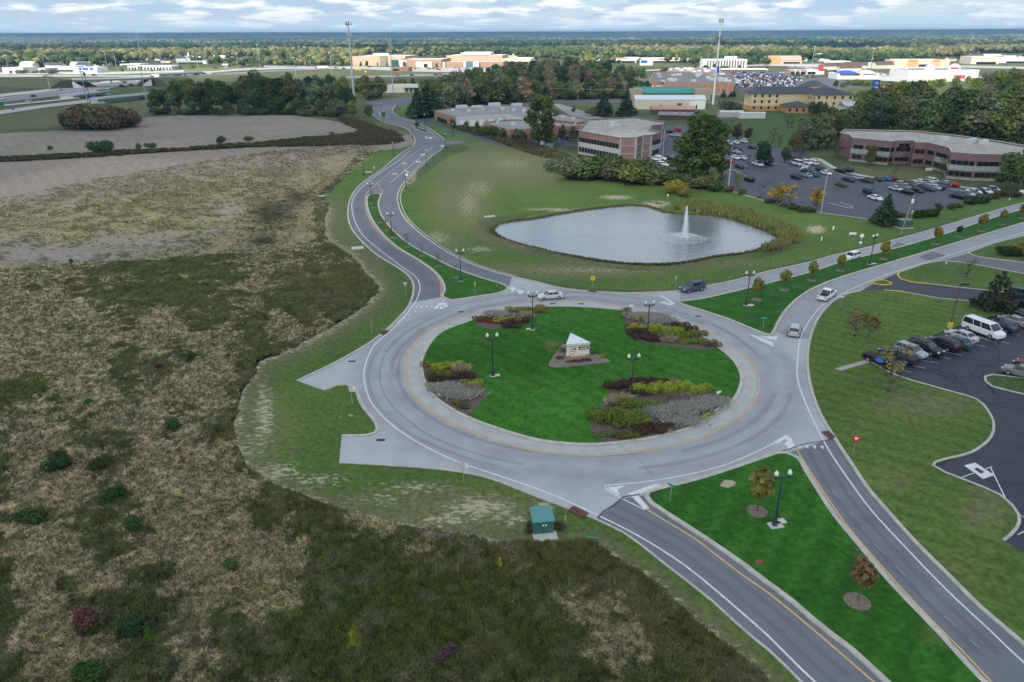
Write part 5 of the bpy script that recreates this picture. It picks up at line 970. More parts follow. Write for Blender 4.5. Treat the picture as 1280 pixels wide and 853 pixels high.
# ---- long brick flex building with white loading wall
h = 5.6; RP = [(542.5,138),(570,133.5),(610,131),(650,131),(668,137.5),(700,143),(725,148),(738,149),(733,152),(700,154.5),(640,159),(610,152.5),(608,149),(660,148.5),(632,142),(569.5,145.8)]
o, Q, rf, cc = block('warehouse', 'long low brick warehouse with flat grey roof and white loading doors behind the brown hedge', [tuple(G(x, y, h).xy) for x, y in [(542.5,138),(572,133.5),(612,131),(650,131),(680,137.5),(712,144),(738,149.5),(725,153),(700,151),(660,148.7),(632,142.2),(569.5,145.8)]], h, redb, gravel2, None)
def wallface(o, cc, p1, p2, h, items, zb=0):
    """strips along the straight wall between two roof-line pixels: items = (z0, z1, t0, t1, material, name)"""
    a = Vector(G(*p1, h).xy)-Vector(cc); b = Vector(G(*p2, h).xy)-Vector(cc); d = b-a; L_ = d.length; d.normalize(); rz = math.atan2(d.y, d.x); n_ = Vector((d.y, -d.x))
    if n_.dot(Vector(cc)+a) > 0: n_ = -n_
    for k, (z0, z1, t0, t1, m_, nm, pr) in enumerate(items):
        c = a+d*(L_*(t0+t1)/2)+n_*(pr/2+.012); MB().box((0, 0, 0), (L_*(t1-t0), pr, z1-z0)).build(nm, m_, o, (c.x, c.y, (z0+z1)/2), rz)
    return L_
paleb = mat('pale_stripe_brick', (.55, .42, .36), .9); doorm = mat('white_door', (.82,.82,.8), .6); wgrey = mat('pale_grey_wall', (.62,.63,.63), .85, noise=.06, scale=.4)
wallface(o, cc, (542.5,138), (569.5,145.8), h, [(z, z+.28, 0, 1, paleb, 'brick_stripe', .06) for z in (1.6, 2.9, 4.2, 5.2)]+[(.2, 2.6, .15, .6, glass, 'window', .1)])
wallface(o, cc, (569.5,145.8), (632,142.2), h, [(0, 5.55, 0, 1, wgrey, 'white_wall_panel', .08)])
L_ = wallface(o, cc, (569.5,145.8), (632,142.2), h, [(0.05, 3.4, t, t+.1, doorm, 'loading_door', .2) for t in (.08, .27, .46, .65, .84)]+[(.3, 3., t, t+.025, mat('grey_door', (.35,.37,.38), .7), 'door', .16) for t in (.22, .41, .6, .79, .97)])
wallface(o, cc, (632,142.2), (660,148.7), h, [(0, 5.55, 0, 1, wgrey, 'white_wall_panel', .08)])
for x, y, s in ((577,134,(7,2,1.6)),(597,133.5,(7,1.6,1.2)),(618,132,(7.5,2.4,2)),(646,131.5,(7,2,1.5)),(566,138,(2,1.6,1.2)),(586,139,(2.2,1.8,1.4)),(604,137,(2,1.6,1)),(628,136,(2,1.6,1.2)),(642,138,(2,2,1.4)),(655,139,(2,2,1.4)),(616,139,(1,1,1)),(690,142,(2,1.6,1)),(704,146,(2,1.6,1)),(716,148,(2,1.6,1)),(675,146.5,(1.6,1.6,1))): rtu(o, x, y, h, s, .1)
h = 5.0; RP = [(604,152.8),(640,149.5),(663,149.8),(700,152.5),(736,151.5),(734,156),(700,158),(690,157.5),(660,160.8),(637,161.5)]
o, Q, rf, cc = block('warehouse', 'lower brick office wing with striped walls in front of the long warehouse', [tuple(G(x, y, h).xy) for x, y in RP], h, redb, gravel2, None)
for p1, p2 in (((604,152.8),(637,161.5)), ((637,161.5),(660,160.8)), ((660,160.8),(690,157.5)), ((700,158),(734,156))):
    wallface(o, cc, p1, p2, h, [(z, z+.28, 0, 1, paleb, 'brick_stripe', .06) for z in (2.9, 3.9, 4.7)]+([(.3, 2.5, t, t+.12, glass, 'window', .1) for t in (.1, .35, .6, .82)] if p1[0] > 630 else []))
for x, y, s in ((641,155.5,(2,2,1.3)),(622,153,(1.6,1.6,1)),(655,152,(1.5,1.5,1)),(720,154,(1.6,1.6,1))): rtu(o, x, y, h, s, .1)
# fenced yard with tank below the narrow tall tree
fencem = mat('weathered_boards', (.22, .20, .18), .9, noise=.2, scale=3)
g0, g1, g2 = G(671,183), G(694,184.5), G(696,178)
f = empty('board_fence', (g0.x, g0.y, 0), 'weathered grey board enclosure around a white tank below the tall narrow tree', 'fence')
for a, b in ((g0, g1), (g1, g2), (g0, G(673,177))):
    strip([Vector((a.x-g0.x, a.y-g0.y, 0)), Vector((b.x-g0.x, b.y-g0.y, 0))], .12, 0, 3.3).build('fence_panel', fencem, f) if a is not g0 or b is not g1 else None
strip([Vector((0, 0, 0)), Vector((6*(g1-g0).x/ (g1-g0).length*.4, 6*(g1-g0).y/(g1-g0).length*.4, 0))], .12, 0, 3.3).build('fence_panel', fencem, f)
tkp = G(678.5, 184); o = MB().lathe((0, 0, 0), [(1., 0), (1.05, .2), (1.05, 2.6), (.8, 3.), (.2, 3.2)], 14).build('storage_tank', mat('white_tank', (.62,.68,.72), .5), None, (tkp.x, tkp.y, 0), sm=False); tag(o, 'upright white tank standing in front of the grey board enclosure', 'tank')
tkp = G(687, 185); o = MB().box((0, 0, .8), (3.2, 1.6, 1.6)).box((0, 0, 1.66), (3.3, 1.7, .1)).build('utility_box', mat('green_grey_box', (.20,.30,.27), .6), None, (tkp.x, tkp.y, 0)); tag(o, 'pale green steel box beside the white tank', 'utility box')
# ---- house, shed, green roofed hall, farm roofs
def gable(name, label, px, py, L_, W_, h, rh, rz, wallm, roofm, over=.4, parts=(), cat='house', z=0, hip=0., roofname='roof'):
    g = G(px, py); b = empty(name, (g.x, g.y, z), label, cat, None, rz)
    MB().add([(i*L_/2, j*W_/2, k) for k in (0, h) for j in (-1, 1) for i in (-1, 1)]+[(-L_/2, 0, h+(rh if not hip else 0)), (L_/2, 0, h+(rh if not hip else 0))], [[0,1,5,4],[3,2,6,7],[2,0,4,8,6],[1,3,7,9,5]]).build('wall', wallm, b)
    a = L_/2+over; c = W_/2+over; d = rh*over/(W_/2); hx = hip
    vs = []
    for t in (0, .22): vs += [(-a, -c, h-d+t), (a, -c, h-d+t), (a, c, h-d+t), (-a, c, h-d+t), (-a+hx, 0, h+rh+t), (a-hx, 0, h+rh+t)]
    MB().add(vs, [[6,7,11,10],[8,9,10,11],[7,8,11],[9,6,10],[1,0,4,5],[3,2,5,4],[2,1,5],[0,3,4],[0,1,7,6],[1,2,8,7],[2,3,9,8],[3,0,6,9]]).build(roofname, roofm, b)
    for (nm, c_, d_, m_) in parts: MB().box(c_, d_).build(nm, m_, b)
    return b
gable('house', 'cream single storey house with grey roof at the foot of the centre wood', 706, 121.5, 26, 12, 3.6, 3.2, -.02, mat('cream_render', (.62,.60,.36), .9), mat('brown_grey_shingle', (.20,.17,.17), .9), parts=[('chimney', (5, -2, 4.5), (5, 4, 9.), mat('cream_render',(0,0,0))), ('window', (-7, -6.1, 2), (3, .2, 1.6), glass), ('door', (-1, -6.1, 1.3), (2.6, .2, 2.6), whitew), ('window', (10, -6.1, 2), (2, .2, 1.4), glass)])
gable('farm_building', 'long low building with blue green metal roof and stone gables behind the tall white mast', 834, 124.5, 52, 14, 5., 4., -.02, stonew, greenr, cat='building', parts=[('gable_block', (24, -6, 4.2), (12, 10, 8.2), stonew), ('gable_block', (-25, -6, 4.), (9, 8, 8), stonew), ('gutter', (0, -7.5, 4.6), (44, .3, .5), grnb), ('door', (8, -7.2, 1.6), (4, .2, 3.2), glass)])
gable('shed', 'pale cream metal shed with grey roof in front of the green roofed building', 835, 135.5, 46, 17, 6., 2.2, -.06, mat('cream_metal', (.50,.47,.38), .8, noise=.05), steelr, over=.2, cat='building', parts=[('door', (6, -8.6, 2.), (2.8, .2, 3.8), mat('brown_door', (.10,.06,.05), .8)), ('door', (-6, -8.6, 1.5), (1.4, .2, 2.6), mat('brown_door', (0,0,0))), ('wall_panel', (17.5, -8.7, 2.7), (10, .3, 5.2), mat('white_metal', (.68,.70,.62), .7)), ('window', (17, -8.9, 1.6), (.9, .2, 2.4), glass)])
gable('outbuilding', 'low outbuilding with faded pink tin roof below the pale shed', 840, 142.5, 26, 9, 3., 1.6, -.06, mat('dark_wood', (.10,.08,.07), .9), mat('pink_tin', (.42,.22,.19), .8, noise=.1), cat='shed')
gable('outbuilding', 'long low grey tin shed beside the pink roofed outbuilding', 850, 149.5, 24, 8, 2.6, 1.3, -.3, mat('dark_wood', (0,0,0)), mat('grey_tin', (.26,.22,.23), .8, noise=.1), cat='shed', parts=[('skylight', (-3, -1.5, 3.5), (1.6, 1.2, .8), steelr), ('skylight', (2, -1.5, 3.5), (1.6, 1.2, .8), steelr), ('skylight', (8, -1.5, 3.5), (1.6, 1.2, .8), steelr)])
o = gable('shed', 'small white trailer shed on the lawn behind the car park', 939, 148, 15, 4, 2.9, .4, .02, whitew, whitew, .05, cat='shed'); gable('shed', 'small dull white hut partly hidden by a tree behind the car park', 913, 146.5, 14, 5, 2.8, .8, .02, mat('dull_white', (.5,.5,.47), .9), steelr, .1, cat='shed')
gable('house', 'grey house with pale blue roof at the right picture edge in the wood', 1283, 163, 16, 12, 5, 3.5, .2, whitew, steelr); gable('house', 'white house front showing through the trees right of the hotel', 1062, 145, 12, 8, 6, 2, .1, whitew, steelr)
# ---- hotel
def hotel():
    g = G(994, 138.5); b = empty('hotel', (g.x, g.y, 0), 'three storey beige hotel with orange brick base and dark hipped roof', 'hotel', None, -.04)
    for nm, m_, z0, z1, gr in (('brick_base', orangeb, 0, 3.0, .12), ('wall', beige, 0, 10.8, 0.)):
        mb = MB(); mb.box((-11.5, 6, (z0+z1)/2), (36+gr, 15+gr, z1-z0)); mb.box((17.5, -1, (z0+z1)/2), (22.5+gr, 30+gr, z1-z0)); mb.build(nm, m_, b)
    MB().box((-11.5, 6, 7.2), (36.3, 15.3, .35)).box((17.5, -1, 7.205), (22.8, 30.3, .35)).build('white_band', whitew, b)
    for (x, y, a, c, hx, nm) in ((-8, 6, 24, 9, 8, 'roof'), (17.5, -1, 12.4, 16, 12, 'roof')):
        if a > c: vs = [(x-a, y-c, 10.8), (x+a, y-c, 10.8), (x+a, y+c, 10.8), (x-a, y+c, 10.8), (x-a+hx, y, 14.3), (x+a-hx, y, 14.3)]; fs = [[0,1,5,4],[2,3,4,5],[1,2,5],[3,0,4],[3,2,1,0]]
        else: vs = [(x-a, y-c, 10.83), (x+a, y-c, 10.83), (x+a, y+c, 10.83), (x-a, y+c, 10.83), (x, y-c+hx, 14.5), (x, y+c-hx, 14.5)]; fs = [[0,1,4],[1,2,5,4],[2,3,5],[3,0,4,5],[3,2,1,0]]
        MB().add(vs, fs).build(nm, darkr, b)
    p_ = MB().box((-3, -10, 2.), (15, 16, 4.)).build('entrance_block', orangeb, b); MB().add([(-11.5, -19, 4.05), (5.5, -19, 4.05), (5.5, -2, 4.05), (-11.5, -2, 4.05), (-3, -10.5, 6.8)], [[0,1,4],[1,2,4],[2,3,4],[3,0,4],[3,2,1,0]]).build('entrance_roof', darkr, b)
    windows(b, (-29, -1.55), (-11, -1.55), (9.1, 5.6, 2.), 1.2, 3.4, 1.7); windows(b, (6, -16.05), (29, -16.05), (9.1, 5.6, 2.), 1.2, 3.6, 1.7); windows(b, (-10.5, -18.05), (4.5, -18.05), (2.,), 1.2, 3., 1.8); windows(b, (6.2, -15), (6.2, -2), (8., 4.7), 1.2, 3.4, 1.7)
    g = G(944, 136); c = MB().lathe((g.x-b.location.x, g.y-b.location.y, 0), [(4.2, 0), (4.2, 10.8), (4.5, 10.9), (.1, 13.4)], 10).build('corner_turret', beige, b); MB().box((g.x-b.location.x, g.y-b.location.y-4.1, 1.5), (3, .4, 2.6)).build('window', glass, c)
hotel()
gable('pavilion', 'small orange brick pavilion with dark hipped roof behind the hotel', 1015.5, 115, 20, 14, 5, 4, 0, orangeb, darkr, hip=8, cat='building')
# ---- big brick store
h = 9.5
o, Q, rf, cc = block('big_store', 'huge flat roofed brick superstore behind the tall white mast', [tuple(G(x, y, h).xy) for x, y in [(811.5,101.5),(829,101.8),(829.5,103),(918,103.8),(905,92),(818,91)]], h, mat('store_brick', (.42,.22,.15), .9, noise=.08, scale=.2), mat('store_roof', (.20,.20,.205), .95, noise=.12, scale=.06), mat('store_cap', (.55,.5,.46), .8), cat='store')
wallface(o, cc, (829.5,103), (918,103.8), h, [(1.6, 8.2, t/11+.002, t/11+.012, mat('pale_pilaster', (.52,.36,.29), .9), 'pilaster', .3) for t in range(12) if t < 11]+[(8.1, 8.4, 0, 1, mat('pale_pilaster', (0,0,0)), 'ledge', .2), (0, 1.6, 0, 1, mat('stone_base', (.34,.30,.27), .9), 'stone_base', .15)])
wallface(o, cc, (811.5,101.5), (829,101.8), h, [(.3, 6, .1, .38, doorm, 'loading_door', .3), (.3, 6., .5, .98, doorm, 'loading_door', .3)])
rr = random.Random(2)
for k in range(24):
    t = rr.random(); px = 820+t*86; py = 92.5+rr.random()*9.5; rtu(o, px+ (py-92)*.5, py, h, (rr.uniform(2.5, 6), rr.uniform(2, 4), rr.uniform(1, 2.2)), 0, m_=whitew if k % 3 == 0 else metl)
h = 10
o, Q, rf, cc = block('store_wing', 'rear wing of the brick superstore with lower dark roof', [tuple(G(x, y, h).xy) for x, y in [(832,90),(905,91.5),(900,85),(836,84.5)]], h, redb, mat('store_roof', (0,0,0)), None, cat='store')
for k in range(20): rtu(o, 836+rr.random()*62, 85.5+rr.random()*4.5, h, (rr.uniform(3, 5), 2, 1.5), 0, m_=metl)
h = 7
block('store_wing', 'plain brick side wing at the left end of the superstore', [tuple(G(x, y, h).xy) for x, y in [(795,104),(811,104),(813,98.5),(800,97.5)]], h, redb, mat('store_roof', (0,0,0)), None, cat='store')
def simple(name, label, x0, x1, yb, yt, depth, wallm, roofm=None, parts=(), cat='store', rz=0., par=.6, sh=None):
    """flat roofed building whose front spans x0..x1 px at base row yb, top row yt"""
    a, b_ = G(x0, yb), G(x1, yb); h = topz((x0+x1)/2, yb, yt); L_ = (b_-a).length; m_ = (a+b_)/2; rz = math.atan2(b_.y-a.y, b_.x-a.x)+rz
    c = (m_.x-sin(rz)*depth/2, m_.y+cos(rz)*depth/2); b = empty(name, (c[0], c[1], 0), label, cat, None, rz); x, y = L_/2, depth/2
    block('', '', [(c[0]-x, c[1]-y), (c[0]+x, c[1]-y), (c[0]+x, c[1]+y), (c[0]-x, c[1]+y)], h, wallm, roofm or whitew, root=b, par=par)
    for (nm, t0, t1, z0, z1, m2, dp) in parts: MB().box((L_*((t0+t1)/2-.5), -y-dp/2-.02, h*(z0+z1)/2), (L_*(t1-t0), dp, h*(z1-z0))).build(nm, m2, b)
    return b, L_, h, y
def signtext(b, txt, x, y, z, s, m_, name='lettering', rz=0, parent=None):
    cu = bpy.data.curves.new('lettering', 'FONT'); cu.body = txt; cu.size = s; cu.align_x = 'CENTER'; cu.align_y = 'CENTER'; cu.extrude = .01*s; ob = bpy.data.objects.new('tmp', cu); col.objects.link(ob); dg = bpy.context.evaluated_depsgraph_get(); me = bpy.data.meshes.new_from_object(ob.evaluated_get(dg)); bpy.data.objects.remove(ob)
    me.materials.clear(); me.materials.append(m_); o = link(name, me, None, b, (x, y, z)); o.rotation_euler = (pi/2, 0, rz); return o
# mall
B, L_, h, y = simple('shopping_mall', 'left block of the sunlit shopping mall in pale orange brick', 441, 507, 82.5, 70.5, 90, pinkt, whitew, [('entrance_tower', .53, .66, 0, 1.06, mat('olive_glass', (.25,.25,.19), .6), 2), ('entrance', .75, .86, 0, .62, grnb, 3), ('upper_wall', .4, .7, 1.0, 1.32, whitew, .5)], 'mall'); signtext(B, 'DILLARDS', -L_*.31, -y-.6, h*.75, h*.22, whitew)
B, L_, h, y = simple('shopping_mall', 'dark brick department store in the middle of the shopping mall', 501, 552, 84.5, 74.5, 80, mat('sun_brick', (.40,.25,.17), .9), whitew, [('cream_entrance', .38, .78, 0, .72, creamw, 2), ('entrance', .58, .66, 0, .45, glass, 3), ('pale_wing', -.02, .15, 0, .9, creamw, 1)], 'mall'); signtext(B, 'Sears', 0, -y-.8, h*.86, h*.2, whitew)
B, L_, h, y = simple('shopping_mall', 'low right brick wing of the shopping mall with a glazed entrance', 555, 629, 84.5, 77.5, 60, mat('sun_brick', (0,0,0)), creamw, [('cream_wall', -.02, .02, 0, 1, creamw, 2), ('glazed_entrance', .38, .50, 0, 1.1, mat('green_glass', (.10,.20,.19), .3), 3), ('grey_wall', .34, .38, 0, 1, wgrey, 4), ('grey_wall', .50, .60, 0, 1, wgrey, 4)], 'mall')
B, L_, h, y = simple('shopping_mall', 'tall rear block of the mall with white upper storey', 558, 628, 77.5, 69.3, 80, pinkt, whitew, [('white_upper', .26, .74, 1.0, 1.4, whitew, 1)], 'mall'); MB().box((0, 10, h+2.5), (L_*.5, 40, 5)).build('upper_storey', whitew, B)
simple('mall_annex', 'white low shops joining the mall on its right', 628, 664, 80, 73.5, 50, creamw, whitew, [('shop_front', .1, .9, 0, .4, glass, .5)], 'shops')
simple('restaurant', 'small brown brick restaurant in front of the mall', 489, 511, 89.5, 84.5, 22, mat('brown_brick2', (.26,.15,.11), .9), mat('grey_roof', (0,0,0)), [('window', .1, .45, .2, .6, glass, .4)], 'restaurant')
simple('warehouse', 'white low warehouse with dark green doors just beyond the crossroads', 480, 526, 116, 107.5, 30, creamw, mat('pale_roof', (.45,.46,.45), .8), [('loading_door', .58, .66, .1, .6, grnb, .4), ('loading_door', .70, .78, .1, .6, grnb, .4), ('loading_door', .82, .9, .1, .6, grnb, .4), ('canopy', .55, .95, .62, .72, grnb, 2)], 'warehouse')
# strip shops and others, right and centre
simple('strip_mall', 'long white strip mall with red fascia left of the centre wood', 636, 668, 77, 72.5, 40, whitew, whitew, [('red_fascia', .3, .8, .85, 1.05, redm, .5), ('shop_front', .05, .95, 0, .35, glass, .4)], 'shops')
simple('strip_mall', 'long white strip mall seen over the centre wood', 735, 800, 78.5, 72.5, 50, whitew, creamw, [('shop_front', .1, .9, 0, .35, glass, .4), ('orange_fascia', .55, .75, .8, 1.05, orangeb, .6)], 'shops')
simple('strip_mall', 'long pale strip mall with orange fascia behind the superstore', 800, 878, 78.5, 73, 50, creamw, whitew, [('orange_fascia', .3, .45, .7, 1., orangeb, .6), ('orange_fascia', .75, .97, .55, .9, orangeb, .6), ('shop_front', .05, .95, 0, .35, glass, .4)], 'shops')
b_, L_, h, y = simple('blue_sign_shop', 'shop with a blue fascia left of the superstore', 800, 816, 82, 75.5, 20, whitew, whitew, [('blue_fascia', 0.05, .55, .5, 1., bluem, .6)], 'shop')
b_, L_, h, y = simple('parking_block', 'long row of pale concrete fins, a ribbed grey building behind the superstore', 878, 933, 85.5, 74.5, 30, wgrey, wgrey, [('fin', k/16, k/16+.028, 0, .95, whitew, 3) for k in range(1, 16)]+[('dark_bay', k/16+.03, k/16+.06, .05, .88, mat('shade_grey', (.12,.12,.11), .9), .5) for k in range(1, 15)]+[('raised_sign', .48, .76, 1.0, 1.38, mat('pale_green_board', (.62,.72,.66), .7), 1)], 'building')  # dark grey strips painted in for the shade between the fins
simple('canopy_building', 'long low white canopy building right of the ribbed building', 900, 960, 88.8, 86.2, 20, creamw, whitew, [('shade_strip', .02, .98, 0, .4, glass, .3)], 'building')  # solid dark strip put in for the shade under the canopy
gable('restaurant', 'gabled tan restaurant beside the motorway at the far edge of the car parks', 979, 80.5, 52, 22, 6, 7, -.03, mat('tan_wall', (.52,.40,.28), .9), mat('tan_roof', (.45,.36,.28), .9), cat='restaurant', parts=[('gable_wall', (-18, -9, 6), (16, 8, 12), orangeb), ('window', (10, -11.2, 2.4), (26, .3, 2.6), glass)])
simple('row_of_shops', 'white low shops in front of the tan far woods, right of the tall light mast', 1036, 1063, 82.3, 76.8, 30, whitew, whitew, [('shop_front', .1, .8, 0, .3, glass, .4)], 'shops')
simple('row_of_shops', 'low white shop with pale front left of the big tan store', 1091, 1106, 84.5, 79, 24, whitew, whitew, [('shop_front', .1, .8, 0, .35, glass, .4)], 'shops')
simple('restaurant', 'low dark glass restaurant with brick piers in the far car park', 987, 1007, 93.5, 87.5, 24, mat('brick_piers', (.36,.25,.2), .9), wgrey, [('glass_front', .05, .95, .1, .6, glass, .5), ('pier', .3, .36, 0, 1, whitew, 1), ('pier', .6, .66, 0, 1, whitew, 1)], 'restaurant')
b_, L_, h, y = simple('restaurant', 'white fronted restaurant with a red pyramid roof in the far car park', 1008, 1030, 93.5, 87.5, 24, whitew, wgrey, [('glass_front', .05, .5, .1, .6, glass, .5)], 'restaurant'); MB().add([(L_*.15, -y-2, h), (L_*.5, -y-2, h), (L_*.5, 0, h), (L_*.15, 0, h), (L_*.32, -y/2, h*1.9)], [[0,1,4],[1,2,4],[2,3,4],[3,0,4],[3,2,1,0]]).build('pyramid_roof', redm, b_)
b_, L_, h, y = simple('store', 'bright white store with a blue peaked canopy beside the approach road', 1046, 1098, 99.5, 92, 30, mat('bright_white', (.64,.64,.63), .8), whitew, [('orange_sign', .44, .54, .75, 1.1, mat('orange_sign_paint', (.7,.22,.03), .6), .6)], 'store'); MB().add([(-L_*.46, -y-3, h), (0, -y-3, h), (0, 4, h), (-L_*.46, 4, h), (-L_*.3, -4, h*1.45), (-L_*.12, -4, h*1.45)], [[0,1,5,4],[1,2,5],[2,3,4,5],[3,0,4],[3,2,1,0]]).build('blue_roof', bluem, b_); MB().add([(L_*.1, -y-2, h), (L_*.42, -y-2, h), (L_*.42, 2, h), (L_*.1, 2, h), (L_*.26, -y, h*1.5), (L_*.26, 2, h*1.5)], [[0,1,4],[1,2,5,4],[2,3,5],[3,0,4,5],[3,2,1,0]]).build('white_gable', whitew, b_)
simple('store', 'long tan store with two orange entrance signs at the far right', 1117, 1186, 83.8, 75.3, 60, mat('tan_stucco', (.60,.46,.33), .9), whitew, [('entrance_block', .24, .42, 0, 1.05, orangeb, 1.5), ('entrance_block', .68, .82, 0, 1.05, mat('pale_orange', (.6,.35,.22), .9), 1.5), ('sign_band', .27, .39, .8, .98, mat('orange_sign_paint', (0,0,0)), 2), ('sign_band', .7, .8, .8, .98, mat('orange_sign_paint', (0,0,0)), 2), ('shop_front', .45, .66, 0, .35, glass, .4)], 'store')
b_, L_, h, y = simple('supermarket', 'brilliant white supermarket with two arched signs and a lower canopy', 1134, 1222, 98.5, 87.5, 50, mat('bright_white', (0,0,0)), mat('dark_roof', (.10,.11,.12), .9), [('lower_canopy', .15, .6, .0, .45, mat('pale_yellow', (.7,.6,.42), .9), 3), ('window', .66, .8, .0, .4, mat('red_brown_front', (.4,.08,.06), .7), 3)], 'supermarket')
for t, s_ in ((.29, 1.), (.64, 1.15)): MB().lathe((0, 0, 0), [(5.5*s_, 0), (5.5*s_, 1.2)], 20).build('arched_sign', whitew, b_, (L_*(t-.5), -y+1, h)).rotation_euler = (pi/2, 0, 0)
MB().box((L_*.14, -y-.4, h+1.6), (8.5, .2, 1.6)).build('red_lettering', redm, b_)
simple('office_block', 'dark grey glass building at the left end of the white supermarket', 1122, 1134, 96.5, 86.5, 20, mat('dark_cladding', (.09,.10,.12), .6), wgrey, [('white_sign', .6, .9, .8, 1.2, whitew, .5)], 'building')
simple('store', 'long pale store among the trees at the far right edge', 1213, 1248, 80.5, 71, 40, mat('warm_white', (.62,.54,.46), .9), whitew, [('shop_front', .2, .9, 0, .3, glass, .4)], 'store'); simple('store', 'white store running out of the picture at the far right', 1248, 1295, 79, 72, 40, wgrey, whitew, [('shop_front', .2, .9, 0, .3, glass, .4)], 'store')
simple('house', 'low brown roofed house below the blue pole sign', 1103, 1126, 110, 105.5, 14, mat('brown_brick2', (0,0,0)), mat('brown_roof', (.12,.08,.07), .9), [('door', .6, .7, 0, .6, whitew, .2)], 'house')
# left side shops beyond the motorway
simple('row_of_shops', 'white shop with a red sign at the far left beyond the motorway', 4, 30, 92, 84.5, 30, whitew, creamw, [('red_sign', .6, .72, .25, .45, redm, .5), ('door', .35, .45, 0, .45, glass, .5)], 'shop')
simple('row_of_shops', 'pinkish low shop second from the left beyond the motorway', 39, 58, 90, 85.5, 25, mat('pink_white', (.66,.58,.56), .9), whitew, [('fascia', 0, 1, .5, .8, whitew, .5)], 'shop')
b_, L_, h, y = simple('car_dealership', 'white round ended showroom with dark upper windows beyond the bridge', 92, 122, 91.5, 84.5, 25, mat('bright_white', (0,0,0)), whitew, [('window', .27, .37, .55, .95, bluem, .5), ('window', .42, .64, .55, .95, bluem, .5), ('window', .72, .84, .55, .95, bluem, .5)], 'showroom')
simple('row_of_shops', 'long low grey warehouse behind the showroom', 68, 95, 87.5, 83.2, 20, wgrey, mat('brown_grey_roof', (.3,.26,.24), .9), [('door', .7, .8, 0, .4, whitew, .4)], 'warehouse')
b_, L_, h, y = simple('strip_mall', 'long white building with a row of dark bays left of centre', 160, 215, 87.5, 82.5, 30, whitew, mat('pale_roof', (0,0,0)), [('dark_bay', k/14+.02, k/14+.05, .05, .6, glass, .5) for k in range(14)], 'shops')
simple('row_of_shops', 'pale flat roofed warehouse row left of centre', 150, 175, 82.5, 80, 30, wgrey, whitew, [('shop_front', .1, .9, 0, .3, glass, .4)], 'warehouse')
b_, L_, h, y = simple('church', 'white gabled church house beyond the motorway', 226, 241, 76.5, 72.5, 20, whitew, whitew, [('window', .2, .8, .2, .6, glass, .4)], 'church'); MB().add([(-L_/2, -y, h), (L_/2, -y, h), (L_/2, y, h), (-L_/2, y, h), (0, -y, h*1.7), (0, y, h*1.7)], [[0,1,4],[1,2,5,4],[2,3,5],[3,0,4,5]]).build('roof', steelr, b_); MB().box((0, 0, h*2), (3, 3, h)).build('spire', whitew, b_)
simple('canopy_building', 'long low green grey canopy before the church house', 221, 260, 79.5, 76.3, 16, mat('green_grey', (.35,.42,.40), .9), wgrey, [('dark_bay', .05, .95, 0, .4, glass, .4)], 'building')
simple('strip_mall', 'pale warehouse row on the far rise left of centre', 246, 292, 71.5, 65.5, 40, wgrey, whitew, [('shop_front', .05, .95, .3, .6, mat('mid_grey', (.35,.36,.38), .8), .5)], 'warehouse')
simple('office_block', 'white office with a ribbon window behind the interchange', 302, 322, 69, 63, 30, whitew, whitew, [('window_band', .12, .7, .45, .75, glass, .5)], 'office')
for k, (x0, x1, yb, yt, lb) in enumerate([(198,236,54.5,51.5,'white hangar like buildings on the far horizon ridge, left'),(242,250,53.6,51.8,'small white building on the far ridge'),(391,404,54.5,52,'pale works buildings on the far ridge right of the grey spire'),(466,485,50.5,48.5,'white sheds on the far ridge right of the big mast'),(656,672,66.5,63.8,'pair of white roofs in the dark wood left of the centre wood')]): simple('far_building', lb, x0, x1, yb, yt, 60, whitew, whitew, [('shade_band', .1, .9, 0, .35, wgrey, 1)], 'building')  # grey band stands in for shade low on the walls
# ============================================================ motorway, bridges, embankments
mwm = mat('motorway_concrete', (.40,.39,.37), .9, noise=.08, scale=.05); mwa = mat('motorway_asphalt', (.22,.22,.235), .9, noise=.08, scale=.05)
def band(name, top, bot, z, m_, zz=0):
    poly = [G(*p) for p in top]+[G(*p) for p in bot[::-1]]; return road(name, [(p.x, p.y) for p in poly], z, m_)
band('motorway', [(-60,131),(0,122),(60,115),(110,108),(150,102),(200,98),(260,93),(330,88.5),(400,86)], [(-60,137),(0,128.5),(60,122),(110,115),(150,108.5),(190,104),(215,100),(270,95.5),(330,90.5),(400,87.5)], .10, mwa)
band('motorway_slip', [(-60,150),(0,138.5),(60,130.5),(100,126),(140,122),(160,119.5),(200,117)], [(-60,156),(0,143.5),(60,134.5),(100,130),(140,126),(160,123.5),(200,121)], .12, mwm)
band('motorway', [(-60,124),(0,118),(50,113),(100,106),(150,99.5)], [(-60,130),(0,121.3),(50,116),(100,109.3),(150,102)], .13, mwm)
band('frontage_road', [(-60,94.5),(60,94),(160,94.5),(230,92.5),(300,86),(360,84),(460,85.5),(560,87),(700,88)], [(-60,97),(60,96.3),(160,96.3),(230,94.5),(300,88.5),(360,86.3),(460,87),(560,88.5),(700,89.5)], .14, mwm)
band('mall_road', [(430,96.2),(520,93.5),(572,91.5)], [(430,98.4),(520,95.8),(572,93.8)], .14, mwa); band('mall_car_park', [(330,82),(441,83),(510,84.8),(640,85),(700,84)], [(330,84),(441,86.2),(510,89.5),(575,90.5),(700,88)], .10, mat('pale_car_park', (.45,.44,.42), .9))
band('far_car_park', [(900,90.5),(920,87.5),(985,91),(1010,95),(1060,100),(1085,106)], [(903,92),(918,106),(925,117),(965,119),(1020,112),(1050,112)], .08, mat('lot_blue_grey', (.10,.105,.13), .85, noise=.1, scale=.08))
band('approach_road', [(985,82.5),(1040,84),(1070,86),(1110,92),(1150,99)], [(985,84.5),(1040,88),(1065,90.5),(1090,94),(1120,101)], .09, mwa); band('approach_road', [(1090,92),(1120,94),(1160,104)], [(1080,95),(1110,99),(1150,110)], .10, mwm)
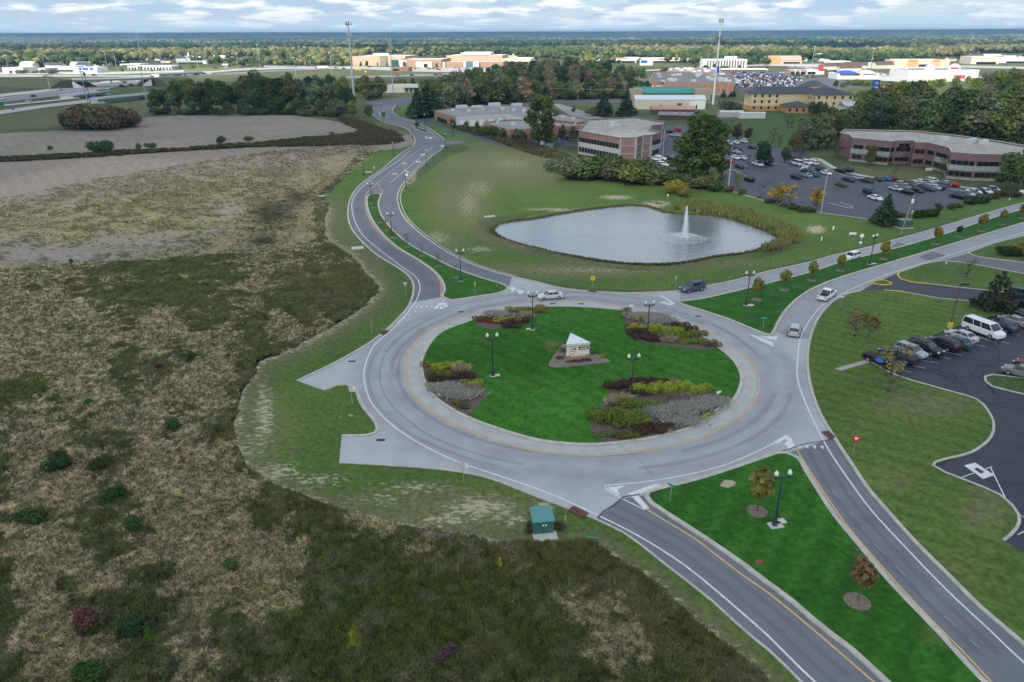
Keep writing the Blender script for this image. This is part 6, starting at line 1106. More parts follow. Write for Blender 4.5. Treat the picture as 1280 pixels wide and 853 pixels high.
band('frontage_road', [(800,88),(960,80),(1100,80),(1300,84)], [(800,89.5),(960,82.2),(1100,82.5),(1300,87)], .12, mwm)
sunl = mat('sunlit_verge', (.17,.20,.06), .95, noise=.3, scale=.05)
band('field', [(-60,90),(100,90),(200,87),(300,84),(440,84)], [(-60,94.4),(150,94),(230,92.2),(300,86),(440,85.3)], .06, sunl)
# bridge deck over the motorway
def bridge(name, label, p0, p1, hgt, wd, piers, abut=True, group=None):
    a, b = G(*p0), G(*p1); L_ = (b-a).length; rz = math.atan2(b.y-a.y, b.x-a.x); m_ = (a+b)/2; o = empty(name, (m_.x, m_.y, 0), label, 'bridge', group, rz)
    MB().box((0, 0, hgt-.3), (L_, wd, .6)).build('deck', mwm, o); MB().box((0, -wd/2+.2, hgt-1.1), (L_, .4, 1.4)).box((0, wd/2-.2, hgt-1.1), (L_, .4, 1.4)).build('girder', mat('green_girder', (.10,.20,.18), .7), o)
    for s in (-1, 1): MB().box((0, s*(wd/2+.12), hgt+.35), (L_, .22, 1.)).build('parapet', mat('bridge_parapet', (.60,.60,.57), .85), o)
    for t in piers:
        pr = MB().box((L_*(t-.5), 0, (hgt-1.8)/2), (1.6, wd*.7, hgt-1.8)).box((L_*(t-.5), 0, hgt-2.1), (2., wd*.95, .9)).build('pier', mwm, o)
    if abut:
        for s in (-1, 1): MB().add([(s*(L_/2), j*wd/2, hgt-.6) for j in (-1, 1)]+[(s*(L_/2-9), j*wd/2, 0) for j in (-1, 1)]+[(s*(L_/2), j*wd/2, 0) for j in (-1, 1)], [[0,1,3,2],[4,5,1,0],[0,2,4],[1,5,3],[2,3,5,4]]).build('abutment', mat('bridge_parapet', (0,0,0)), o)
    return o
bridge('overpass', 'long green girdered road bridge crossing the motorway on the left', (92,110), (190,107), 7.5, 12, (.48,)); bridge('overpass', 'low concrete slip road bridge in front of the long green bridge', (118,130), (202,121), 3.2, 8, (.15, .7)); bridge('overpass', 'short motorway bridge with a blue sign beside it', (84,124), (130,118), 2.6, 12, (.5,))
bridge('overpass', 'far road bridge near the white trucks left of centre', (196,97.5), (250,94.5), 4., 10, (.5,)); bridge('overpass', 'far motorway bridge with a yellow vehicle on it', (256,80), (345,76.5), 6, 10, (.2, .5, .8)); 
def bank(label, pts, hgt, wd, c):
    W_ = [G(*p) for p in pts]; mb = MB(); vs = []; n = len(W_)
    for i, p in enumerate(W_):
        d = (W_[min(i+1, n-1)]-W_[max(i-1, 0)]).normalized(); nn_ = Vector((-d.y, d.x, 0)); e_ = 1
        for s, z in ((-wd, 0), (-wd*.45, hgt), (wd*.45, hgt), (wd, 0)): q = p+nn_*s; vs.append((q.x, q.y, z*e_))
    fs = [[4*i+k, 4*i+k+1, 4*i+5+k, 4*i+4+k] for i in range(n-1) for k in range(3)]+[[0, 3, 2, 1][::-1], [4*n-4+k for k in range(4)]]
    o = mb.add(vs, fs).build('embankment', mat('bank_%s' % c[0], c[1], .95, noise=.35, scale=.08, c2=(.05,.07,.03)), None); tag(o, kind='structure')
bank('', [(-60,107),(0,107),(50,108),(92,110)], 7, 24, ('olive', (.10,.10,.05))); bank('', [(190,107),(230,104),(280,102),(330,100)], 7, 22, ('dry', (.14,.14,.08)))

# small houses and sheds among the distant trees, more lanes and pale forecourts
hm_ = [MB().add([(i*6, j*4, k) for k in (0, 4) for j in (-1, 1) for i in (-1, 1)]+[(-6, 0, 6.5), (6, 0, 6.5)], [[0,1,5,4],[3,2,6,7],[2,0,4,8,6],[1,3,7,9,5]]) for _ in (0,)][0]; hm_.m = 1; hm_.add([(-6.3, -4.4, 3.8), (6.3, -4.4, 3.8), (6.3, 0, 6.8), (-6.3, 0, 6.8), (6.3, 4.4, 3.8), (-6.3, 4.4, 3.8)], [[0,1,2,3],[3,2,4,5]])
rr = random.Random(31); HM = [hm_.mesh('distant_house', m_) for m_ in ([whitew, wgrey], [creamw, mat('brown_roof', (0,0,0))], [wgrey, darkr], [mat('tan_stucco', (0,0,0)), whitew])]; HL = ('white', 'cream brown roofed', 'grey dark roofed', 'tan white roofed')
for k in range(110):
    q, v0, v1, wh = rr.choice([(( 0, 140), 82, 86, 'at the far left'), ((140, 330), 74, 79, 'left of the grey mast'), ((330, 440), 72, 78, 'left of the shopping mall'), ((640, 800), 66, 74, 'above the centre wood'), ((950, 1280), 73, 78, 'before the far right woods'), ((1030, 1110), 84, 90, 'by the approach road')])
    g = G(rr.uniform(*q), rr.uniform(v0, v1)); i_ = rr.randrange(4); s_ = rr.uniform(.8, 1.7); o = link('distant_house', HM[i_], None, None, (g.x, g.y, 0), rr.uniform(-.3, .3)); o.scale = (s_*rr.uniform(1, 2.2), s_, s_*.9); tag(o, 'small %s building among the trees %s' % (HL[i_], wh), 'house', 'small far %s buildings %s' % (HL[i_], wh))
pf = mat('pale_forecourt', (.50,.49,.46), .9)
band('forecourt', [(0,91),(60,90),(125,90.5),(230,88)], [(0,93.5),(60,93),(125,93.5),(230,90.5)], .16, pf); band('forecourt', [(1090,96),(1140,97),(1230,96)], [(1100,101),(1150,104),(1225,101)], .16, pf); band('forecourt', [(960,81),(1110,82),(1190,84)], [(960,82.5),(1110,86),(1190,87)], .17, pf)
band('motorway_slip', [(150,97.5),(250,90),(330,86),(400,84.6)], [(150,98.7),(250,91),(330,87),(400,85.3)], .2, pf); band('motorway_slip', [(0,132),(60,126),(100,121.5)], [(0,133.6),(60,127.6),(100,123)], .2, pf)
# ============================================================ vehicles
paint = mat('car_paint', (.5,.5,.5), .42, objcol=True, spec=.3, coat=.04); cglass = mat('car_glass', (.015,.02,.028), .08, spec=.7); rubber = mat('tyre_rubber', (.02,.02,.02), .9); rimm = mat('wheel_rim', (.45,.46,.48), .35, metal=.7); lampw = mat('headlight_glass', (.75,.77,.78), .2); lampr = mat('tail_light_red', (.35,.01,.01), .3); blackp = mat('black_plastic', (.02,.02,.022), .6)
def loft(st):
    """st: (x, halfwidth, zbottom, ztop, shoulder) -> closed body"""
    mb = MB(); vs = []; m = 8
    for (x, w_, zb, zt, sh) in st: vs += [(x, -w_*.86, zb), (x, -w_, zb+.14), (x, -w_*1.0, zt-sh*1.3), (x, -w_*.90, zt), (x, w_*.90, zt), (x, w_*1.0, zt-sh*1.3), (x, w_, zb+.14), (x, w_*.86, zb)]
    fs = [[i*m+k, i*m+(k+1) % m, (i+1)*m+(k+1) % m, (i+1)*m+k][::-1] for i in range(len(st)-1) for k in range(m)]
    fs += [list(range(m)), [(len(st)-1)*m+k for k in range(m)][::-1]]
    return mb.add(vs, fs)
def cabin(x0, x1, x2, x3, w0, w1, z0, z1):
    """glass house: rear base x0, rear top x1, front top x2, front base x3"""
    vs = [(x0,-w0,z0),(x3,-w0,z0),(x3,w0,z0),(x0,w0,z0),(x1,-w1,z1),(x2,-w1,z1),(x2,w1,z1),(x1,w1,z1)]
    g = MB().add(vs, [[0,1,5,4],[1,2,6,5],[2,3,7,6],[3,0,4,7],[4,5,6,7]])
    r = MB(); e = .035; vs2 = [(x1-.1,-w1-e,z1-.03),(x2+.1,-w1-e,z1-.03),(x2+.1,w1+e,z1-.03),(x1-.1,w1+e,z1-.03),(x1+.12,-w1+.12,z1+.05),(x2-.15,-w1+.12,z1+.05),(x2-.15,w1-.12,z1+.05),(x1+.12,w1-.12,z1+.05)]
    r.add(vs2, [[3,2,1,0],[4,5,6,7],[0,1,5,4],[1,2,6,5],[2,3,7,6],[3,0,4,7]])
    for s in (-1, 1):
        for (xa, xb) in ((x0, x1), (x3, x2)): r.tube((xa, s*(w0+.01), z0-.02), (xb, s*(w1+.01), z1), .055, .05, 5)
        nB = 2 if x2-x1 > 2.2 else 1
        for k in range(1, nB+1):
            t = k/(nB+1); xb = x1+(x2-x1)*t; r.tube((x0+(x3-x0)*(.15+.7*t), s*(w0+.012), z0), (xb, s*(w1+.012), z1), .045, .04, 4)
    return g, r
SPEC = {
 'sedan': dict(L=4.75, st=[(-2.37,.72,.34,.74,.1),(-2.25,.86,.24,.98,.08),(-1.6,.91,.2,1.02,.08),(-.6,.92,.2,.96,.08),(.9,.92,.2,.94,.08),(1.6,.91,.2,.86,.09),(2.15,.86,.22,.74,.1),(2.37,.70,.32,.60,.1)], cab=(-1.75,-1.0,.35,1.15,.80,.62,.95,1.42), wh=(-1.42,1.42), r=.33),
 'hatch': dict(L=4.2, st=[(-2.1,.74,.34,.85,.1),(-2.0,.86,.24,1.0,.08),(-1.2,.9,.2,1.03,.08),(.9,.9,.2,1.0,.08),(1.5,.88,.2,.9,.09),(1.95,.84,.22,.76,.1),(2.1,.70,.32,.62,.1)], cab=(-1.98,-1.65,.3,1.1,.80,.63,1.0,1.5), wh=(-1.3,1.3), r=.33),
 'suv': dict(L=4.8, st=[(-2.4,.80,.38,.95,.1),(-2.32,.92,.3,1.08,.08),(-1.4,.95,.26,1.12,.08),(.9,.95,.26,1.1,.08),(1.6,.94,.26,1.04,.09),(2.2,.90,.28,.92,.1),(2.4,.76,.36,.72,.1)], cab=(-2.3,-2.0,.35,1.15,.86,.70,1.08,1.70), wh=(-1.42,1.42), r=.37),
 'van': dict(L=5.7, st=[(-2.85,.92,.4,1.15,.1),(-2.8,.98,.3,1.25,.08),(-1.4,1.0,.28,1.28,.08),(1.4,1.0,.28,1.26,.08),(2.1,.98,.28,1.2,.09),(2.7,.92,.3,1.0,.1),(2.85,.8,.38,.78,.1)], cab=(-2.82,-2.72,1.15,1.95,.96,.82,1.24,2.05), wh=(-1.75,1.75), r=.38),
 'pickup': dict(L=5.7, st=[(-2.85,.88,.45,.75,.1),(-2.8,.95,.38,1.12,.05),(-1.0,.97,.34,1.12,.05),(-.95,.97,.3,1.12,.05),(.9,.97,.3,1.1,.08),(1.9,.96,.3,1.05,.09),(2.6,.92,.32,.95,.1),(2.85,.8,.4,.8,.1)], cab=(-1.0,-.75,.55,1.25,.88,.72,1.08,1.78), wh=(-1.8,1.75), r=.4)}
MESH = {}
def carmesh(kind):
    if kind in MESH: return MESH[kind]
    S = SPEC[kind]; st = S['st']; b = loft(st); 
    if kind == 'pickup': pass
    g, r = cabin(*S['cab']); rr_ = S['r']; W_ = .9 if kind != 'van' else .96
    for s in (-1, 1): b.box((S['cab'][3]-.1, s*(W_+.1), S['cab'][6]+.1), (.16, .16, .13))
    w_ = MB().tube((0, -.12, 0), (0, .12, 0), rr_, n=14); ri = MB().tube((0, -.13, 0), (0, .13, 0), rr_*.62, n=10)
    zt = st[-2][3]; hl = MB().box((0, 0, 0), (.22, .34, .16)); tl_ = MB().box((0, 0, 0), (.12, .22, .22 if kind != 'suv' else .34))
    M_ = dict(body=b.mesh('body', paint), windows=g.mesh('windows', cglass), roof=r.mesh('roof', paint), wheel=w_.mesh('wheel', rubber), rim=ri.mesh('rim', rimm), head=hl.mesh('headlight', lampw), tail=tl_.mesh('tail_light', lampr), S=S, zt=zt)
    if kind == 'pickup': M_['bed'] = MB().box((-1.92, 0, 1.13), (1.62, 1.5, .03)).mesh('cargo_bed', blackp)
    MESH[kind] = M_; return M_
def car(kind, px, py, rz, c, label, group=None, detail=2, name=None, z=.05, s=1., cat=None):
    """detail 2: everything, 1: no rims and lights, 0: body, windows, roof and wheels as one mesh"""
    g = G(px, py); M_ = carmesh(kind); S = M_['S']; nm = name or {'sedan':'car','hatch':'car','suv':'suv','van':'van','pickup':'pickup_truck'}[kind]; ct = cat or {'sedan':'car','hatch':'car','suv':'SUV','van':'van','pickup':'pickup truck'}[kind]
    if detail == 0:
        if 'one' not in M_:
            mb = MB(); mb.m = 0; b = loft(S['st']); mb.add(b.v, b.f); g_, r_ = cabin(*S['cab']); mb.add(r_.v[:8], r_.f[:6]); mb.m = 1; mb.add(g_.v, g_.f); mb.m = 2
            for x in S['wh']:
                for q in (-1, 1): mb.tube((x, q*.92-.1, S['r']), (x, q*.92+.1, S['r']), S['r'], n=8)
            M_['one'] = mb.mesh('car', [paint, cglass, rubber])
        o = link(nm, M_['one'], None, None, (g.x, g.y, z), rz, c); o.scale = (s, s, s); return tag(o, label, ct, group)
    o = empty(nm, (g.x, g.y, z), label, ct, group, rz); o.scale = (s, s, s)
    link('body', M_['body'], None, o, color=c); link('windows', M_['windows'], None, o); link('roof', M_['roof'], None, o, color=c)
    if 'bed' in M_: link('cargo_bed', M_['bed'], None, o)
    for x in S['wh']:
        for q in (-1, 1):
            w_ = link('wheel', M_['wheel'], None, o, (x, q*.86*(1 if kind != 'van' else 1.06), S['r']))
            if detail > 1: link('rim', M_['rim'], None, w_)
    if detail > 1:
        L2 = S['L']/2
        for q in (-1, 1): link('headlight', M_['head'], None, o, (L2-.12, q*.62, M_['zt']-.12)); link('tail_light', M_['tail'], None, o, (-L2+.02, q*.72, .86 if kind != 'suv' else 1.0))
    return o
WH, SI, BK, NV, BL, RD, DR, GY, SG_, TL, OLV, BW = (.72,.73,.74), (.42,.45,.47), (.012,.013,.016), (.015,.03,.07), (.03,.09,.25), (.45,.02,.03), (.14,.015,.02), (.11,.12,.13), (.30,.36,.33), (.03,.07,.09), (.09,.10,.07), (.40,.48,.56)
# on the roads
car('sedan', 688, 373.5, yaw((703,372),(673,374)), (.55,.56,.55), 'silver white sedan driving left on the roundabout above the island')
car('suv', 865, 364, yaw((880,360.5),(850,366)), (.06,.085,.12), 'dark blue grey suv with silver wheels entering the roundabout on the right', s=1.05)
car('suv', 1064, 324.5, yaw((1072,322),(1056,327)), WH, 'white suv coming down the upper east carriageway beside the small street trees', s=.95)
car('hatch', 992.5, 417, yaw((991,424),(994,410)), SI, 'silver crossover seen from behind leaving the roundabout to the right', s=1.05)
car('pickup', 1033, 373, yaw((1027,378),(1039,369)), WH, 'white pickup truck with open bed driving away on the east road', s=1.)
car('suv', 521, 157, yaw((525,160),(516,154)), BK, 'dark suv on the far bend of the north road', detail=1)
car('suv', 524, 146.5, yaw((519,146),(529,147)), NV, 'dark blue suv in the drive left of the long brick warehouse', detail=1)
# near car park
def pk(kind, x, y, c, label, rev=False, s=1., dx=1): 
    a = yaw((x-20, y-6.5), (x+20, y+8.5)); car(kind, x, y, a+(pi if rev else 0), c, label, 'cars parked nose to tail along the near lawn', s=s)
pk('pickup', 1103, 456.5, BK, 'black pickup truck with a blue tarpaulin, first on the left in the near car park'); o_ = MB().box((0, 0, 0), (.9, 1.2, .25), 0, .7).build('tarpaulin', mat('blue_tarpaulin', (.02,.12,.45), .6), None, None); g_ = G(1099, 451, 1.2); o_.location = (g_.x, g_.y, 1.3); tag(o_, 'crumpled bright blue tarpaulin in the bed of the black pickup', 'tarpaulin')
pk('pickup', 1122, 450, NV, 'dark navy pickup truck behind the black one, partly hidden by the thin tree', True)
pk('suv', 1138, 444, (.30,.34,.42), 'silver blue crossover, third from the left in the near car park', s=.95)
pk('suv', 1156, 440, (.012,.016,.03), 'glossy black estate suv, fourth from the left in the near car park', s=1.05)
pk('suv', 1177, 435, BK, 'boxy black suv with roof rails seen from behind, fifth in the near car park', True, 1.03)
pk('sedan', 1195, 432, TL, 'dark teal sedan squeezed behind the boxy black suv', True)
pk('sedan', 1201, 424.5, SI, 'pale silver sedan left of the white van', True, 1.03)
pk('van', 1228, 418, WH, 'tall white conversion van with dark side windows in the near car park', s=1.1)
pk('sedan', 1252, 412, NV, 'dark blue sedan half hidden behind the white van', True)
pk('sedan', 1266, 405, (.24,.26,.27), 'grey sedan right of the white van in the near car park', True)
pk('sedan', 1275, 397.5, BK, 'black sedan above the grey sedan at the right picture edge', True); pk('suv', 1290, 392, BK, 'black suv cut by the right picture edge')
car('suv', 1277, 372.5, yaw((1260,370),(1290,376)), (.03,.05,.08), 'dark car on the driveway at the right edge beside the pine')
car('suv', 1276, 471, yaw((1290,474),(1262,466)), (.20,.21,.21), 'grey green estate car by the grass island at the right edge'); car('sedan', 1290, 462, yaw((1300,465),(1275,457)), DR, 'maroon car behind the grey green estate car')
# office car park: (x, y, colour, kind)
cn = {id(WH):'white', id(SI):'silver', id(BK):'black', id(NV):'navy', id(BL):'blue', id(RD):'red', id(DR):'dark red', id(GY):'dark grey', id(SG_):'pale green', id(TL):'teal', id(OLV):'olive', id(BW):'pale blue'}
def Z3(x, y): return 880+x/6.4, 130+y/6.4
def Z5(x, y): return 1040+x/5.333, 220+y/5.333
def Z2(x, y): return 700+x/6.4, 120+y/6.4
def Z1(x, y): return 560+x/6.4, 110+y/6.4
def tz(x, y): return 1080+x/6.4, 130+y/6.4
LOTC = [(Z3,[(110,305,RD,'sedan'),(150,303,NV,'sedan'),(155,322,GY,'suv'),(198,322,SI,'suv'),(250,312,WH,'sedan'),(315,304,WH,'suv'),(268,365,BK,'sedan'),(255,388,SI,'sedan'),(140,398,SI,'van'),(195,393,TL,'sedan'),(88,388,WH,'sedan'),(385,352,BK,'sedan'),(130,443,NV,'suv'),(175,438,BL,'sedan'),(120,469,RD,'sedan'),(155,466,NV,'suv'),(196,462,RD,'sedan'),(248,436,WH,'sedan'),(308,438,WH,'sedan'),(92,472,DR,'sedan'),(285,508,NV,'sedan'),(430,490,WH,'pickup'),(510,482,NV,'sedan'),(740,484,WH,'van'),(740,448,DR,'suv'),(822,478,WH,'suv'),(872,480,WH,'suv'),(815,542,TL,'sedan'),(735,592,BK,'sedan'),(820,580,SG_,'sedan'),(878,574,BL,'sedan'),(935,532,NV,'sedan'),(975,560,WH,'sedan'),(1085,542,BK,'suv'),(1150,538,BK,'suv'),(360,614,BK,'suv')],'office lot, left half'),
  (Z5,[(110,32,NV,'sedan'),(60,64,OLV,'sedan'),(175,20,SI,'sedan'),(235,38,OLV,'suv'),(305,30,TL,'sedan'),(355,28,BL,'sedan'),(395,22,DR,'sedan'),(250,118,NV,'suv'),(287,155,WH,'sedan'),(425,93,SI,'sedan'),(500,114,BK,'sedan'),(492,78,SG_,'sedan'),(520,66,TL,'suv'),(567,103,BK,'sedan'),(590,64,SI,'sedan'),(640,93,TL,'sedan'),(625,52,NV,'sedan'),(680,85,SI,'sedan'),(670,45,WH,'suv'),(730,73,GY,'suv'),(730,42,NV,'sedan'),(800,64,RD,'sedan'),(835,144,BK,'sedan'),(875,133,TL,'sedan'),(927,121,GY,'sedan'),(967,106,NV,'sedan'),(1017,110,WH,'sedan'),(458,80,GY,'sedan'),(540,84,NV,'sedan'),(612,82,BK,'sedan'),(652,64,SI,'sedan'),(700,62,TL,'sedan'),(580,46,WH,'sedan'),(704,84,BK,'sedan'),(760,58,SI,'sedan'),(900,126,SI,'sedan'),(945,112,WH,'sedan'),(990,99,TL,'sedan'),(1044,96,GY,'sedan'),(1022,92,BK,'sedan'),(1065,95,WH,'sedan')],'office lot, right half'),
  (Z2,[(887,290,NV,'sedan'),(937,276,RD,'suv'),(905,318,BW,'sedan'),(927,322,SI,'sedan'),(710,520,BK,'sedan'),(762,513,WH,'suv'),(802,508,WH,'suv'),(842,503,BK,'suv'),(880,500,SI,'sedan'),(762,558,TL,'sedan'),(820,557,WH,'suv'),(878,555,NV,'suv')],'small lot right of the offices'),
  (Z1,[(855,374,WH,'suv'),(930,365,SI,'sedan'),(930,406,BL,'suv')],'small lot left of the offices')]
ux = [yaw((995,222),(1006,225.5)), yaw((1100,236),(1112,239)), yaw((810,200),(822,201)), yaw((700,168),(712,170))]
for q, (fz, L_, where) in enumerate(LOTC):
    for k, (x, y, c, kd) in enumerate(L_):
        px, py = fz(x, y); col_ = cn[id(c)]; nb, nx = cn[id(L_[k-1][2])], cn[id(L_[(k+1) % len(L_)][2])]
        kw = {'sedan':'car','suv':'suv','van':'van','pickup':'pickup truck','hatch':'car'}[kd]
        car(kd, px, py+1, ux[q]+(pi if random.random() < .5 else 0), c, '%s %s between the %s and the %s one, %s' % (col_, kw, nb, nx, where), 'cars in the '+where, detail=1, z=.04)
# the crowded lot of the superstore, and the far roads
rr = random.Random(8); far = ['white', 'dark', 'silver', 'red', 'blue']; fc = dict(white=WH, dark=BK, silver=SI, red=RD, blue=NV)
n_ = 0; lot = [(915,91),(925,90),(985,93),(1010,97),(1040,108),(1045,112),(985,112),(962,117),(928,116),(918,103)]
p0, ex, ey = G(960, 100), None, None; base = yaw((930,110),(980,110.5))
for i in range(-16, 17):
    for j in range(-14, 12):
        x = p0.x+i*6.6+j*1.2+(3.3 if j % 2 else 0); y = p0.y+j*8.5
        if rr.random() < .30: continue
        u, v = P(x, y)
        if not inpoly(np.array([u]), np.array([v]), lot)[0] or (u > 995 and rr.random() < .75) or n_ > 175: continue
        cname = rr.choices(far, (18, 34, 24, 7, 20))[0]; n_ += 1
        car(rr.choice(('sedan','suv','hatch')), float(u), float(v), base+pi/2*rr.choice((1, -1)), fc[cname], 'tiny %s car in the crowded lot right of the brick superstore' % cname, 'cars crowding the superstore lot, %s' % cname, detail=0, z=.1)
mwc = [(6,124.8,'white','suv'),(42,121.5,'dark','sedan'),(75,113.5,'silver','suv'),(82,121.8,'silver','sedan'),(36,128.3,'silver','sedan'),(112,117,'dark','sedan'),(135,112.3,'white','sedan'),(152,108.6,'dark','suv'),(156,104,'dark','sedan'),(164,107,'dark','sedan'),(122,103.3,'red','sedan')]
for k, (x, y, cname, kd) in enumerate(mwc): car(kd, x, y, yaw((0,124),(100,110)), fc[cname], '%s %s on the motorway at the far left, %s' % (cname, {'sedan':'car','suv':'van'}[kd], ('before','under','near','beside','past')[k % 5]+' the bridges'), 'vehicles on the motorway', detail=0, z=.2, s=1.25)
for k, (x, y, cname) in enumerate([(57,96.2,'dark'),(63,96,'silver'),(118,95.2,'dark'),(192,95.5,'dark'),(215,94,'silver'),(255,93,'dark'),(262,92.8,'white'),(270,86,'dark'),(283,85.2,'white'),(238,86.5,'dark'),(305,82.5,'dark'),(310,82,'white'),(420,85.8,'dark'),(430,86.8,'dark'),(462,84.6,'dark'),(504,97,'silver'),(545,94.5,'dark'),(551,94.3,'red'),(472,97.6,'red'),(515,95.5,'dark'),(497,95.8,'red')]): car('suv' if k % 3 else 'sedan', x, y, 0.05, fc[cname], 'distant %s car on the %s' % (cname, 'roads beyond the left tree row' if x < 400 else 'road before the shopping mall'), 'distant cars, '+cname+(' left' if x < 400 else ' mall'), detail=0, z=.25, s=1.2)
rr = random.Random(4)
for k in range(46):
    cname = rr.choice(far); x = rr.uniform(515, 628); y = rr.choice((85.8, 86.7, 87.8)); car('sedan', x, y, pi/2, fc[cname], 'tiny %s car in the long car park before the shopping mall' % cname, 'cars before the shopping mall, '+cname, detail=0, z=.2, s=1.1)
for k in range(34):
    cname = rr.choice(far); x = rr.uniform(1005, 1120); t = (x-1005)/115; y = 86+t*9+rr.uniform(-1.6, 1.6); car('sedan', x, y, -.9, fc[cname], 'tiny %s car on the wide approach road at the far right' % cname, 'cars on the far approach road, '+cname, detail=0, z=.2, s=1.1)
for k in range(22):
    cname = rr.choice(far); x = rr.uniform(905, 1050); y = rr.choice((92.6, 95, 97.5)) if x > 985 else 91.6; car('sedan', x, y, .1, fc[cname], 'small %s car in the far half empty car park' % cname, 'cars in the far half empty lot, '+cname, detail=0, z=.2)
def truck(px, py, rz, cab, box, label, L_=13):
    g = G(px, py); o = empty('truck', (g.x, g.y, .15), label, 'truck', None, rz); MB().box((-1.5, 0, 2.4), (L_-4, 2.5, 2.9)).build('cargo_box', box, o); MB().box((L_/2-1.6, 0, 1.7), (2.4, 2.4, 2.5), 0, .92).build('cab', cab, o); MB().box((L_/2-.5, 0, 2.3), (.5, 2.1, .9)).build('windscreen', cglass, o)
    for x in (-L_/2+1.5, -L_/2+3, L_/2-1.8):
        for s in (-1, 1): MB().tube((x, s*1.1-.15, .5), (x, s*1.1+.15, .5), .5, n=10).build('wheel', rubber, o)
truck(225, 95, .06, blackp, whitew, 'white box truck on the far bridge approach left of centre', 16); truck(402, 86.2, pi+.02, redm, whitew, 'long white trailer truck with a red cab on the frontage road', 20); truck(448, 89, 0, mat('yellow_paint', (.6,.42,.03), .6), mat('yellow_paint', (0,0,0)), 'yellow construction vehicle right of the grey mast', 9); truck(283, 83, .1, blackp, wgrey, 'white truck on the motorway beyond the golden tree', 14)
# ============================================================ street furniture
ironm = mat('black_lamp_post', (.03,.04,.05), .5, spec=.4); globem = mat('frosted_globe', (.72,.70,.60), .35, spec=.5); galv = mat('galvanised_steel', (.38,.41,.43), .5, metal=.4); alum = mat('sign_back_aluminium', (.55,.58,.58), .5, metal=.3); woodp = mat('weathered_pole', (.27,.24,.21), .9, noise=.2, scale=3); signw = mat('sign_white', (.78,.78,.76), .6); signr = mat('sign_red', (.62,.02,.03), .5); signy = mat('sign_yellow', (.72,.50,.02), .5); signg = mat('sign_green', (.02,.30,.20), .5); slabm = mat('pale_slab', (.50,.49,.45), .9, noise=.12, scale=2)
post_ = MB().lathe((0, 0, 0), [(.26, 0), (.26, .22), (.19, .3), (.17, .75), (.10, .95), (.085, 2.5), (.065, 4.75), (.10, 4.8), (.10, 4.9), (.05, 5.0)], 10).mesh('post', ironm)
arm_ = MB().box((0, 0, 4.82), (1.35, .09, .10)).tube((-.62, 0, 4.8), (-.62, 0, 5.05), .09, .15).tube((.62, 0, 4.8), (.62, 0, 5.05), .09, .15).tube((0, 0, 4.5), (-.5, 0, 4.82), .025).tube((0, 0, 4.5), (.5, 0, 4.82), .025).mesh('crossarm', ironm)
globe_ = smooth(MB().lathe((0, 0, 0), [(.11, 0), (.19, .12), (.20, .22), (.16, .36), (.08, .46), (.03, .55)], 12).mesh('globe', globem))
base_ = MB().lathe((0, 0, 0), [(.42, -.02), (.40, .06)], 12).mesh('concrete_footing', slabm)
def lamp2(px, py, pt, label, z=.2, rz=.15, group='double globe street lamps'):
    g = G(px, py, z); h = topz(px, py, pt)-z; o = empty('street_lamp', (g.x, g.y, z), label, 'street lamp', group, rz); s = h/5.65; o.scale = (1.1, 1.1, s)
    link('post', post_, None, o); link('crossarm', arm_, None, o); link('concrete_footing', base_, None, o)
    for x in (-.62, .62): link('globe', globe_, None, o, (x, 0, 5.05))
for a in ((616,470,414,'double globe lamp on the left of the island, right of the grey planting'),(789,495.5,440,'double globe lamp rising from the front planting bed of the island'),(809,420,374,'double globe lamp in the rear right planting bed of the island'),(665.5,412,362,'double globe lamp beside the rear left planting of the island'),(932.5,382,337,'double globe lamp near the left tip of the east median'),(1087,330.5,291,'double globe lamp on the east median right of the white suv',.2,.6),(968,657,585,'largest double globe lamp, on the south median next to the big street tree'),(576,351.5,309.5,'double globe lamp near the wide end of the north median'),(490,296.5,264,'double globe lamp in the middle of the north median'),(464.5,254,227.5,'double globe lamp at the far tip of the north median')): lamp2(*a)
for x, y, w_ in ((621,471,.9),(661,413,.9),(938,383,1.2),(1092,331,1.1),(975,654,1.1),(969,659,1.4)):
    slab('concrete_pad', x, y, w_, w_*.7, .08, slabm, .2, .2, 'small concrete pad at the lamp '+{621:'left on the island',661:'behind the rear left planting',938:'at the left tip of the east median',1092:'right of the white suv',975:'on the south median, square one',969:'on the south median, sandy one'}[x], 'concrete pad')
sg_ = MB().tube((0, 0, 4.75), (0, 0, 5.05), .09, .15).mesh('collar', ironm)
def lamp1(px, py, pt, label):
    g = G(px, py); h = topz(px, py, pt); o = empty('street_lamp', (g.x, g.y, .02), label, 'street lamp', 'single globe street lamps'); o.scale = (1.3, 1.3, h/5.65); link('post', post_, None, o); link('collar', sg_, None, o); link('globe', globe_, None, o, (0, 0, 5.05))
for a in ((455,220,197.5,'single globe lamp left of the north road by the white ground box'),(507.5,235.5,212,'single globe lamp on the inner bend, right of the north road'),(533.5,208,186.5,'single globe lamp on the lawn side right of the turn arrows'),(492,195.5,177.5,'single globe lamp with a red mark left of the north road'),(557.3,185.5,166.5,'single globe lamp at the right driveway stub'),(516,173.3,156.5,'single globe lamp on the left curve by the green box'),(566,171,154.5,'single globe lamp on the lawn before the long warehouse'),(531.5,165,142,'single globe lamp at the right end of the small far median'),(521,160,144.5,'single globe lamp by the dark suv on the far bend'),(480,153,138.5,'single globe lamp left at the far narrow neck of the road'),(498.5,137,125,'single globe lamp right of the far crossroads'),(477.5,147,128,'dark post on the tiny far median before the crossroads')): lamp1(*a)
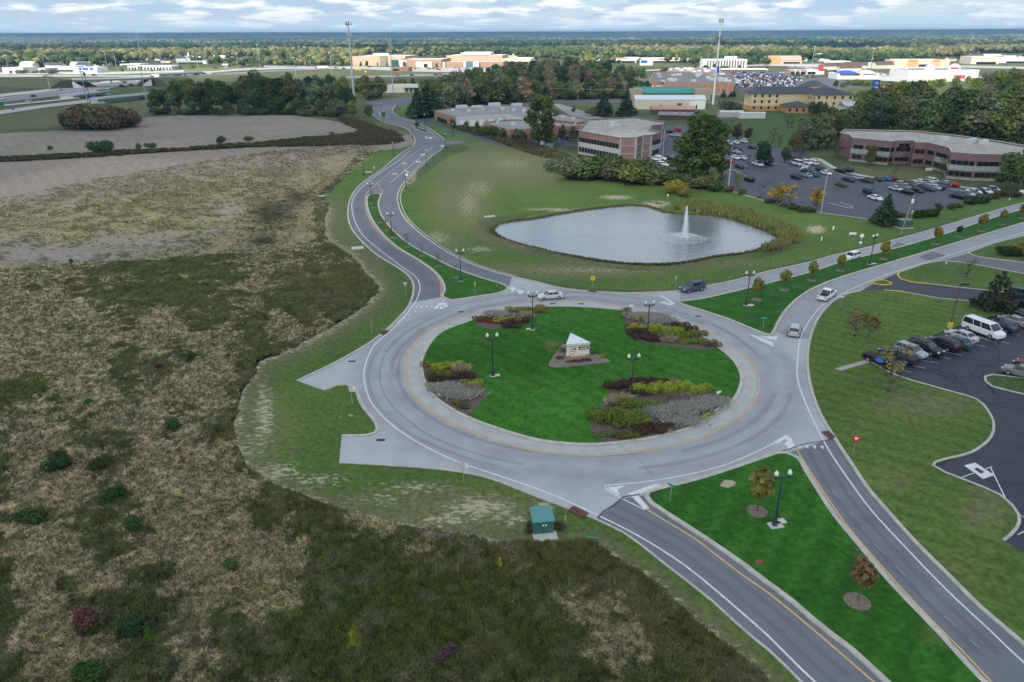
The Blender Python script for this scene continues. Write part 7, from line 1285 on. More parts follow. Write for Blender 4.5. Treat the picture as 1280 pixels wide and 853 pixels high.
# signs
def sign(name, px, py, pt, shape, m_, label, w_=.6, h_=None, rz=0., z=.15, postm=None, text=None, tcol=None, cat='sign', fz=None):
    g = G(px, py, z); H_ = topz(px, py, pt)-z; h_ = h_ or w_; o = empty(name, (g.x, g.y, z), label, cat, None, rz); MB().box((0, 0, H_/2), (.07, .05, H_)).build('post', postm or galv, o)
    zc = H_-h_/2; y = -.06
    if shape == 'tri':
        MB().add([(-w_/2, y, H_), (w_/2, y, H_), (0, y, H_-h_), (-w_/2, y+.03, H_), (w_/2, y+.03, H_), (0, y+.03, H_-h_)], [[0,2,1],[3,4,5],[0,1,4,3],[1,2,5,4],[2,0,3,5]]).build('sign_panel', m_, o)
        if m_ is signr: MB().add([(-w_*.22, y-.012, H_-h_*.17), (w_*.22, y-.012, H_-h_*.17), (0, y-.012, H_-h_*.60)], [[0,2,1]]).build('white_triangle', signw, o)
    elif shape == 'dia': MB().add([(0, y, zc-h_*.7), (w_*.7, y, zc), (0, y, zc+h_*.7), (-w_*.7, y, zc), (0, y+.03, zc-h_*.7), (w_*.7, y+.03, zc), (0, y+.03, zc+h_*.7), (-w_*.7, y+.03, zc)], [[0,1,2,3],[7,6,5,4],[0,4,5,1],[1,5,6,2],[2,6,7,3],[3,7,4,0]]).build('sign_panel', m_, o)
    else: MB().box((0, y, zc), (w_, .03, h_)).build('sign_panel', m_, o)
    if text: signtext(o, text, 0, y-.022, zc, h_*.75 if len(text) < 3 else w_/len(text)*1.5, tcol or blackp)
    return o
sign('yield_sign', 1066, 568, 543.5, 'tri', signr, 'red and white yield sign on the right lawn below the roundabout exit', 1.15, 1.0, rz=-.3)
sign('yield_sign', 507.5, 370, 352, 'tri', alum, 'grey back of a yield sign on the left verge of the north road', .95, .85)
sign('yield_sign', 843.5, 361, 344, 'tri', alum, 'grey back of a yield sign on the pond verge behind the blue grey suv', .8, .8, rz=.7)
def twosign(px, py, pt, label, w_=.55):
    o = sign('road_sign', px, py, pt, 'box', alum, label, w_, .75); MB().box((w_*.62, -.05, topz(px, py, pt)-.15-.4), (w_*.5, .03, .7)).build('sign_panel', signw, o)
twosign(440.5, 505.5, 482, 'pair of small sign backs on one post at the corner of the upper stub road'); twosign(579.5, 602.5, 577, 'pair of pale sign backs on one post below the roundabout, lower left')
sign('marker_post', 465, 418.5, 399, 'box', galv, 'thin green grey delineator post on the verge left of the roundabout entry', .1, .5)
sign('object_marker', 594, 368, 351, 'box', signy, 'narrow yellow object marker on the wide end of the north median', .22, .8, z=.2)
sign('curve_sign', 740.5, 361.5, 344.5, 'box', signy, 'yellow curve arrow sign on the pond verge above the roundabout', .85, .85, text='<')
sign('street_name_sign', 620.5, 359, 343, 'box', signg, 'small green street name sign at the tip of the north median', .75, .3, z=.2, rz=-.3)
sign('street_name_sign', 837.5, 627, 603, 'box', signg, 'green street name sign at the left corner of the south median', .85, .3, z=.2, rz=-.9)
sign('street_name_sign', 953.5, 411.5, 395, 'box', signg, 'green street name sign near the point of the east median', .9, .3, z=.2)
sign('one_way_sign', 789, 393, 379.5, 'box', signw, 'white one way sign at the rear edge of the island', .85, .4, z=.2)
sign('one_way_sign', 896.5, 505, 487, 'box', signw, 'white one way sign at the right end of the front planting bed', .7, .35, z=.2, rz=.4)
sign('keep_right_sign', 1050.5, 384, 365, 'box', signw, 'white speed limit sign on the right lawn edge behind the white pickup', .7, .9, text='30'); 
o = sign('warning_sign', 1074.5, 310, 292, 'dia', signw, 'diamond shaped sign back with a small plate on the verge above the white suv', .8, .8); MB().box((0, -.07, 1.25), (.6, .03, .5)).build('sign_panel', signw, o)
sign('no_entry_sign', 508.5, 224.5, 216.5, 'box', signw, 'white round topped sign beside the inner bend of the north road', .9, .9); sign('speed_sign', 552.5, 184, 181, 'box', signw, 'small white board at the corner of the right driveway stub', 1.0, .8)
sign('mail_marker', 1041, 289, 282, 'box', signw, 'white marker post near the reeds at the right end of the pond', .35, .9); sign('mail_marker', 1026, 303, 295, 'box', signw, 'leaning white marker in the reeds right of the pond', .4, 1.0, rz=.4); sign('life_ring_sign', 834.5, 248, 242.5, 'box', signw, 'small white notice on the pond bank above the fountain', .45, .5)
def lowsign(x, y, w_, h_, label, z=.5, rz=0, m_=None):
    g = G(x, y); o = empty('low_sign', (g.x, g.y, 0), label, 'sign', None, rz); MB().box((0, 0, z+h_/2), (w_, .12, h_)).build('sign_panel', m_ or signw, o)
    for s in (-1, 1): MB().box((s*w_*.4, .08, z/2+.1), (.1, .06, z+.2)).build('leg', galv, o)
lowsign(1065.5, 296, 1.7, .5, 'low white sign board on the lawn above the diamond sign'); lowsign(1160.5, 215.5, 2.4, 1., 'white entrance sign on the lawn before the long office'); lowsign(1278, 245, 2.4, 1.3, 'white sign at the right edge of the office lawn'); 
sign('hydrant_marker', 966.5, 334, 326, 'box', mat('red_marker', (.4,.05,.04), .7), 'thin red marker rod beside the hydrant on the pond verge', .05, .2)
def hydrant(px, py, label, c=(.42,.04,.03)):
    g = G(px, py); o = empty('fire_hydrant', (g.x, g.y, 0), label, 'fire hydrant'); m_ = mat('hydrant_red', c, .5); MB().lathe((0, 0, 0), [(.2, 0), (.2, .06), (.13, .1), (.13, .55), (.16, .6), (.12, .74), (.04, .82)], 10).build('barrel', m_, o); MB().tube((-.22, 0, .45), (.22, 0, .45), .07).build('nozzle', m_, o)
hydrant(967, 333.5, 'red fire hydrant on the pond verge left of the east road'); hydrant(491.5, 187.5, 'red fire hydrant beside the lamp left of the north road')
# entrance monument on the island
stoneb = mat('monument_brick', (.40,.22,.17), .9, noise=.15, scale=5); creamp = mat('monument_cream', (.74,.70,.56), .8, noise=.05, scale=2); roofw = mat('monument_roof', (.62,.66,.70), .6)
A, B_ = G(707.5, 451.5, .2), G(736.5, 449, .2); L_ = (B_-A).length; rz = math.atan2(B_.y-A.y, B_.x-A.x); m_ = (A+B_)/2
zt = topz(707.5, 451.5, 429)-.2; hb = topz(707.5, 451.5, 443.5)-.2
apx = G(713.5, 416.5, zt+.2)
mon = empty('monument_sign', (m_.x, m_.y, .2), 'three sided cream and brick entrance monument with pale triangular top on the island', 'sign monument', None, rz)
ap = Vector((apx.x-m_.x, apx.y-m_.y)); ap = Vector((ap.x*cos(-rz)-ap.y*sin(-rz), ap.x*sin(-rz)+ap.y*cos(-rz))); tri = [(-L_/2, 0), (L_/2, 0), (ap.x, ap.y)]
MB().prism(tri, 0, hb).build('brick_base', stoneb, mon)
ctr = (sum(p[0] for p in tri)/3, sum(p[1] for p in tri)/3); sc3 = lambda k: [(ctr[0]+(p[0]-ctr[0])*k, ctr[1]+(p[1]-ctr[1])*k) for p in tri]
MB().prism(sc3(1.02), hb, hb+.12).build('stone_ledge', creamp, mon); MB().prism(sc3(.985), hb+.12, zt-.2).build('sign_body', creamp, mon); MB().prism(sc3(1.05), zt-.2, zt).build('top_slab', roofw, mon)
hS = zt-.2-hb; yf = -.0
signtext(mon, 'Ivy Pointe Commerce Park', 0, -.03, hb+hS*.86, L_/11.2, mat('dark_lettering', (.03,.03,.03), .7)); signtext(mon, 'TQL', -L_*.27, -.03, hb+hS*.6, L_/11, mat('dark_lettering', (0,0,0)))
MB().lathe((0, 0, 0), [(.17, 0), (.17, .05)], 14).build('blue_disc', mat('blue_disc_paint', (.02,.05,.45), .5), mon, (-L_*.13, -.0, hb+hS*.60)).rotation_euler = (pi/2, 0, 0)
MB().box((L_*.24, -.03, hb+hS*.62), (L_*.42, .05, hS*.26)).build('dark_panel', mat('dark_panel_paint', (.015,.02,.05), .5), mon); MB().box((L_*.24, -.065, hb+hS*.62), (L_*.32, .03, hS*.08)).build('light_lettering', signw, mon)
rp_ = MB().lathe((0, 0, 0), [(.42, 0), (.42, .05)], 16).build('red_panel', mat('red_panel_paint', (.60,.06,.07), .5), mon, (-L_*.25, 0, hb+hS*.28)); rp_.rotation_euler = (pi/2, 0, 0); rp_.scale = (1.15, .62, 1)
rp_ = MB().lathe((0, 0, 0), [(.42, 0), (.42, .06)], 16).build('white_oval', signw, mon, (-L_*.25, -.01, hb+hS*.28)); rp_.rotation_euler = (pi/2, 0, 0); rp_.scale = (.95, .34, 1)
MB().box((.1, -.03, hb*.84), (L_*.62, .04, .10)).build('light_lettering', signw, mon)
bed = mat('bed_mulch', (.115,.085,.075), .95, noise=.3, scale=2.5)
def bedsheet(pts, label, z=.215, m_=None): o = sheet('planting_bed', spline([G(p[0], p[1], z) for p in pts], .8, True), z, m_ or bed); return tag(o, label, 'planting bed')
bedsheet([(687.5,458.5),(697,438),(704,430),(712,431),(735,436),(745,442),(763,452),(740,455),(712,458.5)], 'triangular mulch bed around the monument', m_=mat('pale_bed_mulch', (.20,.165,.14), .95, noise=.3, scale=2.5))
# planting beds and their plants
def bush(px, py, rw, hh, c, label, kind=0, group=None, n=900, leaf=.085, name='shrub', cat='shrub', z=.22):
    hh *= .85 if kind else 1.05; g = G(px, py); r = np.random.default_rng(int(px*7+py)); W_ = rw*(G(px+1, py)-g).length; m_ = max(3, int(W_/.45))
    L_ = [(W_*(k/max(1, m_-1)-.5)*1.5+r.uniform(-.1, .1), r.uniform(-.35, .35)*min(1.2, W_*.5), hh*.42, W_/m_+.28, hh*.55) for k in range(m_)]
    if kind == 1:   # upright grasses
        n = int(n*1.15); X = r.normal(size=n)*W_*.38; Y = r.normal(size=n)*min(.5, W_*.3); V, C = plants(X, Y, np.full(n, hh), np.tile(np.array(c), (n, 1)), np.full(n, .022), .34, 3); me = npmesh('plant_tuft', V, np.arange(len(V)).reshape(-1, 3), plm, C); o = link(name, me, None, None, (g.x, g.y, z))
    else:
        V, F_, cc = leaves(L_, n, leaf, int(px*3+py), vary=.3, hue=.15); V[:, 2] = np.maximum(V[:, 2], 0); o = link(name, npmesh('foliage_mass', V, F_, leafm, cc), None, None, (g.x, g.y, z), None, c)
    return tag(o, label, cat, group)
PUR, YGN, LAV, STR, GRN_, RDB = (.10,.055,.045), (.34,.40,.05), (.42,.41,.38), (.42,.35,.23), (.17,.24,.045), (.25,.06,.025)
bedsheet([(744,545),(738,520),(752,505),(765,487),(785,480),(800,480),(822,483),(845,485),(875,490),(897,492),(909,505),(880,527),(850,540),(818,547),(785,552),(758,552)], 'large mulch bed along the front right edge of the island')
bedsheet([(528,448),(535,456),(545,460),(560,453),(578,457),(592,465),(601,480),(606,492),(600,505),(585,518),(570,514),(556,506),(545,497),(535,485),(529,470),(527,457)][2:]+[], 'mulch bed along the left edge of the island') if 0 else bedsheet([(527.5,456),(545,453),(560,453),(578,458),(592,466),(601,480),(606,492),(600,505),(584,518.5),(570,514),(556,506.5),(543,496),(534,483),(528.5,468)], 'mulch bed along the left edge of the island')
bedsheet([(778,390),(788,389),(815,393),(845,402),(875,418),(897,433),(880,437),(850,434),(820,431),(803,428),(792,416),(784,405)], 'mulch bed along the rear right edge of the island')
bedsheet([(594,404),(605,398),(625,392),(650,386.5),(683,385),(684,389),(668,396),(655,402),(640,408),(625,411),(605,410)], 'mulch bed along the rear left edge of the island')
k_ = 0
for (x, y, w_, h_, c, lb, kd, nn, lf) in [
 (773,487,17,1.0,PUR,'dark purple barberry at the rear of the front bed, left',0,1100,.1),(789,484,16,1.0,PUR,'dark purple barberry behind the front bed lamp',0,1100,.1),(802,481,14,.95,PUR,'dark purple barberry right of the front bed lamp',0,1000,.1),(824,481,10,.7,PUR,'small purple barberry at the rear right of the front bed',0,600,.1),(792,495,20,.8,(.10,.06,.055),'faded purple mound around the foot of the front bed lamp',0,900,.1),
 (813,493,26,1.4,YGN,'yellow green juniper behind the silver plants, left part',0,1700,.1),(837,489,28,1.3,YGN,'yellow green juniper behind the silver plants, middle part',0,1700,.1),(862,492,28,1.3,YGN,'yellow green juniper behind the silver plants, right part',0,1700,.1),(803,512,28,1.3,GRN_,'spreading green juniper in the middle of the front bed',0,1700,.1),
 (773,529,36,1.7,(.15,.22,.04),'big rounded green shrub at the left end of the front bed',0,2600,.1),(756,524,22,1.5,(.15,.22,.04),'left shoulder of the big green shrub group',0,1400,.1),(790,535,22,1.5,(.16,.23,.05),'right front green shrub of the big group',0,1600,.1),
 (772,505,9,1.3,STR,'straw coloured grass tuft at the left rear of the front bed',1,260,0),(781,503,8,1.2,STR,'second straw grass tuft beside the first in the front bed',1,240,0),(763,508,6,1.1,STR,'pale grass tuft above the big green shrub',1,200,0),
 (812,541,18,1.0,PUR,'deep purple barberry at the front of the large bed, left',0,1100,.1),(824,537,14,.8,PUR,'deep purple barberry at the front of the large bed, right',0,900,.1),
 (836,520,30,1.2,LAV,'grey silver sage mass in the front bed, left part',1,1300,0),(860,514,32,1.2,LAV,'grey silver sage mass in the front bed, middle part',1,1500,0),(885,508,24,1.1,LAV,'grey silver sage mass in the front bed, right part',1,1100,0),(852,530,26,.9,LAV,'grey silver sage at the very front of the bed',1,900,0),(845,505,16,1.2,(.24,.19,.17),'brownish dry grass among the silver plants',1,300,0),(858,503,8,1.3,(.30,.25,.19),'tan grass plume among the silver plants',1,200,0),
 (905,504,8,.8,STR,'pale round grass at the right end of the front bed',1,300,0),(901,509,6,.6,(.28,.20,.13),'tan mound at the kerb right end of the front bed',0,300,.08),(893,514,5,.5,(.26,.20,.14),'small tan mound near the kerb',0,240,.08),(879,525,7,.45,(.36,.40,.14),'pale yellow green low cushion by the kerb, left one',0,300,.08),(887,521,6,.45,(.36,.40,.14),'pale yellow green low cushion by the kerb, right one',0,300,.08),(832,541,7,.45,(.36,.38,.16),'pale cushion right of the purple barberry at the kerb',0,300,.08),(841,537,10,.6,(.20,.26,.20),'blue green cushion at the kerb below the silver plants',0,400,.08),
 (779,549,8,.75,(.20,.16,.04),'yellow brown round shrub at the kerb, left',0,500,.08),(790,549,8,.75,(.13,.15,.04),'olive round shrub at the kerb, centre',0,500,.08),(800,545,8,.8,(.12,.07,.03),'rusty round shrub at the kerb, right',0,500,.08),(762,547,6,.7,(.14,.16,.07),'small grey green shrub in the left corner of the front bed',0,400,.08),(749,547,6,.5,(.18,.22,.08),'small light green shrub in the left corner of the front bed',0,350,.08),(770,547,5,.5,(.15,.06,.03),'small red brown shrub in the left corner of the front bed',0,300,.08),
 # left bed
 (533,460,6,.8,(.22,.19,.09),'straw green clump at the rear tip of the left bed',0,350,.08),(547,461,8,.7,(.26,.22,.04),'yellow shrub at the rear of the left bed',0,400,.08),(560,462,20,1.0,YGN,'yellow green juniper at the rear of the left bed',0,1500,.1),(549,472,14,1.0,(.15,.15,.03),'olive green juniper on the left side of the left bed',0,1000,.1),(577,467,9,1.4,STR,'tall straw grass in the left bed',1,420,0),(549,480,10,1.1,PUR,'dark purple barberry in the left bed, front one',0,900,.1),(580,474,13,1.0,PUR,'dark purple barberry in the left bed, rear one',0,1000,.1),(565,473,8,.7,GRN_,'small green shrub between the purple ones in the left bed',0,400,.1),
 (560,490,22,1.1,LAV,'silver grey sage in the left bed, left part',1,1100,0),(577,497,24,1.1,LAV,'silver grey sage in the left bed, right part',1,1200,0),(590,491,10,1.1,(.30,.24,.18),'dry tan grass at the right of the left bed',1,260,0),(540,484,6,.5,(.36,.40,.15),'pale green cushion at the kerb of the left bed, rear',0,300,.08),(546,488,6,.5,(.36,.40,.15),'pale green cushion at the kerb of the left bed, middle',0,300,.08),(552,497,6,.5,(.36,.40,.15),'pale green cushion at the kerb of the left bed, front',0,300,.08),(571,507,5,.7,(.22,.20,.05),'yellow olive mound at the front of the left bed, left',0,350,.08),(580,512,6,.7,(.14,.14,.06),'dull olive mound at the front of the left bed, right',0,350,.08),(590,482,12,.6,YGN,'low yellow green creeper in the left bed',0,400,.08),
 # rear right bed
 (783,391,5,.8,(.10,.14,.05),'small green mound at the left tip of the rear right bed',0,350,.08),(784,397,5,.9,STR,'pale grass mound in the rear right bed, left tip',1,300,0),(797,400,11,1.1,STR,'straw grass behind the rear lamp',1,400,0),(808,399,26,1.1,LAV,'silver sage behind the rear right bed lamp',1,1100,0),(826,404,20,1.,LAV,'silver sage right of the rear bed lamp',1,900,0),(806,413,24,.9,YGN,'yellow green juniper left of the rear bed lamp',0,1300,.1),(828,416,30,1.,YGN,'yellow green juniper right of the rear bed lamp',0,1600,.1),(850,424,22,1.,GRN_,'green juniper in the right half of the rear bed',0,1300,.1),(866,431,14,.9,GRN_,'green juniper at the lower right of the rear bed',0,900,.1),
 (796,419,12,1.,PUR,'purple barberry at the left foot of the rear bed lamp',0,900,.1),(806,425,14,.9,PUR,'purple barberry in front of the rear bed lamp',0,900,.1),(819,427,12,.9,PUR,'purple barberry right of the rear bed lamp',0,900,.1),(851,411,10,1.,PUR,'purple barberry behind the green juniper, left',0,800,.1),(860,416,10,1.,PUR,'purple barberry behind the green juniper, right',0,800,.1),(791,412,7,.8,RDB,'reddish low shrub in the rear right bed',0,400,.1),(831,428,6,1.,STR,'straw tuft at the front of the rear right bed, left',1,250,0),(838,428,6,1.,STR,'straw tuft at the front of the rear right bed, right',1,250,0),(872,420,10,.8,(.22,.20,.05),'golden olive shrub at the far right of the rear bed',0,600,.1),(880,430,14,.6,(.22,.19,.11),'straw olive groundcover at the right tip of the rear bed',0,600,.1),(891,434,10,.6,(.14,.13,.06),'dull green mound at the right tip of the rear bed',0,500,.1),
 # rear left bed
 (610,403,12,.7,RDB,'red groundcover at the left end of the rear left bed, front',0,700,.08),(622,405,12,.7,RDB,'red groundcover at the left end of the rear left bed, middle',0,700,.08),(600,402,8,.8,(.10,.12,.04),'olive shrub at the left tip of the rear left bed',0,400,.1),(635,404,18,.9,YGN,'yellow green juniper in the rear left bed',0,1100,.1),(620,396,16,1.,LAV,'silver sage in the rear left bed',1,600,0),(650,390,20,.7,(.25,.25,.05),'yellow green shrub row at the kerb of the rear left bed',0,1100,.1),(668,392,16,.8,(.20,.22,.05),'yellow olive shrub at the right end of the rear left bed',0,900,.1),(648,405,14,1.,PUR,'dark barberry below the rear left bed',0,900,.1),(640,411,10,.8,PUR,'dark barberry at the lower edge of the rear left bed',0,700,.1),(660,398,10,1.,STR,'straw grass beside the rear left lamp',1,300,0),(675,388,7,.9,(.33,.30,.16),'pale grass mound at the right end of the rear left bed',1,300,0),(655,396,6,.9,STR,'pale plume behind the rear left lamp',1,250,0),
 # monument flowers
 (699,450,4,.5,(.10,.03,.03),'dark red flower tuft left of the monument',0,200,.06),(712,455,4,.32,(.05,.06,.03),'dark flowering shrub in front of the monument, left',0,140,.05),(722,454,4,.3,(.14,.05,.05),'pinkish flowering shrub in front of the monument, middle',0,260,.06),(734,452.5,4,.32,(.06,.07,.03),'dark flowering shrub in front of the monument, right',0,260,.06),(704,441,4,.8,(.05,.09,.03),'dark green shrub at the left wall of the monument',0,260,.06),(740,444,5,.7,(.05,.09,.03),'dark green shrub at the right wall of the monument',0,260,.06),(753,449,3,.6,(.35,.28,.03),'yellow flower tuft at the right end of the monument bed',0,200,.06)]:
    bush(x, y, w_, h_, c, lb, kd, None, nn, lf or .1, 'ornamental_grass' if kd and c in (STR,) else ('silver_sage' if kd else 'shrub'), 'ornamental grass' if kd and c in (STR,) else ('plant' if kd else 'shrub'))
# utility cabinet and ground boxes
g = G(679, 667); o = empty('utility_cabinet', (g.x, g.y, 0), 'dark green electrical cabinet with sloped pale top on the lower verge', 'utility cabinet', None, .12); gm_ = mat('cabinet_green', (.035,.13,.115), .5, noise=.08, scale=3)
MB().box((0, .8, .8), (2.05, 1.9, 1.6)).build('body', gm_, o); MB().add([(-1.1,-.25,1.48),(1.1,-.25,1.48),(1.1,1.85,1.8),(-1.1,1.85,1.8),(-1.1,-.25,1.6),(1.1,-.25,1.6),(1.1,1.85,1.92),(-1.1,1.85,1.92)], [[3,2,1,0],[4,5,6,7],[0,1,5,4],[1,2,6,5],[2,3,7,6],[3,0,4,7]]).build('lid', mat('cabinet_lid', (.09,.24,.25), .5), o); MB().box((0, -.165, .75), (.03, .03, 1.4)).build('door_seam', blackp, o)
for s in (-.05, .22): MB().box((s, -.18, 1.1), (.14, .04, .2)).build('warning_label', signw, o)
slab('concrete_pad', 681.5, 671, 2.4, 1.4, .12, slabm, .12, 0, 'pale concrete pad in front of the green cabinet', 'concrete pad')
lowsign(740, 677, .9, .35, 'small green board lying at the meadow edge below the cabinet', .15, -.2, signg)
sign('marker_post', 706.5, 654, 643, 'box', signy, 'thin yellow gas marker post right of the green cabinet', .12, .5)
for i_, (x, y, w_) in enumerate(((668,657,1),(698,660,1.1),(665,664,.8))): 
    bush(x, y, 9, .55, (.16,.12,.08), ('dry brown weeds at the left wall of the green cabinet','dry brown weeds right of the green cabinet','low dry weeds at the front left corner of the cabinet')[i_], 1, None, 260, .1, 'weeds', 'weeds', 0)
for (x, y, w_, d_, lb) in ((447,310.5,2.8,2.2,'pale square concrete vault lid on the left verge'),(402,245.5,2.2,1.2,'small white concrete lid between meadow and lawn'),(461,215.5,2.4,1.2,'white flat box beside the lamp left of the north road'),(612,271,3,.9,'pale concrete outfall slab at the left tip of the pond')): slab('vault_lid', x, y, w_, d_, .15, slabm, .3, .02, lb, 'vault lid')
for (x, y, lb) in ((454,306,'thin white post beside the pale square lid'),(468,213,'thin white post beside the white flat box'),(1182,331,'short white marker post at the lawn corner between the driveways'),(1261,252,'small white post on the office lawn')): sign('white_post', x, y, y-5, 'box', signw, lb, .3, .6)
def pad(px, py, s, c, label): g = G(px, py); o = empty('transformer_box', (g.x, g.y, 0), label, 'transformer', None, .2); MB().box((0, 0, .1), (s*1.2, s*.9, .2)).build('plinth', slabm, o); MB().box((0, 0, .2+s*.28), (s, s*.7, s*.56), 0, .96).build('cabinet', mat('transformer_green', c, .6), o); MB().box((0, 0, .22+s*.58), (s*1.03, s*.74, .08)).build('lid', mat('transformer_lid', (.16,.24,.20), .6), o)
pad(1129, 284.5, 3.2, (.05,.12,.09), 'big green transformer box at the foot of the leaning wooden pole'); pad(501, 171, 2.4, (.04,.20,.16), 'small teal utility box on the verge before the far scrub')
slab('gravel_drain', 1066, 458, 6.5, .9, .03, mat('pale_gravel', (.34,.32,.29), .95, noise=.4, scale=6), yaw((1048,461),(1080,452)), .14, 'narrow strip of pale gravel with a grate, left of the black pickup', 'gravel strip')
for (x, y, lb) in ((842,477,'brown round cover in the island lawn'),(948.5,705,'dark manhole cover in the south median lawn'),(476,604,'')):
    if lb: g = G(x, y); tag(MB().lathe((0, 0, 0), [(.4, 0), (.38, .03)], 14).build('manhole_cover', rustm, None, (g.x, g.y, .205)), lb, 'manhole cover')
for (x, y, lb) in ((440,452.5,'manhole cover at the mouth of the upper stub road'),(476,551,'pair of dark covers in the lower stub road'),(576,390.5,'dark cover in the upper left of the roundabout'),(873,396,'dark cover in the right part of the roundabout'),(691,380.5,'brown cover near the kerb above the island, left'),(726,380.5,'brown cover near the kerb above the island, right')): g = G(x, y); tag(MB().box((0, 0, .02), (1.0, .45, .04)).build('drain_cover', mat('dark_iron', (0,0,0)), None, (g.x, g.y, .072)), lb, 'drain cover')
# poles, masts, wires
def pole(px, py, pt, label, m_=woodp, r=.17, arms=0, name='utility_pole', rz=0, lean=0, heads=0, base=None, cat='utility pole', group=None, armL=2.2):
    g = G(px, py); h = topz(px, py, pt); o = empty(name, (g.x, g.y, 0), label, cat, group, rz); MB().tube((0, 0, 0), (lean, 0, h), r, r*.65, 8).build('post', m_, o)
    for k in range(arms): MB().box((lean*(1-.08*k), 0, h-.5-k*1.1), (armL, .12, .14)).build('crossarm', m_, o)
    if heads: 
        for s in ((-1, 1) if heads > 1 else (1,)): MB().box((lean+s*.7, 0, h), (1.1, .5, .22)).build('lamp_head', blackp if m_ is not galv else metl, o)
    if base: MB().lathe((0, 0, 0), [(.42, 0), (.42, .95), (.3, 1.)], 12).build('base', base, o)
    return o, h
pole(1187, 410.5, 355.5, 'brown parking lot light with a yellow base behind the white van', mat('brown_steel', (.12,.06,.045), .6), .11, heads=1, name='parking_light', base=mat('yellow_base', (.62,.47,.04), .7), cat='parking light')
pole(1026, 267, 209, 'grey green leaning utility pole before the half bare yellow tree', mat('pale_pole', (.36,.38,.35), .9), .2, 1, armL=1.4); pole(910, 237.5, 192.5, 'thin pale leaning pole at the left corner of the office car park', mat('pale_tan_pole', (.55,.50,.43), .9), .18)
o, h = pole(1126, 293, 242.5, 'leaning wooden pole with a white transformer can beside the dark spruce', woodp, .2, 0, lean=1.2); MB().lathe((1.0, -.3, h-2.2), [(.3, 0), (.3, .9), (.1, 1.)], 10).build('transformer_can', signw, o)
pole(1141, 268, 240, 'thin dark parking light right of the dark spruce', mat('dark_steel', (.06,.06,.06), .6), .09, heads=1, name='parking_light', base=slabm, cat='parking light'); pole(966, 183, 160.5, 'parking light at the rear kerb of the office car park', mat('dark_steel', (0,0,0)), .1, heads=2, name='parking_light', base=slabm, cat='parking light'); pole(996, 240, 205, 'thin dark parking light left of the pale green car', mat('dark_steel', (0,0,0)), .08, heads=1, name='parking_light', cat='parking light'); pole(1258, 240, 211, 'parking light beside the big light green tree', mat('dark_steel', (0,0,0)), .08, heads=2, name='parking_light', cat='parking light'); pole(787.5, 193, 176, 'white pole with a short arm before the corner of the two storey office', signw, .13, 1, armL=1.2, cat='pole', name='pole')
o, h = pole(1116, 204, 176, 'white flag pole before the long office', signw, .09, name='flag_pole', cat='flag pole'); MB().box((.9, 0, h-1.1), (1.6, .04, .5)).box((.9, 0, h-1.75), (1.6, .045, .25)).build('flag', mat('flag_red', (.4,.08,.1), .8), o); MB().box((.45, -.03, h-.95), (.7, .03, .5)).build('flag_canton', mat('flag_blue', (.03,.05,.2), .8), o)
o, h = pole(828.5, 193, 163, 'white flag pole at the right corner of the two storey office', signw, .08, name='flag_pole', cat='flag pole'); MB().box((.3, 0, h-1.6), (.5, .05, 1.5)).build('flag', mat('flag_red', (0,0,0)), o)
# tall masts
def mast(px, py, pt, r, label, m_, top=None, mids=()):
    g = G(px, py); h = topz(px, py, pt); o = empty('mast', (g.x, g.y, 0), label, 'mast'); MB().tube((0, 0, 0), (0, 0, h), r, r*.5, 12).build('pole', m_, o)
    if top: top(o, h, r)
    for t in mids: 
        mb = MB()
        for k in range(3): a = k*2.1; mb.box((cos(a)*r*2.2, sin(a)*r*2.2, h*t), (.5, .5, 2.4)); mb.tube((0, 0, h*t), (cos(a)*r*2.4, sin(a)*r*2.4, h*t), .12)
        mb.build('antenna_ring', galv, o)
    return o, h
mgal = mat('mast_grey', (.40,.45,.48), .6, noise=.05, scale=.2)
def crown3(o, h, r):
    mb = MB()
    for k in range(3):
        a = k*2.094+.3; b = a+2.094; mb.tube((cos(a)*2.2, sin(a)*2.2, h-1.2), (cos(b)*2.2, sin(b)*2.2, h-1.2), .13); mb.tube((0, 0, h-1.2), (cos(a)*2.2, sin(a)*2.2, h-1.2), .12)
        for t in (0, .5, 1): x, y = cos(a)*(1-t)+cos(b)*t, sin(a)*(1-t)+sin(b)*t; mb.box((x*2.2, y*2.2, h-.5), (.35, .35, 2.6))
    mb.build('antenna_crown', mat('antenna_dark', (.16,.17,.18), .7), o)
mast(443.5, 132, 28.5, .75, 'tall tapering grey mobile phone mast with a ring of antennas, left of the road', mgal, crown3, (.86,))
mast(491.5, 116, 46, .6, 'second slimmer phone mast beyond the crossroads', mgal, None, (.94, .83))
def lightbox(o, h, r): MB().box((-.9, 0, h-.9), (1.5, .6, 2.6)).box((1.0, 0, h-.9), (1.5, .6, 2.6)).build('antenna_panel', mat('antenna_grey', (.34,.37,.37), .7), o)
o, h = mast(891, 131, 24.5, .75, 'tallest white mast with box antennas rising before the brick superstore', mat('mast_white', (.66,.68,.68), .6), lightbox, ()); mb = MB()
for k in range(6): a = k*1.047; mb.box((cos(a)*2.1, sin(a)*2.1, h*.79), (.4, .4, 2.6)); mb.tube((0, 0, h*.79), (cos(a)*2.1, sin(a)*2.1, h*.79), .1)
mb.build('antenna_ring', mat('antenna_dark', (0,0,0)), o); MB().box((.9, -.4, h*.42), (1.8, .3, 4.2)).build('blue_box', bluem, o)
def hml(px, py, pt, label, k=1.): 
    o, h = pole(px, py, pt, label, galv, .38*k, name='high_mast_light', cat='light mast', group='high mast lights of the interchange'); MB().lathe((0, 0, h-.3), [(1.7*k, 0), (1.9*k, .5), (.5, .9)], 8).build('lamp_ring', mat('lamp_ring_white', (.62,.6,.62), .6), o)
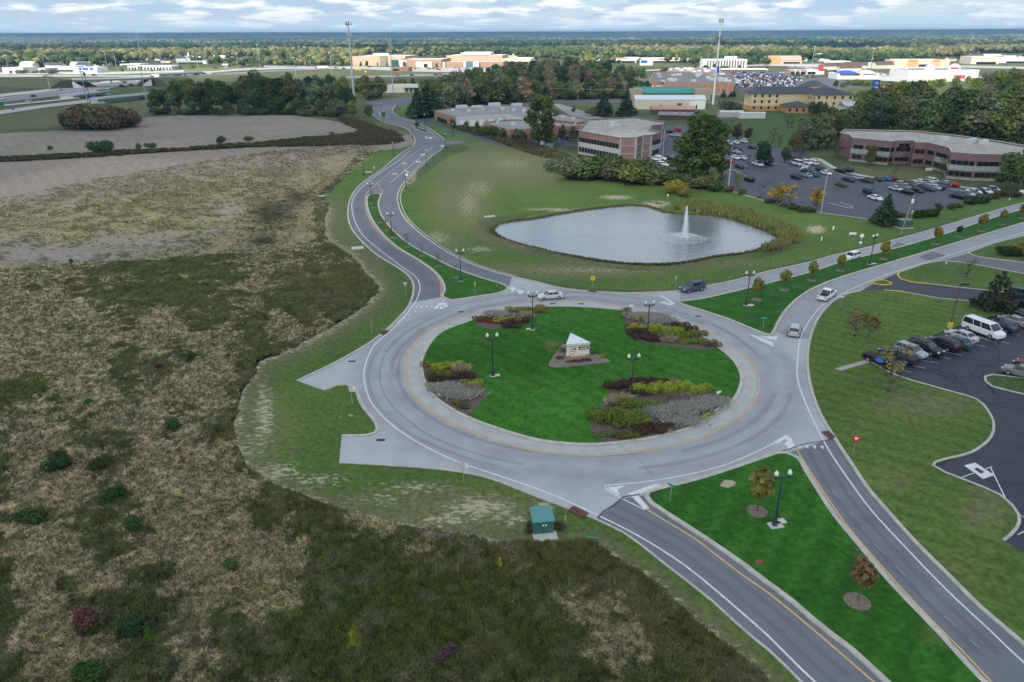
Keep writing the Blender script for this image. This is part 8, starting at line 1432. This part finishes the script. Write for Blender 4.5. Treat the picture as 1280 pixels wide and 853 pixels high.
for a in ((63,113,67.5,'leaning looking light mast at the left edge of the motorway'),(185,135,84,'light mast in front of the long green bridge, right one'),(110,131,90,'thin light mast beside the blue motorway sign'),(147,92,62,'light mast beyond the bridge, right of the showroom'),(136,93.5,64.5,'light mast just left of the one beyond the bridge'),(204,90,62.5,'light mast before the row of dark bays'),(248,87,60,'light mast right of the church house'),(260,83,60.5,'thin light mast behind the church house'),(13.5,98,70,'light mast at the far left picture edge'),(282,96,72,'light mast among the motorway trucks'),(299,93,68,'light mast right of the motorway trucks'),(325,85,56.5,'light mast in front of the far wood'),(344,82,57.5,'light mast left of the golden shrub by the motorway'),(370,96,72.5,'light mast on the sunlit verge, left'),(388.5,86,70,'light mast on the sunlit verge, right'),(415,96.5,66.5,'light mast by the white trailer truck'),(376,83,59,'thin light mast before the far wood'),(1015,82,58.5,'light mast above the far car park'),(1088,86.5,61,'light mast by the far approach road'),(1208.5,85,62.5,'light mast behind the white supermarket')): hml(*a)
mast(177, 77, 38, .5, 'thin tall lattice mast on the left standing against the sky', mgal); 
o, h = pole(114, 132, 93, 'dark traffic signal post beside the thin light mast', mat('dark_steel', (0,0,0)), .22, 0, name='signal_post', cat='traffic signal'); MB().box((0, 0, h), (1.2, .8, 2.6)).build('signal_head', mat('signal_green', (.02,.12,.09), .6), o)
def bigsign(px, py, pt, w_, h_, m_, label, txt=None): 
    g = G(px, py); h = topz(px, py, pt); o = empty('road_sign', (g.x, g.y, 0), label, 'road sign'); MB().box((0, 0, h-h_/2), (w_, .3, h_)).build('sign_panel', m_, o)
    for s in (-1, 1): MB().box((s*w_*.35, .2, h/2), (.2, .15, h)).build('post', galv, o)
bigsign(2, 134, 127.5, 3.6, 2.8, greenm, 'green motorway sign at the left picture edge'); bigsign(118.5, 126, 119.5, 3.4, 3.4, bluem, 'bright blue services sign beside the short bridge'); bigsign(16.5, 138, 135, 1.6, 1.2, bluem, 'tiny blue sign at the slip road'); bigsign(1012.5, 78.5, 75, 5, 3, greenm, 'green road sign under the light mast above the far car park'); bigsign(1075.5, 85, 82, 5.5, 3, greenm, 'left green sign over the far approach road'); bigsign(1083.5, 84, 81, 5.5, 3, greenm, 'right green sign over the far approach road'); bigsign(1112.5, 93, 91, 3, 2, greenm, 'green sign below the small red sign at the far right'); bigsign(1117, 89, 85.8, 6, 3.2, redm, 'red and white pole sign left of the tan store'); bigsign(993.5, 88, 82.5, 1.6, 4, bluem, 'thin blue banner by the dark glass restaurant'); bigsign(457, 92, 88.5, 3, 2, mat('yellow_paint', (0,0,0)), 'yellow construction sign before the mall')
o, h = pole(1088.5, 130, 103, 'tall dark pole carrying a blue hotel sign with an orange emblem', mat('dark_steel', (0,0,0)), .4, name='pole_sign', cat='pole sign', lean=1.2); MB().box((1.2, -.3, h-1.5), (4.6, .8, 6.)).build('blue_panel', mat('pole_sign_blue', (.01,.10,.42), .5), o); MB().lathe((0, 0, 0), [(1.1, 0), (1.1, .15)], 6).build('orange_emblem', mat('emblem_orange', (.7,.25,.02), .5), o, (1.2, -.72, h-.6)).rotation_euler = (pi/2, 0, 0); MB().box((1.2, -.75, h-3.3), (3.2, .1, .9)).build('light_lettering', mat('pale_blue_letters', (.35,.55,.75), .6), o)
# power lines along the cross street
PL = [(641.5,124,99),(722.5,125,113),(738,124,108),(740.5,118,98),(779,106,92),(794.5,104,88),(600,124,100),(560,126,101)]
for k, (x, y, t) in enumerate(PL): pole(x, y, t, 'pale utility pole along the wood edge, number %d of the line' % (k+1) if 0 else 'thin utility pole %s' % ('left of the cream house by the wood edge','right of the cream house','right behind the house, taller','behind the taller pole near the house','before the superstore drive, left','before the superstore drive, right','behind the long warehouse, right','behind the long warehouse, left')[k], mat('pale_pole', (0,0,0)), .16, 1)
def wire(a, b, label, sag=2.):
    (x1, y1, t1), (x2, y2, t2) = a, b; p, q = G(x1, y1), G(x2, y2); p.z = topz(x1, y1, t1); q.z = topz(x2, y2, t2); pts = [p.lerp(q, k/14)-Vector((0, 0, sag*4*(k/14)*(1-k/14))) for k in range(15)]; c0 = pts[0].copy(); mb = MB()
    for k in range(14): mb.tube(pts[k]-c0, pts[k+1]-c0, .075, n=4)
    tag(mb.build('power_line', mat('wire_grey', (.42,.44,.45), .6), None, c0), label, 'power line')
wire((470,128,104.5), (640,124,101.5), 'upper power line across the left half of the centre wood', 1.); wire((640,124,101.5), (800,122,103.5), 'upper power line across the right half of the centre wood', 1.); wire((480,129,111.5), (660,125,109.5), 'lower power line in front of the centre wood, left', 1.); wire((660,125,109.5), (890,130,112), 'lower power line in front of the centre wood, right', 1.); wire((370,126,104), (470,128,105), 'power line left of the second mast', 1.)
# fountain
foam = bpy.data.materials.new('fountain_spray'); foam.use_nodes = True; t = foam.node_tree; b = t.nodes['Principled BSDF']; b.inputs['Base Color'].default_value = (.88,.91,.94,1); b.inputs['Roughness'].default_value = .6; b.inputs['Alpha'].default_value = .75
g = G(855, 298, -.3); ft = empty('fountain', (g.x, g.y, -.3), 'white fountain jet rising from the pond with a spray skirt at its foot', 'fountain'); h = topz(855, 298, 262.5)+.9
r = np.random.default_rng(3)
def drops(name, Pn, s):
    n = len(Pn); a = r.normal(size=(n, 3)); a /= np.linalg.norm(a, axis=1)[:, None]; b = np.cross(a, r.normal(size=(n, 3))); b /= np.linalg.norm(b, axis=1)[:, None]; V = np.stack([Pn-a*s, Pn+a*s*.6+b*s*.8, Pn+a*s*.4-b*s*.8], 1).reshape(-1, 3); link(name, npmesh(name, V, np.arange(3*n).reshape(-1, 3), foam), None, ft)
n = 5000; z = r.random(n)**.9*h; wz = .16+.95*(1-z/h)**1.3; drops('water_jet', np.stack([r.normal(size=n)*wz*.5+.25*(1-z/h), r.normal(size=n)*wz*.5, z], 1), .07)
n = 3600; th = r.random(n)*2*pi; q = r.random(n)**1.3*5.2; zz = (1.7*(q/2.2)*np.clip(2-q/2.1, 0, 2))*.55*r.random(n); drops('spray_skirt', np.stack([np.cos(th)*q, np.sin(th)*q, zz+.02], 1), .06)
MB().lathe((0, 0, 0), [(.6, 0), (.6, .15), (.2, .3)], 12).build('float', blackp, ft)
